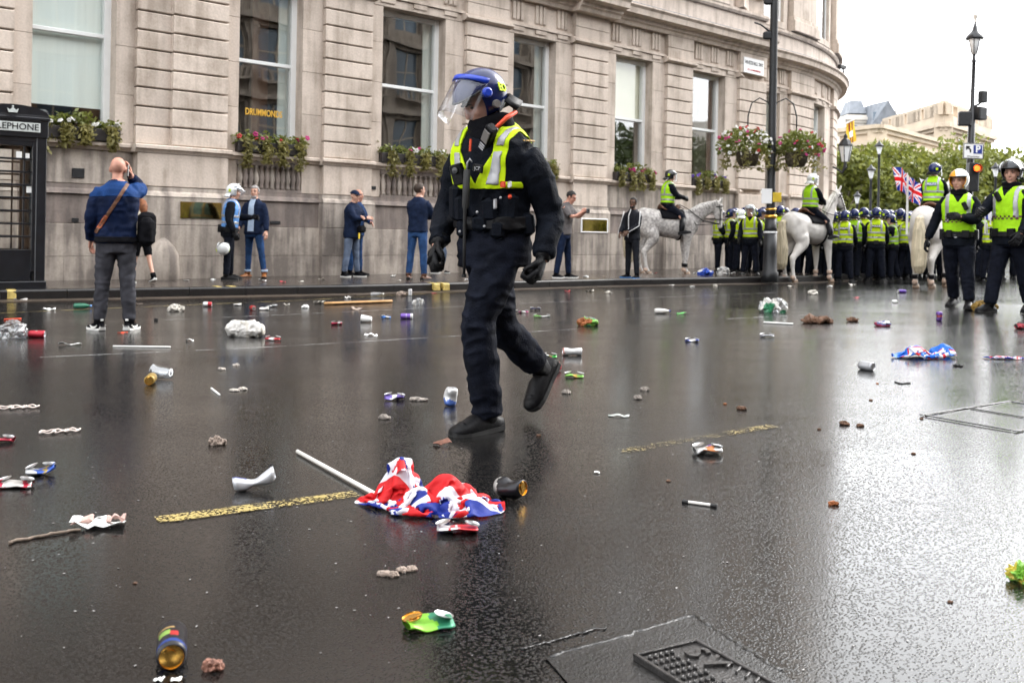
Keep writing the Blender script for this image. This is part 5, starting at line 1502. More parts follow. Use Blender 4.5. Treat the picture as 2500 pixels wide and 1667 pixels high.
# man talking with the officer
p, H = place(618, 679, 455, KH)
J = pose(H, lean=-2, head=(2, 10, 0), L=(6, 9, 2, 25, 0), Rr=(-4, 6, 0, 15, 0), aL=(0, 14, 18, 10), aR=(10, 10, 40, 20))
gm, jk, _ = figure("person", "grey-haired bearded man in open navy blazer, jeans and tan boots", J, p, yaw_px(618, 28), jacket=M_DBLUE, trousers=M_JEAN, shoes=M_TAN, sole=M_RUB, vox=.016, bulk=1.04, amp=.006, hem=.84, hair=(M_HAIRG, 'short'), seed=51, legr=.9)
VJ, a, b, h, arm = jk
V2, T2 = clip(VJ[0], VJ[1], np.minimum.reduce([.055 + (1.5 - h) * .02 - np.abs(a), b, h - .90, 1.54 - h])); obj("shirt", shell(V2, T2, .004, .004), M_TEEB, gm, True)
obj("beard", remesh(ellipsoid(J['head'] + J['Mh'] @ np.array([0, .045, -.095]) * J['k'], (.055, .055, .040), 12, 8), .012, 2), M_HAIRG, gm, True)
obj("jean_cuff", merge(*[tube([J['an' + s] + np.array([0, 0, .03]), J['an' + s] + np.array([0, 0, .075])], .064, 12) for s in 'LR']), M_TEEB, gm, True)

# two men in blue
p, H = place(872, 676, 462, KH)
J = pose(H, lean=1, head=(3, 0, 0), L=(2, 5, 0, 12, 0), Rr=(-2, 5, 0, 12, 0), aL=(20, 14, 70, 45), aR=(-5, 14, 30, 10))
b1, _, _ = figure("person", "balding man in a mid-blue jacket standing half behind the man in the cap", J, p + np.array([-.10, .40, 0]), yaw_px(872, -62), jacket=M_BLUEC, trousers=M_JEAN, shoes=M_BLKC, sole=M_RUB, vox=.018, bulk=1.08, seed=61, hair=(M_HAIRG, 'sides'), skin=M_SKIN2)
p, H = place(858, 677, 466, KH)
J = pose(H, lean=2, head=(6, -14, 0), L=(3, 5, 0, 10, 0), Rr=(-3, 6, 2, 20, 0), aL=(35, 8, 85, 62), aR=(35, 8, 80, 55))
b2, jk, _ = figure("person", "man in a navy cap and dark anorak with arms folded by the wall", J, p, yaw_px(858, -58), jacket=M_DBLUE, trousers=M_JEAN2, shoes=M_BLKC, sole=M_SOLEW, vox=.018, bulk=1.12, seed=62, hem=.80)
V, Fc = ellipsoid((0, -.012, .04), (.090, .112, .088), 24, 14); T = tri(Fc); V2, T2 = clip(V, T, V[:, 2] - .045)
cp = obj("cap", xf(shell(V2, T2, 0, .008), J['Mh'], J['head'], J['k']), M_DBLUE, b2, True)
obj("cap_peak", xf(shell(*(lambda q: (q[0], tri(q[1])))(loft([np.array([[math.sin(t) * .085, math.cos(t) * .095, .048] for t in np.linspace(-1.1, 1.1, 9)]), np.array([[math.sin(t) * .075, .03 + math.cos(t) * .145, .036] for t in np.linspace(-.9, .9, 9)])], False, False)), .003, .006), J['Mh'], J['head'], J['k']), M_DBLUE, cp, True)
P, M = on_torso(J); obj("waist_bag", wrinkle(remesh(bbox(P(-.05, .19, 1.0), (.24, .10, .14), .03), .014, 4), .004, seed=3), M_BLKC, b2, True)
obj("yellow_tag", xf(bbox((0, 0, 0), (.045, .02, .12), .006), M, P(.05, .20, .86)), mat("yellow_plastic", (.7, .5, .02), .4), b2)

# man in dark jacket facing the wall
p, H = place(1018, 683, 450, KH)
J = pose(H, lean=1, head=(0, -35, 0), L=(1, 5, 0, 12, 0), Rr=(-2, 5, 0, 14, 0), aL=(32, 10, 75, 40), aR=(28, 10, 70, 40), twist=-4)
figure("person", "dark-haired man in a dark blue jacket and jeans with his back turned", J, p, yaw_px(1018, 200), jacket=M_DBLUE, trousers=M_JEAN, shoes=M_BROWNL, sole=M_RUB, vox=.016, bulk=1.05, amp=.006, hem=.88, hair=(M_HAIRB, 'short'), seed=71)
# someone bending over by the wall
p, H = place(1062, 668, 470, KH)
J = pose(1.68, lean=58, head=(35, 0, 0), L=(25, 5, 35, 10, 0), Rr=(20, 5, 40, 10, 0), aL=(70, 10, 25, 15), aR=(75, 10, 20, 15))
figure("person", "person in a beige top bending over at the foot of the wall", J, p, yaw_px(1062, -70), jacket=M_BEIGE, trousers=M_JEAN2, shoes=M_BLKC, sole=M_SOLEW, vox=.018, bulk=.98, seed=72, hair=(M_HAIRB, 'short'))
# man looking at a phone
p, H = place(1376, 680, 469, KH)
J = pose(H * 1.02, lean=5, head=(28, 0, 0), L=(6, 5, 4, 12, 0), Rr=(-6, 5, 2, 14, 0), aL=(38, 6, 92, 30), aR=(36, 6, 96, 30), curl=.8)
pm, _, _ = figure("person", "man in a grey T-shirt looking down at the camera in his hands", J, p, yaw_px(1376, -72), jacket=M_GREYT, trousers=M_DBLUE, shoes=M_BLKC, sole=M_SOLEW, vox=.016, bulk=1.02, seed=73, sleeves=.5, hem=.88, hair=(M_HAIRK, 'crop'), skin=M_SKIN2)
c = (J['wrL'] + J['wrR']) / 2 + np.array([0, .10, .03]); obj("camera", bbox(c, (.13, .05, .09), .01), M_PHONE, pm)
# man in a tracksuit
p, H = place(1542, 680, 484, KH * .9)
J = pose(H, lean=-2, head=(0, 18, 0), L=(3, 5, 0, 14, 0), Rr=(-2, 5, 0, 10, 0), aL=(16, 10, 52, 42), aR=(14, 12, 48, 40))
tm, jk, tk = figure("person", "man in a black tracksuit with white piping, hands clasped before the plaque", J, p, yaw_px(1542, 42), jacket=M_TRACK, trousers=M_TRACK, shoes=M_BLKC, sole=mat("blue_sole", (.05, .2, .5), .5), vox=.016, bulk=1.04, amp=.005, hem=.84, skin=M_SKIND, hair=(M_HAIRK, 'crop'), seed=81)
VJ, a, b, h, arm = jk
V2, T2 = clip(VJ[0], VJ[1], np.minimum.reduce([.012 - np.abs(a), b, h - .9])); obj("zip_piping", shell(V2, T2, .003, .004), M_WTRIM, tm, True)
for s, q in (('L', -1), ('R', 1)):
    o_ = nrm(J['sr'] * q * .8 + np.array([0, .5, 0])); obj("sleeve_piping", tube([J['sh' + s] + o_ * .072 + np.array([0, 0, .05]), J['sh' + s] * .5 + J['el' + s] * .5 + o_ * .070, J['el' + s] + o_ * .060, J['wr' + s] + o_ * .045], .009, 6), M_WTRIM, tm, True)
obj("beard", remesh(ellipsoid(J['head'] + J['Mh'] @ np.array([0, .045, -.09]) * J['k'], (.056, .056, .042), 12, 8), .012, 2), M_HAIRK, tm, True)

# ------------------------------------------------------------------ officers on the right, nearest the camera
STRC = [(M_REFL, bracef(.105, .15, 1.15, 1)), (M_REFL, bracef(.105, .15, 1.15, -1))]
M_CHQ = mat("dark_red_band", (.10, .02, .03), .6, var=.5, scale=60)
def chequer(J, jk, root, z0, z1):
    VJ, a, b, h, arm = jk
    for i in range(16):
        for j in range(2):
            a0 = -.2 + i * .025
            if (i + j) % 2: continue
            zz = z0 + j * (z1 - z0) / 2
            f = np.minimum.reduce([a - a0, a0 + .025 - a, h - zz, zz + (z1 - z0) / 2 - h, b + .02, arm])
            V2, T2 = clip(VJ[0], VJ[1], f)
            if len(T2): obj("chequer_square", shell(V2, T2, .014, .003), M_CHQ, root)
p, H = place(2338, 752, 417)
J = pose(H - .03, lean=2, head=(2, -8, 0), L=(14, 4, 4, 8, 0), Rr=(-12, 3, 12, 6, 12), aL=(15, 14, 95, 40), aR=(-4, 22, 12, 10), twist=5, curl=.6)
oo, jk, _ = figure("person", "striding officer in an orange and white helmet and yellow vest", J, p, yaw_px(2338, 12), gloves=M_GLOVE, vox=.013, hvox=.009, bulk=1.12, tb=1.08, amp=.007, vest=(M_HIVISG, F_full(1.02, 1.51, .21)), stripes=STRC, belt=(.95, 1.01), seed=91, legr=1.15)
chequer(J, jk, oo, 1.14, 1.185)
hs = helmet(oo, J, M_HELO, 'plain', None, M_HELO, marks=False)
V, Fc = ellipsoid((0, 0, 0), (.124, .150, .137), 30, 20); T = tri(Fc)
f = np.minimum(np.maximum(V[:, 2] - .035, -(V[:, 1] - .055) - np.maximum(0, V[:, 2] - .02) * .4), np.minimum(V[:, 2] + .1, .11 - V[:, 2] - .5 * V[:, 0]))
V2, T2 = clip(V, T, np.minimum(np.maximum(V[:, 2] - .035, -(V[:, 1] - .055) - np.maximum(0, V[:, 2] - .02) * .4), np.minimum(V[:, 2] + .1, -V[:, 0] - .02 + .35 * V[:, 2])))
obj("white_panel", xf(shell(V2, T2, .002, .003), J['Mh'], J['head'] + J['Mh'] @ np.array([0, -.008, .032]) * J['k'], J['k']), M_HELW, hs, True)
P, M = on_torso(J)
obj("scarf", remesh(merge(*[tube([J['neck'] + J['sp'] * dz + np.array([math.cos(t) * .088, math.sin(t) * .088 + .01, 0]) for t in np.linspace(0, 6.6, 18)], .028, 8) for dz in (0, .05)]), .014, 3), M_BLKC, oo, True)
obj("radio", xf(bbox((0, 0, 0), (.06, .04, .11), .008), M @ rot('Y', R(25)), P(-.09, .165, 1.36)), M_LEATH, oo)
obj("key_ring", xf(lathe([(.022, 0), (.026, .005), (.022, .01)], 12), M @ rot('X', R(90)), P(.02, .17, .96)), M_REFL, oo)
gear(oo, J, [(-.2, .02, .98, .08, .1, .13), (.19, .04, .98, .08, .1, .14), (.1, .16, .99, .07, .05, .1), (-.1, .16, .99, .09, .05, .1)])
p, H = place(2466, 765, 396)
J = pose(H - .02, lean=0, head=(2, 14, 0), L=(-14, 4, 10, 10, 10), Rr=(12, 4, 3, 12, 0), aL=(6, 16, 40, 20), aR=(34, 22, 66, 25), twist=-8, curl=.6)
ro, jk, _ = figure("person", "officer in a black helmet with raised visor and long yellow vest, striding past", J, p, yaw_px(2466, 24), gloves=M_GLOVE, vox=.013, hvox=.009, bulk=1.14, tb=1.1, amp=.007, vest=(M_HIVISG, F_full(.98, 1.51, .215)), stripes=STRC, belt=(.92, .975), seed=95, legr=1.15)
chequer(J, jk, ro, 1.13, 1.175)
helmet(ro, J, M_HELB, 'nato', 78, M_HELB)
P, M = on_torso(J)
obj("scarf", remesh(merge(*[tube([J['neck'] + J['sp'] * dz + np.array([math.cos(t) * .09, math.sin(t) * .09 + .01, 0]) for t in np.linspace(0, 6.6, 18)], .03, 8) for dz in (0, .05)]), .014, 3), M_BLKC, ro, True)
obj("radio", xf(bbox((0, 0, 0), (.06, .05, .13), .008), M @ rot('Y', R(30)), P(.07, .18, 1.40)), M_LEATH, ro)
gear(ro, J, [(-.2, .02, .96, .08, .1, .13), (.19, .04, .96, .08, .1, .14), (.1, .17, .97, .07, .05, .1), (-.1, .17, .97, .09, .05, .1)])
# ------------------------------------------------------------------ police horses and riders
def dapple(name, c1, c2, lo, hi, sc):
    m, N, L, b = node_mat(name)
    tc = N.new("ShaderNodeTexCoord")
    n1 = N.new("ShaderNodeTexNoise"); n1.inputs["Scale"].default_value = 1.1; n1.inputs["Detail"].default_value = 2
    n2 = N.new("ShaderNodeTexVoronoi"); n2.inputs["Scale"].default_value = sc; n2.feature = 'SMOOTH_F1'
    n3 = N.new("ShaderNodeTexNoise"); n3.inputs["Scale"].default_value = 30; n3.inputs["Detail"].default_value = 4
    for n in (n1, n2, n3): L.new(tc.outputs["Object"], n.inputs["Vector"])
    a = N.new("ShaderNodeMath"); a.operation = 'MULTIPLY_ADD'; a.inputs[1].default_value = -.6
    L.new(n2.outputs["Distance"], a.inputs[0]); L.new(n1.outputs["Fac"], a.inputs[2])
    a2 = N.new("ShaderNodeMath"); a2.operation = 'MULTIPLY_ADD'; a2.inputs[1].default_value = .3
    L.new(n3.outputs["Fac"], a2.inputs[0]); L.new(a.outputs[0], a2.inputs[2])
    rp = N.new("ShaderNodeValToRGB"); e = rp.color_ramp.elements
    e[0].position = lo; e[0].color = (*c2, 1); e[1].position = hi; e[1].color = (*c1, 1)
    L.new(a2.outputs[0], rp.inputs[0]); L.new(rp.outputs[0], b.inputs["Base Color"]); b.inputs["Roughness"].default_value = .6
    b.inputs["Sheen Weight"].default_value = .1
    return m
M_H1 = dapple("dapple_grey_coat", (.58, .55, .52), (.26, .24, .23), .18, .50, 19)
M_H2 = dapple("white_coat", (.66, .63, .59), (.42, .39, .36), .05, .42, 8)
M_TAIL = mat("cream_tail_hair", (.50, .43, .30), .6, var=.3, scale=25, stretch=(1, 1, .08), bump=.5, bscale=40)
M_HOOF = mat("horn_hoof", (.22, .15, .10), .5, var=.3)
M_PINKS = mat("pinkish_fetlock", (.50, .36, .28), .6, var=.2)
def horse(label, loc, yaw, coat, scale=1.0, neck=(0.0, 0.0), boots=None, seed=0, group="police horses"):
    """neck = (lift, tuck of the head) in degrees; stands facing local +Y"""
    root = empty("police_horse", loc, yaw, label, "horse", group)
    S = scale
    g = lambda *p: np.array(p) * S
    rings = []
    for y, z, rx, rz in ((-.86, 1.30, .08, .12), (-.80, 1.30, .19, .22), (-.66, 1.31, .265, .285), (-.42, 1.27, .285, .30), (-.1, 1.20, .295, .315), (.2, 1.17, .285, .325), (.45, 1.19, .24, .31), (.62, 1.20, .18, .25), (.74, 1.20, .09, .14)):
        t = np.arange(18) * 2 * math.pi / 18
        rings.append(np.stack([rx * np.cos(t), np.full(18, y), z + rz * np.sin(t)], 1) * S)
    parts = [loft(rings)]
    parts.append(ellipsoid(g(0, .30, 1.44), g(.09, .30, .13), 12, 8))              # withers
    for s in (-1, 1):
        parts.append(ellipsoid(g(s * .15, -.52, 1.18), g(.14, .27, .33), 14, 10))  # haunch
        parts.append(ellipsoid(g(s * .15, .42, 1.12), g(.11, .20, .30), 12, 8))    # shoulder
    Q = lambda v: np.array(v) * S
    dy = [.05 * math.sin(seed * 3 + i * 1.7) for i in range(4)]
    legs = []
    for i, s in enumerate((-1, 1)):
        hf = Q([[s * .15, .44, 1.02], [s * .155, .44 + dy[i] * .5, .80], [s * .15, .46 + dy[i], .50], [s * .15, .46 + dy[i] * 1.5, .30], [s * .15, .46 + dy[i] * 1.7, .155], [s * .15, .52 + dy[i] * 1.7, .06]])
        hh = Q([[s * .17, -.52, 1.06], [s * .18, -.44 + dy[i + 2] * .4, .88], [s * .155, -.62 + dy[i + 2], .66], [s * .145, -.72 + dy[i + 2] * 1.2, .54], [s * .14, -.68 + dy[i + 2] * 1.4, .30], [s * .14, -.66 + dy[i + 2] * 1.4, .155], [s * .14, -.60 + dy[i + 2] * 1.4, .06]])
        parts.append(limb(hf, np.array([.12, .088, .062, .043, .048, .052]) * S, 12, 4)); parts.append(limb(hh, np.array([.17, .15, .088, .066, .045, .05, .052]) * S, 12, 4))
        parts.append(ellipsoid(hf[2], np.array([.058, .06, .07]) * S, 10, 8)); parts.append(ellipsoid(hh[3] + Q([0, -.02, .02]), np.array([.05, .065, .08]) * S, 10, 8))
        legs += [hf, hh]
    lift, tuck = R(neck[0]), R(neck[1])
    b0 = Q([0, .50, 1.30]); d = np.array([0, math.cos(R(48) + lift), math.sin(R(48) + lift)])
    poll = b0 + d * .86 * S
    mid = b0 + d * .45 * S + Q([0, -.02, .05])
    nk = []
    for i, (p, rx, rz) in enumerate(((b0 - d * .15 * S, .15, .30), (b0 + d * .12 * S, .125, .24), (mid, .095, .185), (b0 * .2 + poll * .8 + Q([0, -.015, .03]), .08, .145), (poll, .075, .115))):
        n_ = np.array([0, -d[2], d[1]]); t = np.arange(14) * 2 * math.pi / 14
        nk.append(p + np.outer(np.cos(t) * rx * S, [1, 0, 0]) + np.outer(np.sin(t) * rz * S, n_))
    parts.append(loft(nk))
    hd = np.array([0, math.cos(R(-50) + lift * .4 - tuck), math.sin(R(-50) + lift * .4 - tuck)])
    hn = np.array([0, -hd[2], hd[1]]); hr = []
    for tt, rx, rz, o in ((-.09, .05, .06, .0), (-.02, .078, .105, .0), (.10, .085, .135, -.015), (.24, .078, .125, -.02), (.38, .058, .085, .0), (.48, .052, .070, .0), (.55, .052, .066, -.005), (.585, .035, .045, -.01)):
        t = np.arange(14) * 2 * math.pi / 14
        hr.append(poll + hd * tt * S + hn * o * S + np.outer(np.cos(t) * rx * S, [1, 0, 0]) + np.outer(np.sin(t) * rz * S, hn))
    parts.append(loft(hr))
    for s in (-1, 1): parts.append(tube([poll + Q([s * .045, 0, .05]) + hn * .05 * S, poll + Q([s * .065, .02, .13]) + hn * .06 * S, poll + Q([s * .06, .045, .21]) + hn * .05 * S], np.array([.032, .036, .006]) * S, 8))
    V, Fc = remesh(merge(*parts), .024 * S, 7)
    obj("body", (V, Fc), coat, root, True)
    for i, lg in enumerate(legs):
        c = lg[-1].copy(); c[2] = 0
        obj("hoof", lathe([(.072 * S, 0), (.068 * S, .03 * S), (.055 * S, .085 * S)], 12, tuple(c + np.array([0, .01, 0]))), M_HOOF, root, True)
        obj("fetlock_hair", ellipsoid(lg[-2] + Q([0, -.01, -.03]), np.array([.053, .06, .06]) * S, 10, 8), M_PINKS, root, True)
        if boots and (i % 2 == 0 or boots[1]):
            a, b2 = lg[-2] + Q([0, 0, .04]), lg[-2] + (lg[-3] - lg[-2]) * .85
            obj("leg_boot", tube([a, (a + b2) / 2, b2], [.058 * S, .060 * S, .062 * S], 10), boots[0], root, True)
    tb = Q([0, -.87, 1.36])
    tl = [tb, tb + Q([0, -.09, -.03]), tb + Q([0, -.12, -.25]), tb + Q([.01, -.11, -.60]), tb + Q([.0, -.10, -.92]), tb + Q([0, -.09, -1.06])]
    VT = wrinkle(remesh(tube(tl, np.array([.05, .075, .11, .145, .13, .07]) * S, 14), .016, 2), .012, (30, 30, 2), 5)
    obj("tail", VT, M_TAIL, root, True)
    # mane lying on the crest
    mn = []
    rng = np.random.default_rng(seed)
    for i in range(16):
        t = i / 15; p = b0 + d * (.0 + .86 * t) * S + np.array([0, -d[2], d[1]]) * (.235 - .12 * t) * S
        mn.append(tube([p, p + Q([.07, -.01, -.02]), p + Q([.10, -.01 + rng.normal() * .01, -.12 + rng.normal() * .02])], np.array([.022, .022, .008]) * S, 6))
    obj("mane", merge(*mn), coat, root, True)
    for s in (-1, 1): obj("eye", ellipsoid(poll + hd * .13 * S + hn * .045 * S + Q([s * .076, 0, 0]), np.array([.012, .02, .018]) * S, 8, 6), M_EYE, root, True)
    # saddle and cloth, girth, bridle, reins
    sd = []
    for y in np.linspace(-.28, .32, 9):
        tt = np.linspace(-1.15, 1.15, 13); zc = 1.19; up = .035 * (abs(y / .3) ** 2)
        sd.append(np.array([[math.sin(a) * .315, y, zc + math.cos(a) * (.335 + up)] for a in tt]) * S)
    Vs, Fs = loft(sd, False, False); obj("saddle_cloth", shell(Vs, tri(Fs), .01, .012), M_BLKC, root, True)
    sd = []
    for y in np.linspace(-.24, .24, 9):
        tt = np.linspace(-.62, .62, 9); up = .09 * (abs(y / .24) ** 2.2)
        sd.append(np.array([[math.sin(a) * .25, y, 1.26 + math.cos(a) * (.31 + up)] for a in tt]) * S)
    Vs, Fs = loft(sd, False, False); obj("saddle", shell(Vs, tri(Fs), .03, .035), M_BROWNL, root, True)
    tt = np.linspace(0, 2 * math.pi, 22); obj("girth", tube([Q([math.cos(a) * .305, .24, 1.18 + math.sin(a) * .34]) for a in tt], .022 * S, 6), M_LEATH, root, True)
    br = []
    for dist, k1 in ((.05, 1.04), (.36, 1.08)):
        j = (.105, .135) if dist < .1 else (.066, .095)
        br.append(tube([poll + hd * dist * S + np.array([1, 0, 0]) * math.cos(a) * (j[0] - .015) * k1 * S + hn * math.sin(a) * (j[1]) * k1 * .92 * S for a in tt], .011 * S, 5))
    for s in (-1, 1): br.append(tube([poll + Q([s * .085, 0, 0]), poll + hd * .2 * S + Q([s * .088, 0, 0]), poll + hd * .46 * S + Q([s * .058, 0, 0]) - hn * .02 * S], .011 * S, 5))
    bit = [poll + hd * .47 * S + Q([s * .06, 0, 0]) - hn * .03 * S for s in (-1, 1)]
    bo = obj("bridle", merge(*br), M_LEATH, root, True)
    for s in (0, 1): obj("rein", tube([bit[s], (bit[s] + Q([(-1, 1)[s] * .16, .30, 1.5])) / 2 + Q([(-1, 1)[s] * .05, 0, -.05]), Q([(-1, 1)[s] * .13, .42, 1.58]), Q([(-1, 1)[s] * .05, .24, 1.68])], .010 * S, 5), M_LEATH, root, True)
    for s in (-1, 1): obj("rein", tube([bit[(s + 1) // 2] - hn * .0, Q([s * .20, .62, 1.20]), Q([s * .16, .5, 1.38])], .009 * S, 5), M_LEATH, root, True)
    return root, 1.545 * S, legs
def rider(label, hloc, hyaw, seat, coat=M_NAVYK, hel=(M_HELN, 'nato', 10), patch=False, H=1.78, head=(4, 0, 0), twist=0, vest=M_HIVISG, seed=0):
    J = pose(H, lean=3, head=head, twist=twist, L=(52, 30, 62, 12, -8), Rr=(52, 30, 62, 12, -8), aL=(28, 10, 62, 28), aR=(28, 10, 62, 28), curl=1.0, ground_it=False)
    dz = seat + .10 - J['pel'][2]
    loc = np.array(hloc) + np.array([0, 0, dz])
    c, s_ = math.cos(hyaw), math.sin(hyaw)
    off = np.array([-s_ * .0, c * .0, 0])
    r, jk, _ = figure("person", label, J, loc + off, hyaw, jacket=coat, gloves=M_GLOVE, vox=.016, bulk=1.10, tb=1.04, amp=.006, hem=.90, vest=(vest, F_full(1.02, 1.51, .205)), stripes=STR, belt=(.96, 1.02), seed=seed, group="mounted officers")
    helmet(r, J, *hel)
    if patch: police_patch(r, J, True, dd=.17)
    for s in 'LR': obj("stirrup", merge(tube([J['an' + s] + np.array([-.055, .05, -.10]), J['an' + s] + np.array([.055, .05, -.10])], .014, 6), tube([J['an' + s] + np.array([-.055, .05, -.10]), J['an' + s] + np.array([0, .04, .04]), J['an' + s] + np.array([.055, .05, -.10])], .010, 6)), M_REFL, r, True)
    for s in 'LR':
        d = J['kn' + s] - J['an' + s]
        obj("long_boot", tube([J['an' + s] + d * .02, J['an' + s] + d * .4, J['an' + s] + d * .82], [.058, .072, .074], 12), M_LEATH, r, True)
    return r
def dirv(yaw): return np.array([-math.sin(yaw), math.cos(yaw), 0])
# dapple grey side-on at the wall
hp_ = ground(1630, 671, KH * .8); sc = 1.02
hy = math.atan2(-1.0, .22)
hr_, seat, _ = horse("dapple grey police horse standing side-on against the plinth", hp_, hy, M_H1, sc, (-20, 26), (M_LEATH, False), 1)
rider("mounted officer in a dark helmet on the dapple grey horse", hp_ - dirv(hy) * .04, hy, seat, hel=(M_HELB, 'nato', 6), head=(8, -6, 0), seed=111)
# white horse seen from behind, three-quarter
p = ground(1952, 690); hy2 = yaw_px(1952, 180) - R(38)
hr2, seat, _ = horse("white police horse seen three-quarter from behind beside the lamp column", p + dirv(hy2) * .35, hy2, M_H2, 1.07, (10, 6), (M_PINKS, False), 2)
rider("mounted officer in a white helmet with visor down on the white horse", p + dirv(hy2) * .35, hy2, seat, hel=(M_HELW, 'nato', 4, M_HELW), patch=False, head=(6, -10, 0), seed=112)
# white horse straight from behind
p = ground(2258, 704); hy3 = yaw_px(2258, 180) - R(14)
hr3, seat, _ = horse("white police horse seen straight from behind with long cream tail", p + dirv(hy3) * .55, hy3, M_H2, 1.10, (8, 10), (M_LEATH, True), 3)
rider("mounted officer with POLICE patch on the back, on the horse with the long tail", p + dirv(hy3) * .55, hy3, seat, hel=(M_HELN, 'nato', 6), patch=True, H=1.82, head=(3, -22, 0), seed=113)

# ------------------------------------------------------------------ the line of officers behind
M_HVC, M_HVD = mat('crowd_vest_yellow', (.40, .54, .008), .75, var=.2, scale=8, bump=.4, bscale=40, spec=.2), mat('crowd_vest_green', (.27, .50, .012), .75, var=.2, scale=8, bump=.4, bscale=40, spec=.2)
def crowd_proto(i, kw, hel, vm, patch, seed):
    J = pose(1.76, **kw)
    r, jk, _ = figure("person", "", J, (0, 0, -50), 0, gloves=M_GLOVE, vox=.021, hvox=.014, bulk=1.13, tb=1.08, amp=.007, vest=(vm, F_full(1.0, 1.51, .205)), stripes=STR, belt=(.94, 1.0), seed=seed, legr=1.1)
    helmet(r, J, *hel)
    if patch: police_patch(r, J, True, m=M_BLKC, dd=.175)
    gear(r, J, [(-.2, .0, .97, .08, .1, .13), (.19, .02, .97, .08, .1, .14), (0, -.17, .97, .12, .05, .1)])
    return r
PA = [dict(lean=2, head=(4, 12, 0), L=(3, 5, 0, 12, 0), Rr=(-2, 5, 0, 10, 0), aL=(24, 10, 80, 40), aR=(20, 10, 70, 40)),
      dict(lean=1, head=(2, -20, 0), L=(2, 6, 0, 14, 0), Rr=(0, 6, 0, 14, 0), aL=(4, 16, 25, 15), aR=(8, 14, 35, 15)),
      dict(lean=3, head=(6, 24, 0), L=(6, 5, 4, 10, 0), Rr=(-8, 5, 6, 10, 0), aL=(60, 14, 40, 15), aR=(10, 14, 40, 15))]
protos = {}
for n, (pi, hel, vm, pt) in {'navy_front': (0, (M_HELN, 'nato', 8), M_HVC, False), 'navy_back': (1, (M_HELN, 'nato', 8), M_HVC, True), 'white_front': (1, (M_HELW, 'nato', 30), M_HVC, False), 'navy_reach': (2, (M_HELN, 'nato', 12), M_HVD, True)}.items():
    protos[n] = crowd_proto(n, PA[pi], hel, vm, pt, 200 + len(protos) * 7)
CROWD = [  # x, feet y, top y, proto, facing (0 = to the camera), on the pavement?, label
    (1752, 664, 520, 'navy_front', -100, 1, "short officer in a dark helmet below the dapple grey horse's muzzle"),
    (1780, 665, 508, 'navy_back', -110, 1, "officer in a navy helmet in profile beside the dapple grey horse's head"),
    (1807, 668, 513, 'white_front', 150, 1, "white-helmeted officer turned away between the horse's head and the facing officer"),
    (1830, 673, 498, 'white_front', 8, 1, "officer in a white helmet facing out with hands at the vest"),
    (1852, 668, 508, 'navy_front', -60, 1, "navy-helmeted officer just behind the lamp column's base"),
    (1902, 668, 500, 'navy_back', 170, 1, "navy-helmeted officer behind the white horse's rump"),
    (1868, 666, 504, 'navy_reach', 120, 1, "officer reaching forward behind the lamp column"),
    (2032, 688, 516, 'navy_back', 176, 0, "officer seen from behind below the white horse's bridle"),
    (2060, 689, 512, 'navy_back', 186, 0, "officer with back turned in front of the white horse's chest"),
    (2083, 685, 508, 'navy_reach', 195, 0, "officer reaching sideways next to the white horse's nose"),
    (2108, 684, 505, 'navy_front', 160, 0, "officer with a yellow-marked helmet next to the back-patch officer"),
    (2137, 688, 505, 'navy_back', 180, 0, "officer with back turned and dark back patch, standing in the open"),
    (2160, 683, 510, 'navy_front', 150, 0, "officer turned half away beside the back-patch officer"),
    (2178, 686, 521, 'navy_reach', 90, 0, "shorter officer in profile left of the long-tailed horse"),
    (2196, 681, 508, 'navy_back', 170, 0, "officer at the rear under the large flag"),
    (2212, 686, 516, 'navy_back', 200, 0, "officer partly hidden by the long-tailed horse's hindquarters"),
    (2398, 686, 500, 'navy_reach', 110, 0, "officer between the orange-helmeted and black-helmeted officers"),
    (2418, 690, 510, 'navy_back', 170, 0, "officer with back turned behind the black-helmeted officer's arm"),
    (2440, 684, 512, 'navy_front', 100, 0, "officer hidden behind the black-helmeted officer"),
    (2318, 684, 512, 'navy_back', 175, 0, "officer behind the striding orange-helmeted officer"),
    (2010, 684, 514, 'navy_front', 165, 0, "officer under the white horse's belly line, back turned"),
    (1935, 680, 516, 'navy_front', 190, 0, "officer seen through the white horse's legs"),
    (2290, 684, 516, 'navy_front', 170, 0, "officer behind the long-tailed horse's flank")]
CROWD += [(x, y, y - 166, ('navy_back', 'navy_front', 'navy_reach')[i % 3], 150 + 23 * (i % 4), 0, "officer in the packed rear rank beyond the front line of vests") for i, (x, y) in enumerate(((1985, 680), (2046, 681), (2072, 680), (2096, 680), (2122, 680), (2150, 679), (2186, 679), (2204, 680), (2225, 680), (2262, 679), (2308, 680), (2340, 679), (2380, 680), (2460, 681), (2485, 680), (2030, 678), (2060, 677), (2110, 677), (2140, 677), (2168, 677), (2195, 676), (2240, 677), (2280, 677), (2325, 677), (2362, 678), (2400, 677), (2430, 677), (1965, 678), (1995, 677)))]
CROWD += [(x, y, y - 158, ('navy_front', 'navy_back', 'navy_reach')[i % 3], 60 + 37 * (i % 5), 1, "officer packed in behind the lamp column between the two horses") for i, (x, y) in enumerate(((1795, 664), (1818, 663), (1842, 664), (1862, 662), (1890, 664), (1918, 663), (1945, 664)))]
used = set()
for x, yf, yt, pr, fc, pv, lab in CROWD:
    p = ground(x, yf, KH * .9 if pv else 0); s = F / p[1]
    H = np.clip((yf - yt) / s, 1.66, 1.98)
    o = protos[pr] if pr not in used else copy_tree(protos[pr])
    used.add(pr)
    o.location = [float(c) for c in p]; o.rotation_euler = (0, 0, yaw_px(x, fc)); sc = float(H / 1.83); o.scale = (sc, sc, sc)
    tag(o, lab, "person", "line of officers beyond the horses")
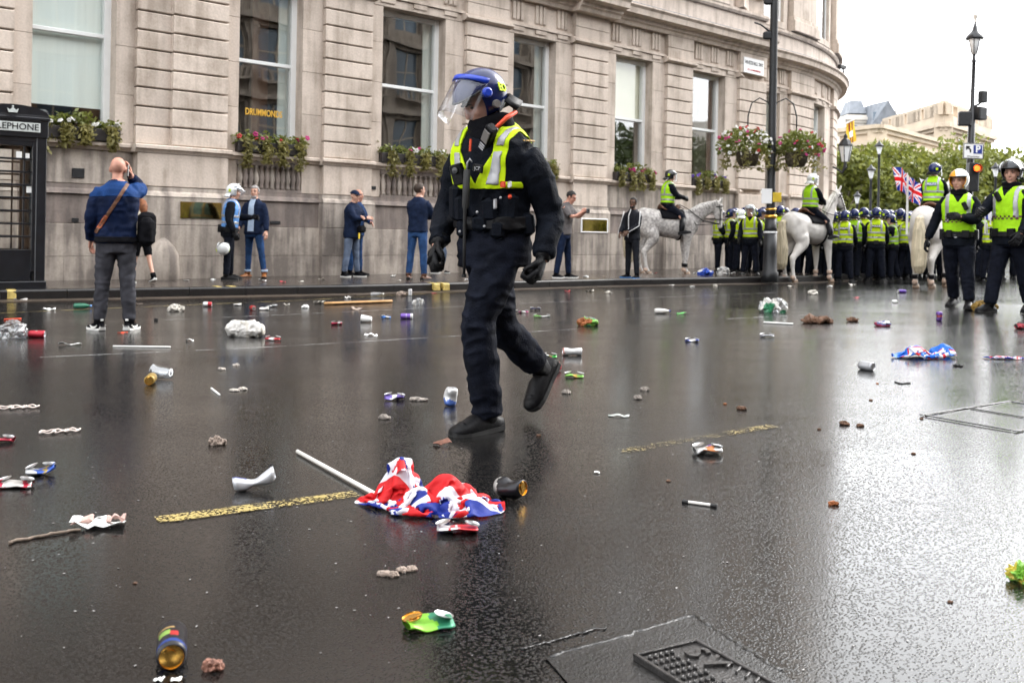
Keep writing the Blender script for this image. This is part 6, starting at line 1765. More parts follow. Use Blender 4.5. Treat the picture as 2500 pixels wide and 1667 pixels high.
# ------------------------------------------------------------------ telephone kiosk
kq = ground(30, 707, KH); kq = ground(30, 706, KH)
kio = empty("telephone_kiosk", kq + np.array([*( -N2 * .42), 0]), WA - R(6), "black painted telephone kiosk with crown emblem at the kerb", "telephone box")
W_ = .92; Hh = 2.18
fr = []
for sx in (-1, 1):
    for sy in (-1, 1): fr.append(bbox((sx * (W_ / 2 - .07), sy * (W_ / 2 - .07), Hh / 2 + .05), (.14, .14, Hh - .1), .012))
obj("frame", merge(*fr), M_BLACK, kio)
obj("base", merge(bbox((0, 0, .05), (W_ + .04, W_ + .04, .12), .01)), M_BLACK, kio)
obj("head", merge(bbox((0, 0, Hh + .10), (W_ + .03, W_ + .03, .26), .012), bbox((0, 0, Hh - .05), (W_ - .02, W_ - .02, .09), .01), bbox((0, 0, Hh + .24), (W_ + .07, W_ + .07, .05), .012)), M_BLACK, kio)
dm = []
for s in (0, 1):
    pts = [(-W_ / 2 - .02, Hh + .26)] + [((W_ / 2 + .02) * math.sin(t), Hh + .26 + .17 * math.cos(t) ** .8) for t in np.linspace(-1.45, 1.45, 13)] + [(W_ / 2 + .02, Hh + .26)]
    v, f_ = prism(pts, -W_ / 2 - .015, W_ / 2 + .015)
    if s: v = v @ rot('Z', R(90)).T * np.array([1, 1, 1]) + np.array([0, 0, -.002])
    dm.append((v, f_))
obj("domed_roof", merge(*dm), M_BLACK, kio)
M_OPAL = mat("opal_sign_glass", (.55, .58, .56), .3, var=.08)
for k in range(4):
    Mr = rot('Z', R(90 * k))
    sp = obj("sign_panel", xf(bbox((0, -W_ / 2 - .02, Hh + .115), (W_ - .2, .02, .13), .003), Mr), M_OPAL, kio)
    o = obj_me("sign_lettering", text_mesh("TELEPHONE", .125, M_BLACK, "sign_lettering", .002, .001), sp)
    o.matrix_local = Matrix.Rotation(R(90 * k), 4, 'Z') @ Matrix.Translation((0, -W_ / 2 - .032, Hh + .115)) @ Matrix.Rotation(R(90), 4, 'X')
    cr = merge(prism([(-.055, Hh + .31), (.055, Hh + .31), (.075, Hh + .37), (.04, Hh + .345), (.0, Hh + .385), (-.04, Hh + .345), (-.075, Hh + .37)], -W_ / 2 - .035, -W_ / 2 - .012), ellipsoid((0, -W_ / 2 - .025, Hh + .395), (.014, .01, .014), 8, 6))
    obj("crown_emblem", xf(cr, Mr), M_OPAL, kio)
    dr = obj("door" if k == 0 else "side_panel", xf(merge(bbox((-.315, -W_ / 2 + .04, 1.2), (.09, .05, 1.92), .006), bbox((.315, -W_ / 2 + .04, 1.2), (.09, .05, 1.92), .006), bbox((0, -W_ / 2 + .04, 2.09), (.54, .05, .12), .006), bbox((0, -W_ / 2 + .04, .34), (.54, .05, .44), .006)), Mr), M_BLACK, kio)
    rows = np.linspace(.56, 2.03, 9)
    cols = [-.27, -.17, .17, .27]
    for z in rows[1:-1]: obj("glazing_bar", xf(bbox((0, -W_ / 2 + .04, z), (.54, .035, .028), .004), Mr), M_BLACK, dr)
    for x in cols[1:-1]: obj("glazing_bar", xf(bbox((x, -W_ / 2 + .042, (rows[0] + rows[-1]) / 2), (.024, .03, rows[-1] - rows[0]), .004), Mr), M_BLACK, dr)
    if k in (0, 1, 3):
        for z0, z1 in zip(rows[:-1], rows[1:]):
            for x0, x1 in zip(cols[:-1], cols[1:]): obj("pane", xf(box(((x0 + x1) / 2, -W_ / 2 + .045, (z0 + z1) / 2), (x1 - x0, .006, z1 - z0)), Mr), M_CLEAR, dr)
M_PAPER = mat("white_paper", (.74, .74, .72), .8, var=.06, scale=20)
for x, z in ((.20, 1.88), (.24, 1.42), (.1, 1.9)):
    obj("notice_sticker", box((x, -W_ / 2 + .036, z), (.075, .004, .10)), M_PAPER, kio)
obj("telephone_unit", merge(bbox((-.22, .30, 1.35), (.2, .14, .5), .02)), M_IRON, kio)

# ------------------------------------------------------------------ window boxes
M_TROUGH = mat("dark_trough", (.018, .014, .013), .6, var=.3)
M_PLANT = leaf_mat("window_box_leaves", (.09, .12, .025), (.24, .25, .05))
M_PLANT2 = leaf_mat("window_box_trailing", (.12, .11, .03), (.28, .25, .08))
FLW = {'pink': mat("pink_petals", (.42, .02, .15), .6), 'white': mat("white_petals", (.62, .61, .58), .6), 'red': mat("red_petals", (.36, .015, .015), .6), 'purple': mat("purple_petals", (.10, .04, .35), .6)}
def petals(r):
    P = []
    for k in range(5):
        a = k * 1.2566; P.append(ellipsoid((math.cos(a) * r * .6, math.sin(a) * r * .6, 0), (r * .5, r * .5, r * .3), 6, 4))
    return merge(*P)
FM = {k: mesh("flower", *petals(.045), m, True) for k, m in FLW.items()}
def scatter_flowers(parent, pts, cols, rng, sc=1.0):
    for p in pts:
        o = obj_me("flower", FM[cols[rng.integers(len(cols))]], parent, p, tuple(rng.uniform(-1, 1, 3) + np.array([.8, 0, 0])))
        q = sc * rng.uniform(.7, 1.25); o.scale = (q, q, q)
WB = [(1, ('white', 'purple', 'white'), "window box with bushy green centre and white flowers below the lowered blind"),
      (2, ('pink', 'pink', 'red'), "window box with pink flowers below the gold lettered window"),
      (3, ('pink', 'pink', 'white'), "window box with magenta flowers behind the walking officer"),
      (4, ('pink', 'white'), "window box mostly hidden behind the walking officer's shoulder"),
      (5, ('pink', 'white', 'pink'), "window box with pink flowers below the beige half-drawn blind"),
      (6, ('pink', 'purple', 'white'), "window box with purple and pink flowers above the dapple grey horse")]
for wi, cols, lab in WB:
    rng = np.random.default_rng(500 + wi)
    u0, u1 = ALLW[wi]; um = (u0 + u1) / 2; L_ = (u1 - u0) + .12
    o = empty("window_box", to_world(bp_(um, .0, ZS1)), WA, lab, "window box", "window boxes along the bank")
    for q in range(3): obj("trough", bbox((-L_ / 2 + L_ * (q + .5) / 3, -.02, .105), (L_ / 3 - .01, .22, .21), .012), M_TROUGH, o)
    P = []
    for k in range(9):
        c = np.array([-L_ / 2 + L_ * (k + .5) / 9, -.03 + rng.normal() * .02, .25 + .05 * rng.random() + (.10 if k in (3, 4, 5) and wi in (1, 6, 5) else 0)])
        n = 46; P.append(c + rng.normal(size=(n, 3)) * np.array([.065, .05, .05]))
    obj("foliage", leaves(np.vstack(P), .05, rng), M_PLANT, o)
    for k in range(4):
        c = -L_ / 2 + L_ * (k + .45 + rng.uniform(-.1, .1)) / 4 * 1.0
        n = 230; tz = rng.random(n)
        Q = np.stack([c + rng.normal(size=n) * .058, -.15 - .05 * np.sin(tz * 3) + rng.normal(size=n) * .03, .25 - tz * (.34 + .22 * rng.random())], 1)
        obj("trailing_stem", leaves(Q, .045, rng), M_PLANT2, o)
    scatter_flowers(o, np.stack([rng.uniform(-L_ / 2, L_ / 2, 9), -.12 + rng.normal(size=9) * .03, .24 + rng.random(9) * .12], 1), cols, rng)

# ------------------------------------------------------------------ lamp column with hanging baskets
cp_ = ground(1879, 677.5, KH)
lc = empty("lamp_column", cp_, 0, "black lamp column with gilt bands and two hanging flower baskets", "street lamp")
obj("base", lathe([(.20, -.1), (.20, .12), (.165, .16), (.15, .6), (.155, 1.02)], 14), M_IRON, lc, True)
obj("white_band", lathe([(.158, 1.02), (.162, 1.03), (.162, 1.055), (.158, 1.06)], 14), M_SIGNW, lc)
obj("upper_base", lathe([(.155, 1.06), (.14, 1.15), (.125, 1.36)], 14), M_IRON, lc, True)
obj("gilt_band", merge(lathe([(.125, 1.36), (.145, 1.38), (.145, 1.42), (.125, 1.44)], 14), lathe([(.112, 1.54), (.125, 1.55), (.125, 1.58), (.11, 1.59)], 14)), M_GOLD, lc, True)
obj("shaft", lathe([(.12, 1.44), (.105, 1.56), (.10, 1.9), (.105, 2.0), (.095, 2.05), (.09, 6.0), (.08, 12.0)], 12), M_IRON, lc, True)
for z in (6.35, 5.55): obj("shaft_bracket", merge(bbox((-.15, -.02, z), (.2, .12, .18), .03), tube([(-.1, 0, z + .1), (-.3, 0, z + .25), (-.45, 0, z + .3)], .02, 6)), M_IRON, lc)
obj("column_notice", bbox((-.14, -.16, 1.86), (.24, .02, .34), .006), M_SIGNW, lc); obj("yellow_notice", bbox((.10, -.15, 1.84), (.20, .02, .22), .006), mat("yellow_notice", (.60, .42, .03), .5), lc)
M_BASK = mat("basket_moss", (.07, .055, .035), .9, var=.4, scale=20, bump=.6)
for s, lab in ((-1, "large hanging basket of white, red and pink flowers nearest the window wall"), (1, "smaller hanging basket of pink flowers above the white-helmeted rider")):
    rng = np.random.default_rng(700 + s)
    x = s * .56
    lc_arm = obj("basket_hoop", tube([(0, 0, 3.2), (0, 0, 3.75), (s * .10, 0, 4.02), (s * .30, 0, 4.12), (s * .48, 0, 4.0), (x, 0, 3.7), (x, 0, 3.3)], .016, 6), M_IRON, lc, True)
    b = empty("hanging_basket", cp_ + np.array([x, -.02, 2.55]), 0, lab, "flower basket", "hanging baskets on the lamp column")
    obj("basket", lathe([(.18, 0), (.24, .1), (.28, .32)], 14), M_BASK, b, True)
    R_ = .50 if s < 0 else .44
    P = rng.normal(size=(1500, 3)); P /= np.linalg.norm(P, axis=1, keepdims=True); P = P[P[:, 2] > -.45]
    P = P * np.array([R_ * 1.25, R_, R_ * .85]) * rng.uniform(.55, 1.05, (len(P), 1)) + np.array([s * .08, 0, .45])
    obj("foliage", leaves(P, .055, rng), M_PLANT, b)
    for k in range(7):
        a = k / 7 * 6.28; n = 60; tz = rng.random(n)
        obj("trailing_stem", leaves(np.stack([math.cos(a) * R_ * (.9 + .3 * tz) + rng.normal(size=n) * .05, math.sin(a) * R_ * .9 + rng.normal(size=n) * .05, .35 - .45 * tz], 1), .05, rng), M_PLANT2, b)
    Q = rng.normal(size=(150, 3)); Q[:, 1] = -np.abs(Q[:, 1]); Q /= np.linalg.norm(Q, axis=1, keepdims=True); Q = Q[Q[:, 2] > -.5][:62 if s < 0 else 24]
    scatter_flowers(b, Q * np.array([R_ * 1.3, R_ * 1.06, R_ * .92]) + np.array([s * .08, 0, .45]), ('white', 'white', 'red', 'pink', 'white') if s < 0 else ('pink', 'pink', 'red', 'white'), rng, .85)
# ------------------------------------------------------------------ manhole and drain
def gp2(x, y): return ground(x, y)
A_, B_, C_ = gp2(1545, 1613), gp2(1700, 1575), gp2(1852, 1666)
ux = nrm((A_ - B_)[:2]); uy = np.array([-ux[1], ux[0]])
if np.dot(uy, (C_ - B_)[:2]) < 0: uy = -uy
M_CAST = mat("cast_iron", (.035, .033, .032), .32, .35, var=.4, scale=40, bump=.3, bscale=120)
M_PATCH = mat("smooth_asphalt_patch", (.006, .0057, .0054), .22, var=.35, scale=12, bump=.35, bscale=160)
M_TAR = mat("tar_seam", (.008, .008, .008), .22, var=.3, scale=15, bump=.4, bscale=90)
pz = lambda x, y: ground(x, y) + np.array([0, 0, .004])
P_ = [pz(1330, 1606), pz(1692, 1503), pz(1905, 1640), pz(2010, 1720), pz(1500, 1800)]
c_ = sum(P_) / 5
V = np.array(P_ + [c_]); tag(obj("road_patch", (V, [(4, 3, 2, 1, 0)][:0] + [(5, i, (i + 1) % 5) for i in range(5)]), M_PATCH), kind="structure")
def ragged(px, r, seed):
    P = np.array([ground(*p) for p in px]); Q = []
    for a, b in zip(P[:-1], P[1:]): Q += [a + (b - a) * t for t in np.linspace(0, 1, 14)[:-1]]
    Q.append(P[-1]); Q = np.array(Q); rng = np.random.default_rng(seed)
    Q[:, :2] += rng.normal(size=(len(Q), 2)) * .004
    V, Fc = tube(Q, r * rng.uniform(.5, 1.3, len(Q)), 7); V[:, 2] = (V[:, 2] - Q[0, 2]) * .35 + Q[0, 2] + .003
    return V, Fc
tag(obj("tar_seam", ragged([(1335, 1605), (1500, 1560), (1692, 1502), (1790, 1565), (1905, 1640)], .009, 1), M_TAR, None, True), kind="structure")
tag(obj("tar_seam", ragged([(1270, 1585), (1335, 1568), (1480, 1532)], .005, 2), M_TAR, None, True), kind="structure")
mh = empty("valve_cover", (B_[0], B_[1], B_[2] + .003), math.atan2(ux[1], ux[0]), "small cast iron valve cover lettered SV set in a smooth asphalt patch", "manhole cover")
sg_ = 1.0 if np.dot(uy, [-ux[1], ux[0]]) > 0 else -1.0
Lx, Ly = np.linalg.norm((A_ - B_)[:2]), .27
def mb(x, y, z, sx, sy, sz, rz=0): return bbox((x, sg_ * y, z), (sx, sy, sz), .0015, rz)
obj("plate", mb(Lx / 2, Ly / 2, .004, Lx, Ly, .010), M_CAST, mh)
obj("rim", merge(mb(Lx / 2, .005, .011, Lx, .010, .010), mb(.005, Ly / 2, .0112, .010, Ly, .010), mb(Lx - .005, Ly / 2, .0112, .010, Ly, .010)), M_CAST, mh)
for i in range(6):
    for j in range(7):
        x, y = .10 + i * .0165 + (j % 2) * .006, .028 + j * .03
        if x > Lx - .02 or y > Ly - .02: continue
        obj("raised_stud", mb(x, y, .012, .011, .005, .010, sg_ * .5), M_CAST, mh); obj("raised_stud", mb(x + .004, y + .008, .0121, .005, .011, .010, sg_ * .5), M_CAST, mh)
for j in range(4): obj("raised_stud", mb(.03, .15 + j * .03, .012, .03, .006, .010, .5), M_CAST, mh)
for ch, yy in (("S", .065), ("V", .125)):
    me = text_mesh(ch, .085, M_CAST, "raised_letter", .005, .002)
    o = obj_me("raised_letter", me, mh)
    X = np.array([0, sg_, 0]); Yv = np.array([-1.0, 0, 0]); Zv = np.cross(X, Yv)
    o.matrix_local = Matrix(np.vstack([np.c_[np.stack([X, Yv, Zv], 1), [.055, sg_ * yy, .012]], [0, 0, 0, 1]]).tolist())
dq = ground(2470, 1015)
dc = empty("drain_cover", dq, R(35), "dark iron drain cover frame let into the glaring wet road", "manhole cover")
obj("frame", merge(bbox((0, -.27, .006), (.95, .02, .006), .002), bbox((0, .27, .006), (.95, .02, .006), .002), bbox((-.46, 0, .0062), (.02, .5, .006), .002), bbox((.46, 0, .0062), (.02, .5, .006), .003)), M_TAR, dc)
obj("centre_bar", bbox((0, 0, .0058), (.015, .5, .005), .002), M_TAR, dc)
tag(obj("tar_seam", ragged([(2298, 1010), (2392, 992)], .006, 4), M_TAR, None, True), kind="structure")

# ------------------------------------------------------------------ the dropped flags
def crumple(w, h, nx, ny, rx, ry, bumps, seed, steps=150, ang=0.0, sq=.45):
    rng = np.random.default_rng(seed)
    gx, gy = np.meshgrid(np.linspace(-w / 2, w / 2, nx), np.linspace(-h / 2, h / 2, ny))
    n0 = np.stack([gx, gy, np.zeros_like(gx)], -1).reshape(-1, 3)
    P = n0.copy(); P[:, :2] *= sq
    P[:, 2] = .16 + .10 * noise(n0 + 3, 5.0, seed) + .04 * noise(n0 + 3, 13.0, seed + 1)
    P[:, :2] += .03 * np.stack([noise(n0, 7, seed + 2), noise(n0, 7, seed + 3)], 1)
    P = P.reshape(ny, nx, 3); O = P.copy()
    dx, dy = w / (nx - 1), h / (ny - 1)
    def con(A, B, L_, k):
        d = B - A; l = np.linalg.norm(d, axis=-1, keepdims=True) + 1e-9
        return d * (k * (l - L_) / l)
    for st in range(steps):
        v = (P - O) * .86; O = P.copy()
        P = P + v; P[..., 2] -= .0011
        for it in range(5):
            D = np.zeros_like(P); W = np.zeros(P.shape[:2] + (1,))
            for (a, b, L_, k) in ((np.s_[:, :-1], np.s_[:, 1:], dx, .5), (np.s_[:-1], np.s_[1:], dy, .5), (np.s_[:-1, :-1], np.s_[1:, 1:], math.hypot(dx, dy), .35), (np.s_[:-1, 1:], np.s_[1:, :-1], math.hypot(dx, dy), .35), (np.s_[:, :-2], np.s_[:, 2:], 2 * dx, .22), (np.s_[:-2], np.s_[2:], 2 * dy, .22)):
                c = con(P[a], P[b], L_, k); D[a] += c; D[b] -= c; W[a] += 1; W[b] += 1
            P = P + D / np.maximum(W, 1) * 2.0
            r = np.sqrt((P[..., 0] / rx) ** 2 + (P[..., 1] / ry) ** 2); s = np.where(r > 1, 1 / np.maximum(r, 1e-6), 1); P[..., 0] *= s; P[..., 1] *= s
            fl = np.full(P.shape[:2], .006)
            for bx, by, bh, br in bumps: fl = np.maximum(fl, bh * np.exp(-((P[..., 0] - bx) ** 2 + (P[..., 1] - by) ** 2) / br ** 2))
            hit = P[..., 2] < fl
            P[..., 2] = np.maximum(P[..., 2], fl)
            P[..., :2] = np.where(hit[..., None], P[..., :2] * .5 + O[..., :2] * .5, P[..., :2])
    return P
def upsample(P, k):
    ny, nx, _ = P.shape
    def lin(n): return np.linspace(0, n - 1, (n - 1) * k + 1)
    u, v = lin(nx), lin(ny)
    i = np.minimum(u.astype(int), nx - 2); f = (u - i)[None, :, None]
    A = P[:, i] * (1 - f) + P[:, i + 1] * f
    j = np.minimum(v.astype(int), ny - 2); g = (v - j)[:, None, None]
    Q = A[j] * (1 - g) + A[j + 1] * g
    for _ in range(2): Q[1:-1, 1:-1] = (Q[1:-1, 1:-1] * 2 + Q[:-2, 1:-1] + Q[2:, 1:-1] + Q[1:-1, :-2] + Q[1:-1, 2:]) / 6
    return Q
def union(u, v):                         # u along 0..2, v across 0..1 -> 0 blue, 1 white, 2 red
    x, y = u - 1, v - .5
    if abs(x) < .1 or abs(y) < .1: return 2
    if abs(x) < .167 or abs(y) < .167: return 1
    d1 = abs(x * .5 - y) / 1.118; d2 = abs(x * .5 + y) / 1.118
    d = min(d1, d2)
    if d < .035: return 2
    if d < .10: return 1
    return 0
def thin_cloth(name, c):
    m = mat(name, c, .55, var=.1, scale=20, bump=.25, bscale=260, spec=.3)
    N, L = m.node_tree.nodes, m.node_tree.links; b = N["Principled BSDF"]
    tl = N.new("ShaderNodeBsdfTranslucent"); tl.inputs[0].default_value = (*c, 1); mx = N.new("ShaderNodeMixShader"); mx.inputs[0].default_value = .25
    L.new(b.outputs[0], mx.inputs[1]); L.new(tl.outputs[0], mx.inputs[2]); L.new(mx.outputs[0], N["Material Output"].inputs["Surface"])
    return m
M_UB, M_UW, M_UR = thin_cloth("flag_blue", (.012, .03, .26)), thin_cloth("flag_white_cloth", (.74, .74, .80)), thin_cloth("flag_red", (.62, .012, .016))
M_UBL = thin_cloth("flag_bright_blue", (.02, .16, .62))
def cloth_flag(name, label, px, rz, w, h, rx, ry, bumps, seed, mats, pat, up=4, sq=.45, nx=56, ny=36):
    p = ground(*px)
    o = empty(name, p, rz, label, "flag")
    Q = upsample(crumple(w, h, nx, ny, rx, ry, bumps, seed, sq=sq), up); ny2, nx2, _ = Q.shape
    Fc = [(j * nx2 + i, j * nx2 + i + 1, (j + 1) * nx2 + i + 1, (j + 1) * nx2 + i) for j in range(ny2 - 1) for i in range(nx2 - 1)]
    mi = [pat((i + .5) / (nx2 - 1), (j + .5) / (ny2 - 1)) for j in range(ny2 - 1) for i in range(nx2 - 1)]
    obj("cloth", (Q.reshape(-1, 3), Fc), mats, o, True, mi)
    return o, p
fo, fp = cloth_flag("fallen_flag", "crumpled red, white and blue flag lying on the wet road with its white stick", (1046, 1236), R(-12), 1.10, .66, .285, .165, ((-.13, .06, .17, .055), (.07, .02, .12, .075), (-.02, -.04, .07, .06), (.19, -.03, .06, .05)), 5, [M_UB, M_UW, M_UR], lambda u, v: union(u * 2, v))
s0, s1 = ground(726, 1108), ground(918, 1216)
Ri = rot('Z', -R(-12))
stick = obj("flag_stick", tube([Ri @ (s0 + np.array([0, 0, .012]) - fp), Ri @ (s1 + np.array([0, 0, .014]) - fp), Ri @ (s1 * 2 - s0 * 1.0 + np.array([0, 0, .02]) - fp) * .25 + Ri @ (s1 + np.array([0, 0, .014]) - fp) * .75], .0085, 10), mat("white_plastic_rod", (.74, .72, .66), .4, var=.05), fo, True)
cloth_flag("fallen_flag", "bright blue and red flag heaped in the glare beside the silver can", (2258, 873), R(8), .95, .60, .29, .13, ((-.08, .0, .11, .07), (.16, .0, .13, .065)), 9, [M_UBL, M_UW, M_UR], lambda u, v: 0 if v > .42 else union(u * 2, v), 2, nx=40, ny=26)
cloth_flag("fallen_flag", "small red, white and blue flag strip flat on the road beyond the blue flag", (2450, 876), R(-6), .60, .22, .30, .05, ((-.2, 0, .04, .03),), 12, [M_UB, M_UW, M_UR], lambda u, v: union(u * 2, v), 3, .6, 40, 16)

# ------------------------------------------------------------------ cans, cups, bags, scraps
M_ALU = mat("bare_aluminium", (.70, .71, .73), .28, 1.0, var=.08, scale=30)
M_GOLDL = mat("gold_can_end", (.72, .42, .10), .25, 1.0, var=.1, scale=30)
CM = {}
def canm(c, metal=.35):
    if c not in CM: CM[c] = mat("can_print_%d" % len(CM), tuple(q * .8 for q in c), .32, metal, var=.12, scale=40)
    return CM[c]
def can_profile(r, L_):
    return [(r * .72, 0), (r * .82, .004), (r * .86, .002), (r, .014), (r, L_ - .014), (r * .84, L_ - .002), (r * .80, L_ - .003), (r * .78, L_ - .008)]
def dent(V, amt, seed, flat=0.0, pinch=0.0, bend=0.0, r=.033):
    V = V.copy(); L_ = V[:, 2].max()
    t = V[:, 2] / L_
    if pinch: V[:, 0] *= 1 - pinch * np.exp(-((t - .5) / .22) ** 2)
    if flat: q = .45 + .55 * flat; V[:, 0] *= 1 - q * (1 - .12 * np.abs(2 * t - 1)); V[:, 1] *= 1 + q * .35
    if flat:
        w = np.array([1, 1, 1.0]); V[:, 0] += r * .34 * noise(V * w, 26, seed + 3) * (1 - .3 * np.abs(2 * t - 1)); V[:, 1] += r * .30 * noise(np.c_[V[:, 1] * 0, V[:, 1] * .3, V[:, 2]], 30, seed + 4)
    if amt:
        N = noise(V * np.array([1, 1, .7]), 34, seed); m = np.exp(-((t - .5) / .38) ** 4)
        rad = np.stack([V[:, 0], V[:, 1], np.zeros(len(V))], 1); V += rad * (N * amt * m)[:, None]
    if bend:
        s = V[:, 2] - L_ / 2; V[:, 0] += bend * (s / L_ * 2) ** 2 * L_ * .4; 
    return V
def can(label, px, col, axis=0.0, end=None, L_=.122, r=.033, flat=0.0, amt=0.0, pinch=0.0, bend=0.0, bands=(), tilt=0.0, seed=0, lid_front=True, pavement_=0.0, stand=False, group=None, roll=0.0):
    """a drinks can; axis = direction of its lid end on the ground, degrees (0 = picture right, -90 = to the camera)"""
    end = end or M_ALU
    p = ground(px[0], px[1], pavement_)
    o = empty("drinks_can", p, 0, label, "can", group)
    n = 22; zs = [.014 + (L_ - .028) * k / 14 for k in range(15)]
    pr = [(r * .80, .003), (r * .86, .001)] + [(r, z) for z in zs] + [(r * .84, L_ - .003), (r * .80, L_ - .003)]
    V, Fc = lathe(pr, n, cap=False)
    Vb = dent(V, amt, seed, flat, pinch, bend)
    mi, ms = [], [canm(col) if not isinstance(col, bpy.types.Material) else col]
    for b in bands: ms.append(canm(b[2]))
    for f in Fc:
        cf = np.mean([V[i] for i in f], axis=0); z = cf[2] / L_; q = 0
        if flat or amt > .1: z += .10 * float(noise(cf[None] + seed, 60, seed)[0])
        for k, b in enumerate(bands):
            if b[0] <= z <= b[1]:
                a = math.degrees(math.atan2(np.mean([V[i][1] for i in f]), np.mean([V[i][0] for i in f])))
                if len(b) < 4 or b[3] <= a <= b[4]: q = k + 1
        mi.append(q)
    lid = merge(lathe([(r * .80, L_ - .003), (r * .775, L_ - .008), (.0, L_ - .0075)], n, cap=False), xf(merge(lathe([(.007, 0), (.0125, .002), (.0125, .004), (.007, .004)], 12), lathe([(.004, 0), (.0095, .002), (.004, .004)], 10, (.015, 0, 0))), None, (.004, 0, L_ - .0072)), box((-.013, 0, L_ - .0067), (.014, .013, .001)))
    bot = lathe([(r * .80, .003), (r * .6, .012), (0, .015)], n, cap=False)
    lv = dent(lid[0], 0, seed, flat * .9, 0, bend); bv = dent(np.vstack([bot[0], [[0, 0, L_]]]), 0, seed, flat * .9, 0, bend)[:-1]
    a = R(axis)
    X = np.array([-math.sin(a), math.cos(a), 0]); Zc = np.array([math.cos(a) * math.cos(R(tilt)), math.sin(a) * math.cos(R(tilt)), math.sin(R(tilt))])
    if stand: M3 = rot('Z', a) @ rot('X', R(tilt))
    else:
        # flattened direction (local x) points up
        up = nrm(np.array([0, 0, 1.0]) - Zc * Zc[2]); sx = np.cross(Zc, up)
        M3 = np.stack([up, sx, Zc], 1)
        if roll: M3 = M3 @ rot('Z', R(roll))
    if flat:                              # the ends folded over and facing up
        for q, (pv, zc, sg) in enumerate(((lid[0], L_, 1), (bot[0], 0.0, -1))):
            pl = (pv - np.array([0, 0, zc])) * np.array([1, 1, sg * .6]); Mf = rot('Y', R(68)) if sg > 0 else rot('Y', R(62))
            pl = np.stack([pl[:, 2] * .9 + pl[:, 0] * .22, pl[:, 1], -pl[:, 0] * .92 * sg + pl[:, 2] * .2], 1)
            W = pl * np.array([1, 1.0, 1.0]) + np.array([r * .72, (.25 if sg > 0 else -.2) * r, zc - sg * r * .62])
            if q == 0: lv = W
            else: bv = W
    allv = np.vstack([Vb, lv, bv]) @ M3.T
    off = np.array([-allv[:, 0].mean(), -allv[:, 1].mean(), -allv[:, 2].min() - .001])
    obj("can_body", (Vb @ M3.T + off, Fc), ms, o, True, mi)
    obj("can_lid", (lv @ M3.T + off, lid[1]), end, o)
    obj("can_bottom", (bv @ M3.T + off, bot[1]), M_ALU, o, True)
    return o
def cup(label, px, axis, r=.045, L_=.13, m=None, squash=.0, pavement_=0.0):
    p = ground(px[0], px[1], pavement_); o = empty("plastic_cup", p, 0, label, "cup")
    V, Fc = lathe([(r * .0, .004), (r * .68, .002), (r * .70, .006)] + [(r * (.70 + .30 * t), .006 + (L_ - .012) * t) for t in np.linspace(.1, 1, 6)] + [(r * 1.05, L_ - .004), (r * 1.05, L_), (r * .99, L_)], 22, cap=False)
    V = dent(V, .10, int(px[0]), squash, 0, 0)
    a = R(axis); Zc = np.array([math.cos(a), math.sin(a), .06]); Zc = nrm(Zc); up = nrm(np.array([0, 0, 1.0]) - Zc * Zc[2]); M3 = np.stack([up, np.cross(Zc, up), Zc], 1)
    W = V @ M3.T; off = np.array([-W[:, 0].mean(), -W[:, 1].mean(), -W[:, 2].min()])
    obj("cup_wall", shell(W + off, tri(Fc), 0, .0012), m or M_CUP, o, True)
    n = len(V); rim = W[-22:] + off; obj("cup_rim", tube(list(rim) + [rim[0], rim[1]], .0022, 5), m or M_CUP, o, True)
    return o
M_BAGW = mat("white_plastic_film", (.55, .53, .50), .35, var=.15, scale=12, bump=.4, bscale=40)
M_BAGC = glass_mat("clear_film", .16, (.80, .82, .84), .18)
def lump(name, label, cat, px, size, m, seed, rz=0.0, amp=.35, sc=7.0, pavement_=0.0, group=None, vox=None, mats=None):
    p = ground(px[0], px[1], pavement_); o = empty(name, p, R(rz), label, cat, group)
    s = np.array(size); v = vox or max(.0012, s.max() / 30)
    V, Fc = remesh(ellipsoid((0, 0, s[2] * .42), s * .5, 20, 12), v, 0); T = tri(Fc)
    k = sc / s.max()
    N = vnormals(V, T)
    d = (1 - 2.2 * np.abs(noise(V, k * .5, seed))) * .55 + (1 - 2 * np.abs(noise(V, k * 1.1, seed + 1))) * .35 + noise(V, k * 2.6, seed + 2) * .25
    V = V + N * (d * amp * s.min())[:, None]; V[:, 2] = np.maximum(V[:, 2], 0)
    mi = None
    if mats: q = noise(V, k * .45, seed + 7); mi = [int(np.clip((q[t].mean() + .6) / 1.2 * len(mats), 0, len(mats) - 1)) for t in T]
    obj("crumple", (V, T), mats or m, o, False, mi)
    return o
def scrap(label, px, w, d, m, seed, rz=0.0, curl=.3, pavement_=0.0, group=None, cat="litter", name="paper_scrap"):
    p = ground(px[0], px[1], pavement_); o = empty(name, p, R(rz), label, cat, group)
    n, k = 9, 7; gx, gy = np.meshgrid(np.linspace(-w / 2, w / 2, n), np.linspace(-d / 2, d / 2, k))
    P = np.stack([gx.ravel(), gy.ravel(), np.zeros(n * k)], 1)
    P[:, :2] += np.stack([noise(P, 3 / w, seed), noise(P, 3 / w, seed + 1)], 1) * w * .09
    P[:, 2] = np.abs(noise(P, 2.4 / w, seed + 2)) * w * curl + .002
    Fc = [(j * n + i, j * n + i + 1, (j + 1) * n + i + 1, (j + 1) * n + i) for j in range(k - 1) for i in range(n - 1)]
    obj("sheet", shell(P, tri(Fc), .001, .0015), m, o, True)
    return o
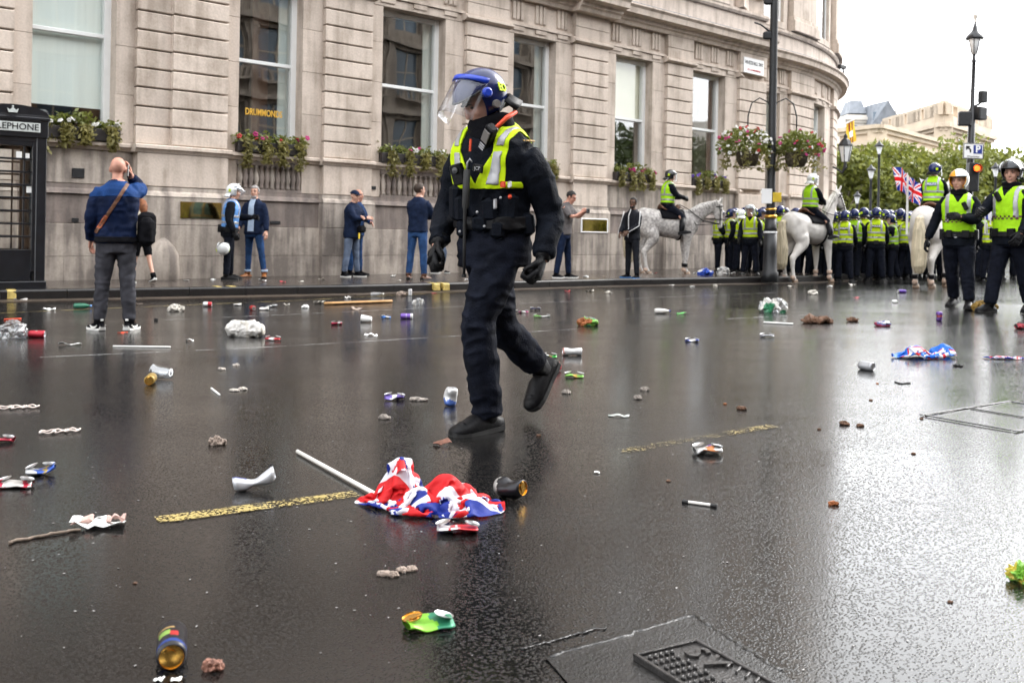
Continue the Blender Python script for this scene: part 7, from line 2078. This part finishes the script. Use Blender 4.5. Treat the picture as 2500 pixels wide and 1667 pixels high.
def rod(name, label, cat, pts, r, m, lift=None, n=8, wob=0.0, seed=0, ends=None):
    P = np.array([ground(*q) for q in pts]); o = empty(name, P[0], 0, label, cat)
    Q = []
    rng = np.random.default_rng(seed)
    for a, b in zip(P[:-1], P[1:]): Q += [a + (b - a) * t for t in np.linspace(0, 1, 8)[:-1]]
    Q.append(P[-1]); Q = np.array(Q) - P[0]; Q[:, 2] += r
    Q += rng.normal(size=Q.shape) * wob * np.array([1, 1, .2])
    b = obj("shaft", tube(Q, r * (rng.uniform(.8, 1.2, len(Q)) if wob else np.ones(len(Q))), n), m, o, True)
    if ends:
        d = nrm(Q[1] - Q[0]); obj("end_cap", tube([Q[0] - d * .004, Q[0] + d * ends[1]], r * 1.2, 8), ends[0], o); d = nrm(Q[-2] - Q[-1]); obj("end_cap", tube([Q[-1] - d * .004, Q[-1] + d * ends[1]], r * 1.2, 8), ends[0], o)
    return o
WHT, SIL, BLK = (.70, .70, .70), (.55, .56, .58), (.012, .012, .016)
# foreground
can("black can with blue band, green and red print and gold lid", (418, 1612), BLK, -72, M_GOLDL, .150, .034, amt=.05, bands=((.80, .92, (.02, .06, .28)), (.45, .62, (.30, .5, .10), -40, 20), (.50, .66, (.5, .03, .03), -70, -40), (.30, .40, (.45, .30, .12), -50, 40)), seed=4, roll=40)
can("flattened lime green can with its gold lid and silver base showing", (1040, 1530), (.22, .55, .04), 205, M_GOLDL, .122, .034, flat=.62, amt=.12, bend=.10, bands=((.0, .35, (.03, .22, .12)),), seed=6)
lump("scrap_of_food", "small reddish-brown scrap on the asphalt by the black can", "litter", (520, 1634), (.045, .026, .022), mat("brown_scrap", (.20, .09, .06), .7, var=.4, scale=60), 3)
for k, (x, y) in enumerate(((388, 1662), (430, 1664))): scrap("tiny white paper bit beside the black can", (x, y), .02, .015, M_PAPER, 60 + k, group="white bits by the black can", curl=.4)
M_TISS = mat("sodden_tissue", (.28, .22, .18), .8, var=.4, scale=60)
for k, (x, y, w) in enumerate(((938, 1404, .045), (960, 1406, .03), (985, 1395, .04), (1005, 1392, .03))): lump("tissue_twist", "sodden brownish tissue twist between the flag and the green can", "litter", (x, y), (w, .024, .013), M_TISS, 20 + k, group="twists of sodden tissue")
can("flattened red and silver can in front of the fallen flag", (1121, 1299), (.55, .03, .04), 5, M_ALU, .140, .034, flat=.72, amt=.14, bands=((.0, .3, WHT), (.42, .5, WHT)), seed=8)
can("crushed black can with a gold lid beside the fallen flag", (1250, 1218), BLK, -38, M_GOLDL, .125, .034, pinch=.22, amt=.45, bend=.10, bands=((.0, .12, (.5, .5, .48)),), seed=9, tilt=6)
can("bent silver and blue can on its side beyond the yellow dash", (628, 1196), (.62, .63, .66), 12, M_ALU, .160, .028, pinch=.62, amt=.16, bend=.28, bands=((.05, .35, (.05, .08, .34), -180, 20),), seed=10, tilt=14)
lump("black_pebble", "small black bit above the bent silver can", "litter", (662, 1141), (.018, .016, .014), M_RUB, 5)
rod("twig", "long grey muddy twig lying beside the torn pinkish paper", "stick", [(22, 1326), (110, 1310), (200, 1296)], .0055, mat("muddy_wood", (.17, .13, .10), .8, var=.4, scale=40), wob=.004, seed=3)
M_PINKP = mat("pink_paper", (.50, .33, .29), .8, var=.3, scale=30)
tp_ = scrap("torn pinkish and white paper with ragged ends beside the twig", (238, 1286), .17, .07, M_PAPER, 31, 14, .22, name="torn_paper")
for q, (dx_, dy_, w_, m_) in enumerate(((-.05, .015, .07, M_PINKP), (.055, .01, .06, M_PINKP), (.0, .025, .05, M_PAPER))):
    s2 = scrap("x", (238, 1286), w_, w_ * .6, m_, 35 + q, 40 * q, .5); ch = s2.children[0]; ch.parent = tp_; ch.name = "torn_strip"; ch.location = (dx_, dy_, .01); bpy.data.objects.remove(s2)
can("crumpled white can with red print touching the crushed blue can", (42, 1188), (.62, .60, .58), 15, M_ALU, .125, .034, flat=.5, amt=.25, bands=((.0, .16, (.5, .02, .06)), (.72, .9, (.5, .03, .06))), seed=12)
can("crushed can, silver above and bright blue below, by the white one", (102, 1158), (.03, .10, .45), 20, M_ALU, .11, .034, flat=.45, amt=.3, bend=.2, bands=((.0, .4, SIL), (.6, .75, (.5, .35, .05))), seed=13, tilt=8)
can("red and white crushed can lying near the plastic can carriers", (2, 1080), (.45, .03, .06), 10, M_ALU, .12, .033, flat=.6, amt=.2, bands=((.2, .5, WHT),), seed=14)
M_STRAP = mat("pale_pink_plastic", (.52, .44, .40), .4, var=.2, scale=40)
for k, (x, y, w) in enumerate(((43, 998, .20), (146, 1057, .17))):
    p = ground(x, y); o = empty("plastic_ring_carrier", p, R(20 + 10 * k), ("trampled pale plastic can carrier near the tissue worm", "trampled pinkish plastic can carrier with torn loops")[k], "litter")
    for q in range(3):
        t = np.linspace(0, 6.5, 20); rng = np.random.default_rng(k * 5 + q)
        obj("loop", tube([((q - 1) * w / 3.2 + math.cos(a) * w / 5.2 * (1 + .15 * math.sin(3 * a + q)), math.sin(a) * w / 5 * .8, .007 + .008 * math.sin(2 * a + q) ** 2) for a in t], .005, 5), M_STRAP, o, True)
lump("tissue_twist", "curled grey tissue on the open asphalt left of the officer", "litter", (531, 1084), (.06, .04, .03), M_TISS, 41, amp=.6)
can("gold-lidded can lying in front of the clear plastic cup", (367, 938), (.40, .26, .06), -78, M_GOLDL, .14, .033, amt=.03, seed=15)
cup("clear plastic cup tipped over behind the gold-lidded can", (395, 926), 165, .048, .135)
rod("white_straw", "short white stick on the road right of the clear cup", "litter", [(516, 950), (536, 966)], .006, M_SOLEW)
for k, (x, y, w) in enumerate(((573, 955, .06), (592, 952, .05), (577, 893, .05), (541, 903, .05))): lump("tissue_twist", "pale tissue knot on the road beyond the clear cup", "litter", (x, y), (w, .03, .016), mat("pale_tissue_%d" % k, (.40, .36, .32), .8, var=.25, scale=50), 50 + k, group="pale tissue knots by the cup", amp=.5)
lump("plastic_bag", "crumpled clear plastic bag beside the red can near the kiosk", "bag", (28, 826), (.25, .16, .17), M_BAGC, 61, amp=.22, mats=[M_BAGC, M_BAGC, MAT['clear_film'], M_BAGC])
can("upright-printed red can lying by the clear bag", (93, 824), (.50, .02, .04), 4, M_ALU, .15, .034, amt=.02, bands=((.42, .58, (.6, .55, .5), -30, 40),), seed=16)
rod("orange_strip", "thin orange-red plastic strip near the gutter", "litter", [(10, 781), (52, 779)], .007, M_REDC)
scrap("torn white paper strip between the red can and the bald man's shadow", (172, 843), .17, .05, M_PAPER, 63, 4)
rod("paper_tube", "long thin white tube lying across the lane line", "litter", [(276, 847), (416, 849)], .007, M_SOLEW)
lump("plastic_bag", "large whitish plastic bag lying in a heap behind the lane line", "bag", (598, 822), (.36, .22, .16), M_BAGW, 65, amp=.18, mats=[M_BAGW, mat("grimy_film", (.45, .42, .37), .45, var=.2), M_BAGW])
can("flattened red and white can in front of the whitish bag", (668, 831), (.48, .03, .04), 3, M_ALU, .14, .033, flat=.6, amt=.15, bands=((.3, .6, WHT),), seed=17)
scrap("white paper square between the bald man and the whitish bag", (463, 833), .07, .05, M_PAPER, 66, 20)
lump("black_pebble", "small black ball near the bald man's right shoe", "litter", (381, 783), (.03, .03, .03), M_RUB, 67)
scrap("orange leaf-like scrap between the bald man's shoes", (300, 813), .09, .05, M_REDC, 68, 10, .15)
# far lane and gutter
can("white and red can in the gutter before the brass plaque", (508, 749), WHT, 8, M_ALU, .12, .033, amt=.1, bands=((.55, 1, (.5, .03, .04)),), seed=18)
can("small red can end-on in the gutter near the clear cup", (617, 758), (.5, .03, .03), -60, M_ALU, .12, .033, seed=19)
cup("white cup lying in the gutter by the red can end", (645, 757), 10, .045, .12, M_BAGW, .2)
cup("clear crushed cup leaning in the gutter behind the white cup", (662, 750), 60, .05, .12, None, .3)
cup("clear cup lying by the yellow kerb mark below the blue tabard officer", (580, 746), 20, .04, .1, M_BAGW, .4)
rod("timber_batten", "orange-brown wooden batten lying along the gutter", "plank", [(792, 745), (957, 739)], .022, mat("raw_timber", (.48, .26, .10), .7, var=.2, scale=10), n=4)
cup("white paper cup lying on the far lane by the purple can", (894, 787), 178, .042, .12, M_SOLEW)
can("purple and white can lying on the far lane", (995, 779), (.20, .10, .45), 2, M_ALU, .15, .034, amt=.03, bands=((.8, .95, WHT), (.42, .5, (.5, .45, .6))), seed=20)
can("blue and white crushed can beside the white paper cup", (943, 777), (.06, .20, .55), 30, M_ALU, .11, .033, flat=.3, amt=.2, bands=((.4, .7, WHT),), seed=21)
can("red crushed can on the far lane left of the white paper cup", (823, 793), (.50, .03, .08), 10, M_ALU, .12, .033, flat=.4, amt=.25, bands=((.6, .8, WHT),), seed=22)
scrap("white crumpled sheet left of the walking officer", (905, 820), .12, .06, M_PAPER, 71, 6, .25)
can("upright white can at the kerb behind the walking officer's glove", (1001, 722), WHT, 0, M_ALU, .115, .033, stand=True, seed=23)
lump("plastic_bag", "limp clear bag on the far lane behind the walking officer", "bag", (1020, 745), (.16, .10, .09), M_BAGC, 72, mats=[M_BAGC, M_BAGW])
def bottle(label, px, axis, m, cap, L_=.22, r=.032, pavement_=0.0):
    p = ground(px[0], px[1], pavement_); o = empty("plastic_bottle", p, 0, label, "bottle")
    V, Fc = lathe([(r * .8, 0), (r, .012), (r, L_ * .3), (r * .94, L_ * .34), (r, L_ * .38), (r, L_ * .62), (r * .55, L_ * .82), (r * .38, L_ * .86), (r * .38, L_ * .93)], 16)
    V = dent(V, .15, int(px[0])); a = R(axis); Zc = np.array([math.cos(a), math.sin(a), 0]); M3 = np.stack([np.array([0, 0, 1.0]), np.cross(Zc, [0, 0, 1.0]), Zc], 1)
    off = np.array([0, 0, -(V @ M3.T)[:, 2].min()])
    obj("bottle_body", (V @ M3.T + off, Fc), m, o, True)
    C = lathe([(r * .44, L_ * .92), (r * .44, L_)], 12); obj("bottle_cap", (C[0] @ M3.T + off, C[1]), cap, o); return o
M_GRNB = mat("green_bottle_plastic", (.02, .14, .08), .15, var=.2); M_PETB = mat("blue_clear_plastic", (.12, .25, .55), .15, var=.2)
bottle("green and blue plastic bottle lying in the gutter left of the bald man", (180, 753), 8, M_GRNB, M_PETB)
bottle("clear bottle with pale cap lying in the gutter near the timber batten", (905, 722), -6, M_BAGC, M_SOLEW)
bottle("dark green bottle lying on the pavement by the wall", (185, 676), 4, M_GRNB, M_SOLEW, pavement_=KH)
can("dark flattened can on the far lane right of the walking officer", (1308, 757), (.03, .03, .07), 6, M_ALU, .14, .033, flat=.4, amt=.15, seed=24)
can("green and white flattened can on the far lane by the dark one", (1325, 774), (.15, .5, .06), 2, M_ALU, .20, .03, flat=.7, amt=.2, bands=((.42, 1, WHT),), seed=25)
can("black, white and pink crumpled can left of the green flattened one", (1275, 764), (.35, .05, .15), 4, M_ALU, .17, .03, flat=.5, amt=.3, bands=((.0, .3, (.02, .02, .02)), (.5, .8, WHT)), seed=26)
M_RUST = mat("rust_card", (.26, .08, .02), .7, var=.25)
lump("torn_carton", "torn green carton with rust-red inside standing on the far lane", "litter", (1435, 795), (.21, .14, .09), M_RUST, 81, amp=.30, mats=[mat("dark_teal_card", (.01, .07, .07), .5), M_RUST, MAT["dark_teal_card"], canm((.16, .38, .05)), M_RUST])
can("silver crumpled can lying beyond the officer's raised boot", (1400, 868), (.64, .64, .64), 4, M_ALU, .165, .034, pinch=.25, amt=.14, bands=((.0, .1, (.5, .25, .22)),), seed=27)
can("green and red crushed can behind the officer's raised boot", (1342, 874), (.05, .40, .06), 6, M_ALU, .12, .033, flat=.5, amt=.35, bands=((.25, .42, WHT), (.5, .62, (.5, .03, .03))), seed=28)
can("flattened green and yellow can behind the officer", (1404, 921), (.22, .55, .08), 2, M_ALU, .13, .034, flat=.72, amt=.2, bands=((.4, .65, (.6, .38, .05)),), seed=29)
bottle("white milky bottle lying on the far lane before the horses", (1598, 766), 8, M_BAGW, M_SIGNB, .20)
scrap("bright green wrapper strip on the far lane", (1664, 767), .12, .05, canm((.10, .5, .10), 0), 83, 4, .2)
lump("plastic_bag", "clear bag with green print lying before the white horse", "bag", (1888, 762), (.30, .2, .16), M_BAGC, 84, mats=[M_BAGC, M_BAGW, canm((.03, .22, .10), 0)])
lump("horse_dung", "brown trampled dung lumps on the glaring road before the horses", "dung", (1995, 788), (.36, .14, .07), mat("dung_brown", (.11, .055, .03), .8, var=.4, scale=30), 85, amp=.7, sc=9)
lump("horse_dung", "small brown dung pieces right of the larger trampled lumps", "dung", (2082, 785), (.12, .06, .04), MAT["dung_brown"], 86, amp=.6)
rod("white_straw", "thin white stick lying on the road before the clear bag", "litter", [(1864, 789), (1936, 793)], .010, M_SOLEW)
can("flat blue and white can on the open road", (1691, 834), (.10, .14, .5), 4, M_ALU, .12, .033, flat=.66, amt=.2, bands=((.3, .7, WHT),), seed=30)
can("flat pale silver can on the open road near the white stick", (1874, 823), (.55, .56, .62), 4, M_ALU, .13, .033, flat=.7, amt=.2, seed=31)
can("silver can on the glaring road near the bright blue flag", (2118, 904), (.45, .46, .48), -55, M_ALU, .122, .034, amt=.05, seed=32)
can("crushed can with orange and purple print by the faint yellow dash", (1730, 1107), (.55, .55, .54), 6, M_ALU, .13, .036, flat=.42, amt=.3, bands=((.3, .7, (.55, .18, .05), 20, 90), (.45, .65, (.16, .05, .3), -20, 20)), seed=33)
can("dented blue and white can upright left of the officer's boot", (1101, 990), (.08, .16, .5), 75, M_ALU, .105, .034, pinch=.3, amt=.35, bands=((.3, 1, (.68, .68, .68)), (.45, .6, (.6, .4, .08), -20, 60)), seed=34, stand=True, tilt=8)
can("purple flattened can left of the dented blue and white can", (965, 976), (.12, .08, .32), 3, M_ALU, .12, .033, flat=.62, amt=.2, bands=((.35, .6, WHT),), seed=35)
for k, (x, y, w) in enumerate(((1022, 978, .11), (940, 1022, .06), (1383, 960, .05), (1557, 974, .045), (1574, 953, .045))): lump("tissue_twist", "grey sodden tissue wad on the asphalt around the walking officer", "litter", (x, y), (w, .045, .020), mat("grey_tissue_%d" % k, (.24, .21, .185), .8, var=.3, scale=50), 90 + k, group="grey tissue wads near the officer", amp=.5)
scrap("curled brown leaf between the officer's boot and the flag", (1080, 1086), .08, .05, mat("leaf_brown", (.17, .07, .045), .7, var=.4, scale=60), 96, 20, .35, cat="leaf", name="dead_leaf")
scrap("grey-green wet paper behind the faint yellow dash", (1510, 1017), .12, .04, mat("wet_paper", (.34, .36, .34), .5, var=.2), 97, -6, .2)
rod("pen", "clear plastic pen with black ends lying on the asphalt", "pen", [(1668, 1227), (1748, 1238)], .006, M_BAGW, ends=(M_RUB, .02))
scrap("small white plastic disc on the asphalt right of the flag", (1457, 1155), .024, .02, M_PAPER, 98)
can("purple can lying in the road behind the long-tailed horse", (2203, 716), (.10, .04, .30), 2, M_ALU, .15, .034, bands=((.0, .12, SIL), (.3, .6, (.35, .3, .5), -90, 0)), seed=36)
can("purple and red can upright before the orange-helmeted officer", (2293, 783), (.14, .06, .3), 0, M_ALU, .11, .033, stand=True, amt=.25, bands=((.4, .6, (.5, .1, .1)),), seed=37)
lump("horse_dung", "golden-brown heap of dung beside the black-helmeted officer's boot", "dung", (2404, 760), (.30, .22, .13), mat("dung_gold", (.20, .12, .02), .85, var=.4, scale=40), 99, amp=.28, sc=12)
lump("torn_paper", "crumpled red and blue wrapper on the glaring road", "litter", (2154, 796), (.15, .08, .05), canm((.35, .04, .1), 0), 101, mats=[canm((.35, .04, .1), 0), canm((.1, .12, .3), 0), M_PAPER], amp=.5)
lump("torn_paper", "red and black wrapper by the black-helmeted officer's boot", "litter", (2494, 803), (.12, .07, .06), canm((.35, .04, .1), 0), 102, mats=[canm((.4, .03, .05), 0), M_RUB], amp=.4)
lump("yellow_wrapper", "lime and yellow crumpled wrapper alone on the glaring road", "litter", (2496, 1420), (.06, .05, .05), canm((.55, .45, .05), 0), 103, mats=[canm((.55, .45, .05), 0), canm((.2, .45, .05), 0)], amp=.4)
lump("black_pebble", "black clip beside the bright blue flag", "litter", (2338, 895), (.08, .03, .02), M_RUB, 104)
for k, (x, y, w) in enumerate(((2100, 1041, .035), (2000, 1049, .02), (2142, 937, .018), (2126, 978, .022), (2230, 1108, .02), (1632, 1175, .018), (1770, 987, .02), (1810, 1000, .05), (2250, 1023, .02), (2062, 1037, .05), (2035, 1232, .035), (330, 1424, .012), (2320, 1470, .014), (1315, 1064, .022))):
    lump("dark_crumb", "small dark crumb of rubbish on the glaring wet road", "litter", (x, y), (w, w * .7, w * .4), M_RUST if k % 4 == 2 else MAT["dung_brown"], 120 + k, group="dark crumbs on the road", amp=.4)
rod("twig", "thin bent twig on the glaring road below the bright blue flag", "stick", [(2185, 934), (2200, 938), (2222, 936)], .005, M_RUB, wob=.002)
# bits lying about on the far lane, gutter and pavement
rng = np.random.default_rng(77)
BM = [M_PAPER, MAT['grimy_film'], M_BAGW, M_PAPER, canm((.5, .04, .05), 0), MAT['grimy_film'], M_TISS, MAT['grimy_film']]
far = [(1180, 704), (1200, 712), (1232, 700), (1313, 703), (1385, 712), (1440, 712), (1512, 698), (1540, 694), (1590, 690), (1620, 688), (1640, 698), (1690, 700), (1746, 700), (1760, 695), (1802, 690), (1850, 688), (1890, 694), (1930, 700), (1985, 720), (2026, 700), (2090, 728), (2185, 740), (340, 744), (700, 745), (745, 752), (780, 741), (850, 729), (980, 722), (1060, 717), (1148, 740), (1165, 760), (1485, 716), (1180, 842), (1350, 905), (50, 735), (120, 757), (430, 760), (2080, 697), (870, 757)]
for k, (x, y) in enumerate(far):
    w = rng.uniform(.07, .17)
    if k % 3: scrap("small flattened scrap of litter along the far lane and gutter", (x, y), w, w * .6, BM[k % 8], 200 + k, rng.uniform(-40, 40), .35, group="scraps along the gutter")
    else: lump("crumpled_wrapper", "small crumpled wrapper along the far lane and gutter", "litter", (x, y), (w * 1.2, w * .8, w * .55), BM[(k + 3) % 8], 240 + k, rng.uniform(0, 90), .4, group="crumpled wrappers along the gutter")
pav = [(520, 684), (640, 688), (757, 670), (735, 690), (690, 690), (786, 683), (960, 676), (975, 686), (1140, 684), (1430, 678), (1475, 676), (1590, 670), (1600, 668), (1660, 670), (455, 686), (240, 678), (1700, 668), (1790, 668)]
for k, (x, y) in enumerate(pav):
    w = rng.uniform(.06, .14); scrap("small scrap of litter on the wet pavement", (x, y), w, w * .6, BM[(k * 3) % 8], 300 + k, rng.uniform(-40, 40), .4, pavement_=KH + .005, group="scraps on the pavement")
lump("plastic_bag", "bright blue plastic bag on the pavement before the dapple horse", "bag", (1722, 672), (.36, .2, .15), canm((.02, .08, .5), 0), 330, pavement_=KH, mats=[canm((.02, .08, .5), 0), canm((.02, .08, .5), 0), M_BAGW])
lump("plastic_bag", "grey clear bag on the pavement by the facing officer's boots", "bag", (1765, 671), (.26, .2, .18), M_BAGC, 331, pavement_=KH, mats=[M_BAGC, M_BAGW])
# pale grit trodden into the road: uncountable
n = 520; gxv = rng.uniform(0, 2500, n); gyv = 740 + 900 * rng.random(n) ** 1.6
C = np.array([ground(x, y) for x, y in zip(gxv, gyv)]); s = rng.uniform(.001, .0045, (n, 1)) * (1 + C[:, 1:2] * .10); a = rng.uniform(0, 6.28, n)
ux_, uy_ = np.stack([np.cos(a), np.sin(a), 0 * a], 1) * s, np.stack([-np.sin(a), np.cos(a), 0 * a], 1) * s * .6
V = np.stack([C - ux_ + [0, 0, .002], C + uy_ + [0, 0, .002], C + ux_ + [0, 0, .002], C - uy_ + [0, 0, .002], C + [0, 0, .0035]], 1).reshape(-1, 3)
Fc = [q for i in range(n) for q in ((5 * i, 5 * i + 1, 5 * i + 4), (5 * i + 1, 5 * i + 2, 5 * i + 4), (5 * i + 2, 5 * i + 3, 5 * i + 4), (5 * i + 3, 5 * i, 5 * i + 4))]
tag(obj("pale_grit", (V, Fc), mat("pale_grit", (.24, .23, .22), .6, var=.6, scale=8)), "pale grit and paper flecks trodden into the wet road", "grit", kind="stuff")
# flags held up behind the horses
def held_flag(label, px, Y, w, h, pat, mats, lean, seed):
    base = at(px[0], 600, Y); z0 = gz(base[0], base[1]); top = at(px[0], px[1], Y)
    o = empty("held_flag", (base[0], base[1], z0 + 1.2), 0, label, "flag", "flags held up in the crowd")
    H_ = top[2] - z0 - 1.2
    obj("flagpole", tube([(0, 0, 0), (lean * .3, 0, H_)], .014, 6), M_SOLEW, o)
    nx, ny = 48, 30; rows = []
    for j in range(ny):
        v = j / (ny - 1); r_ = []
        for i in range(nx):
            u = i / (nx - 1); r_.append([lean * .3 + w * u * .62 * (1 - .15 * v), .10 * math.sin(7 * u + 2 * v + seed) * (.3 + u), H_ - .03 - h * v - .55 * w * u * (.8 + .25 * math.sin(3 * u + seed))])
        rows.append(np.array(r_))
    V, Fc = loft(rows, False, False); obj("cloth", (V, Fc), mats, o, True, [pat(((k % (nx - 1)) + .5) / (nx - 1), 1 - ((k // (nx - 1)) + .5) / (ny - 1)) for k in range(len(Fc))])
UM = [M_UB, M_UW, M_UR]
held_flag("red, white and blue flag hanging from a pole left of the long-tailed horse", (2212, 422), 24.0, -.5, .55, lambda u, v: union(u * 2, v), UM, .0, 1)
held_flag("red, white and blue flag flying right of its pole beside the horse's rump", (2215, 428), 24.3, .5, .55, lambda u, v: union(u * 2, v), UM, .0, 3)
held_flag("white flag with a red cross behind the mounted officer", (2286, 452), 25.0, -.7, .5, lambda u, v: 2 if abs(u - .5) < .09 or abs(v - .5) < .14 else 1, UM, .0, 2)
held_flag("pink and white flag beside the black-helmeted officer's shoulder", (2447, 440), 22.0, .5, .7, lambda u, v: 2 if .3 < u < .5 else 1, UM, .0, 4)
held_flag("small pale flag above the helmets between the two nearest officers", (2404, 480), 23.0, .35, .45, lambda u, v: 0 if u < .3 else 1, UM, .0, 6)

bpy.data.scenes.remove(WORK)
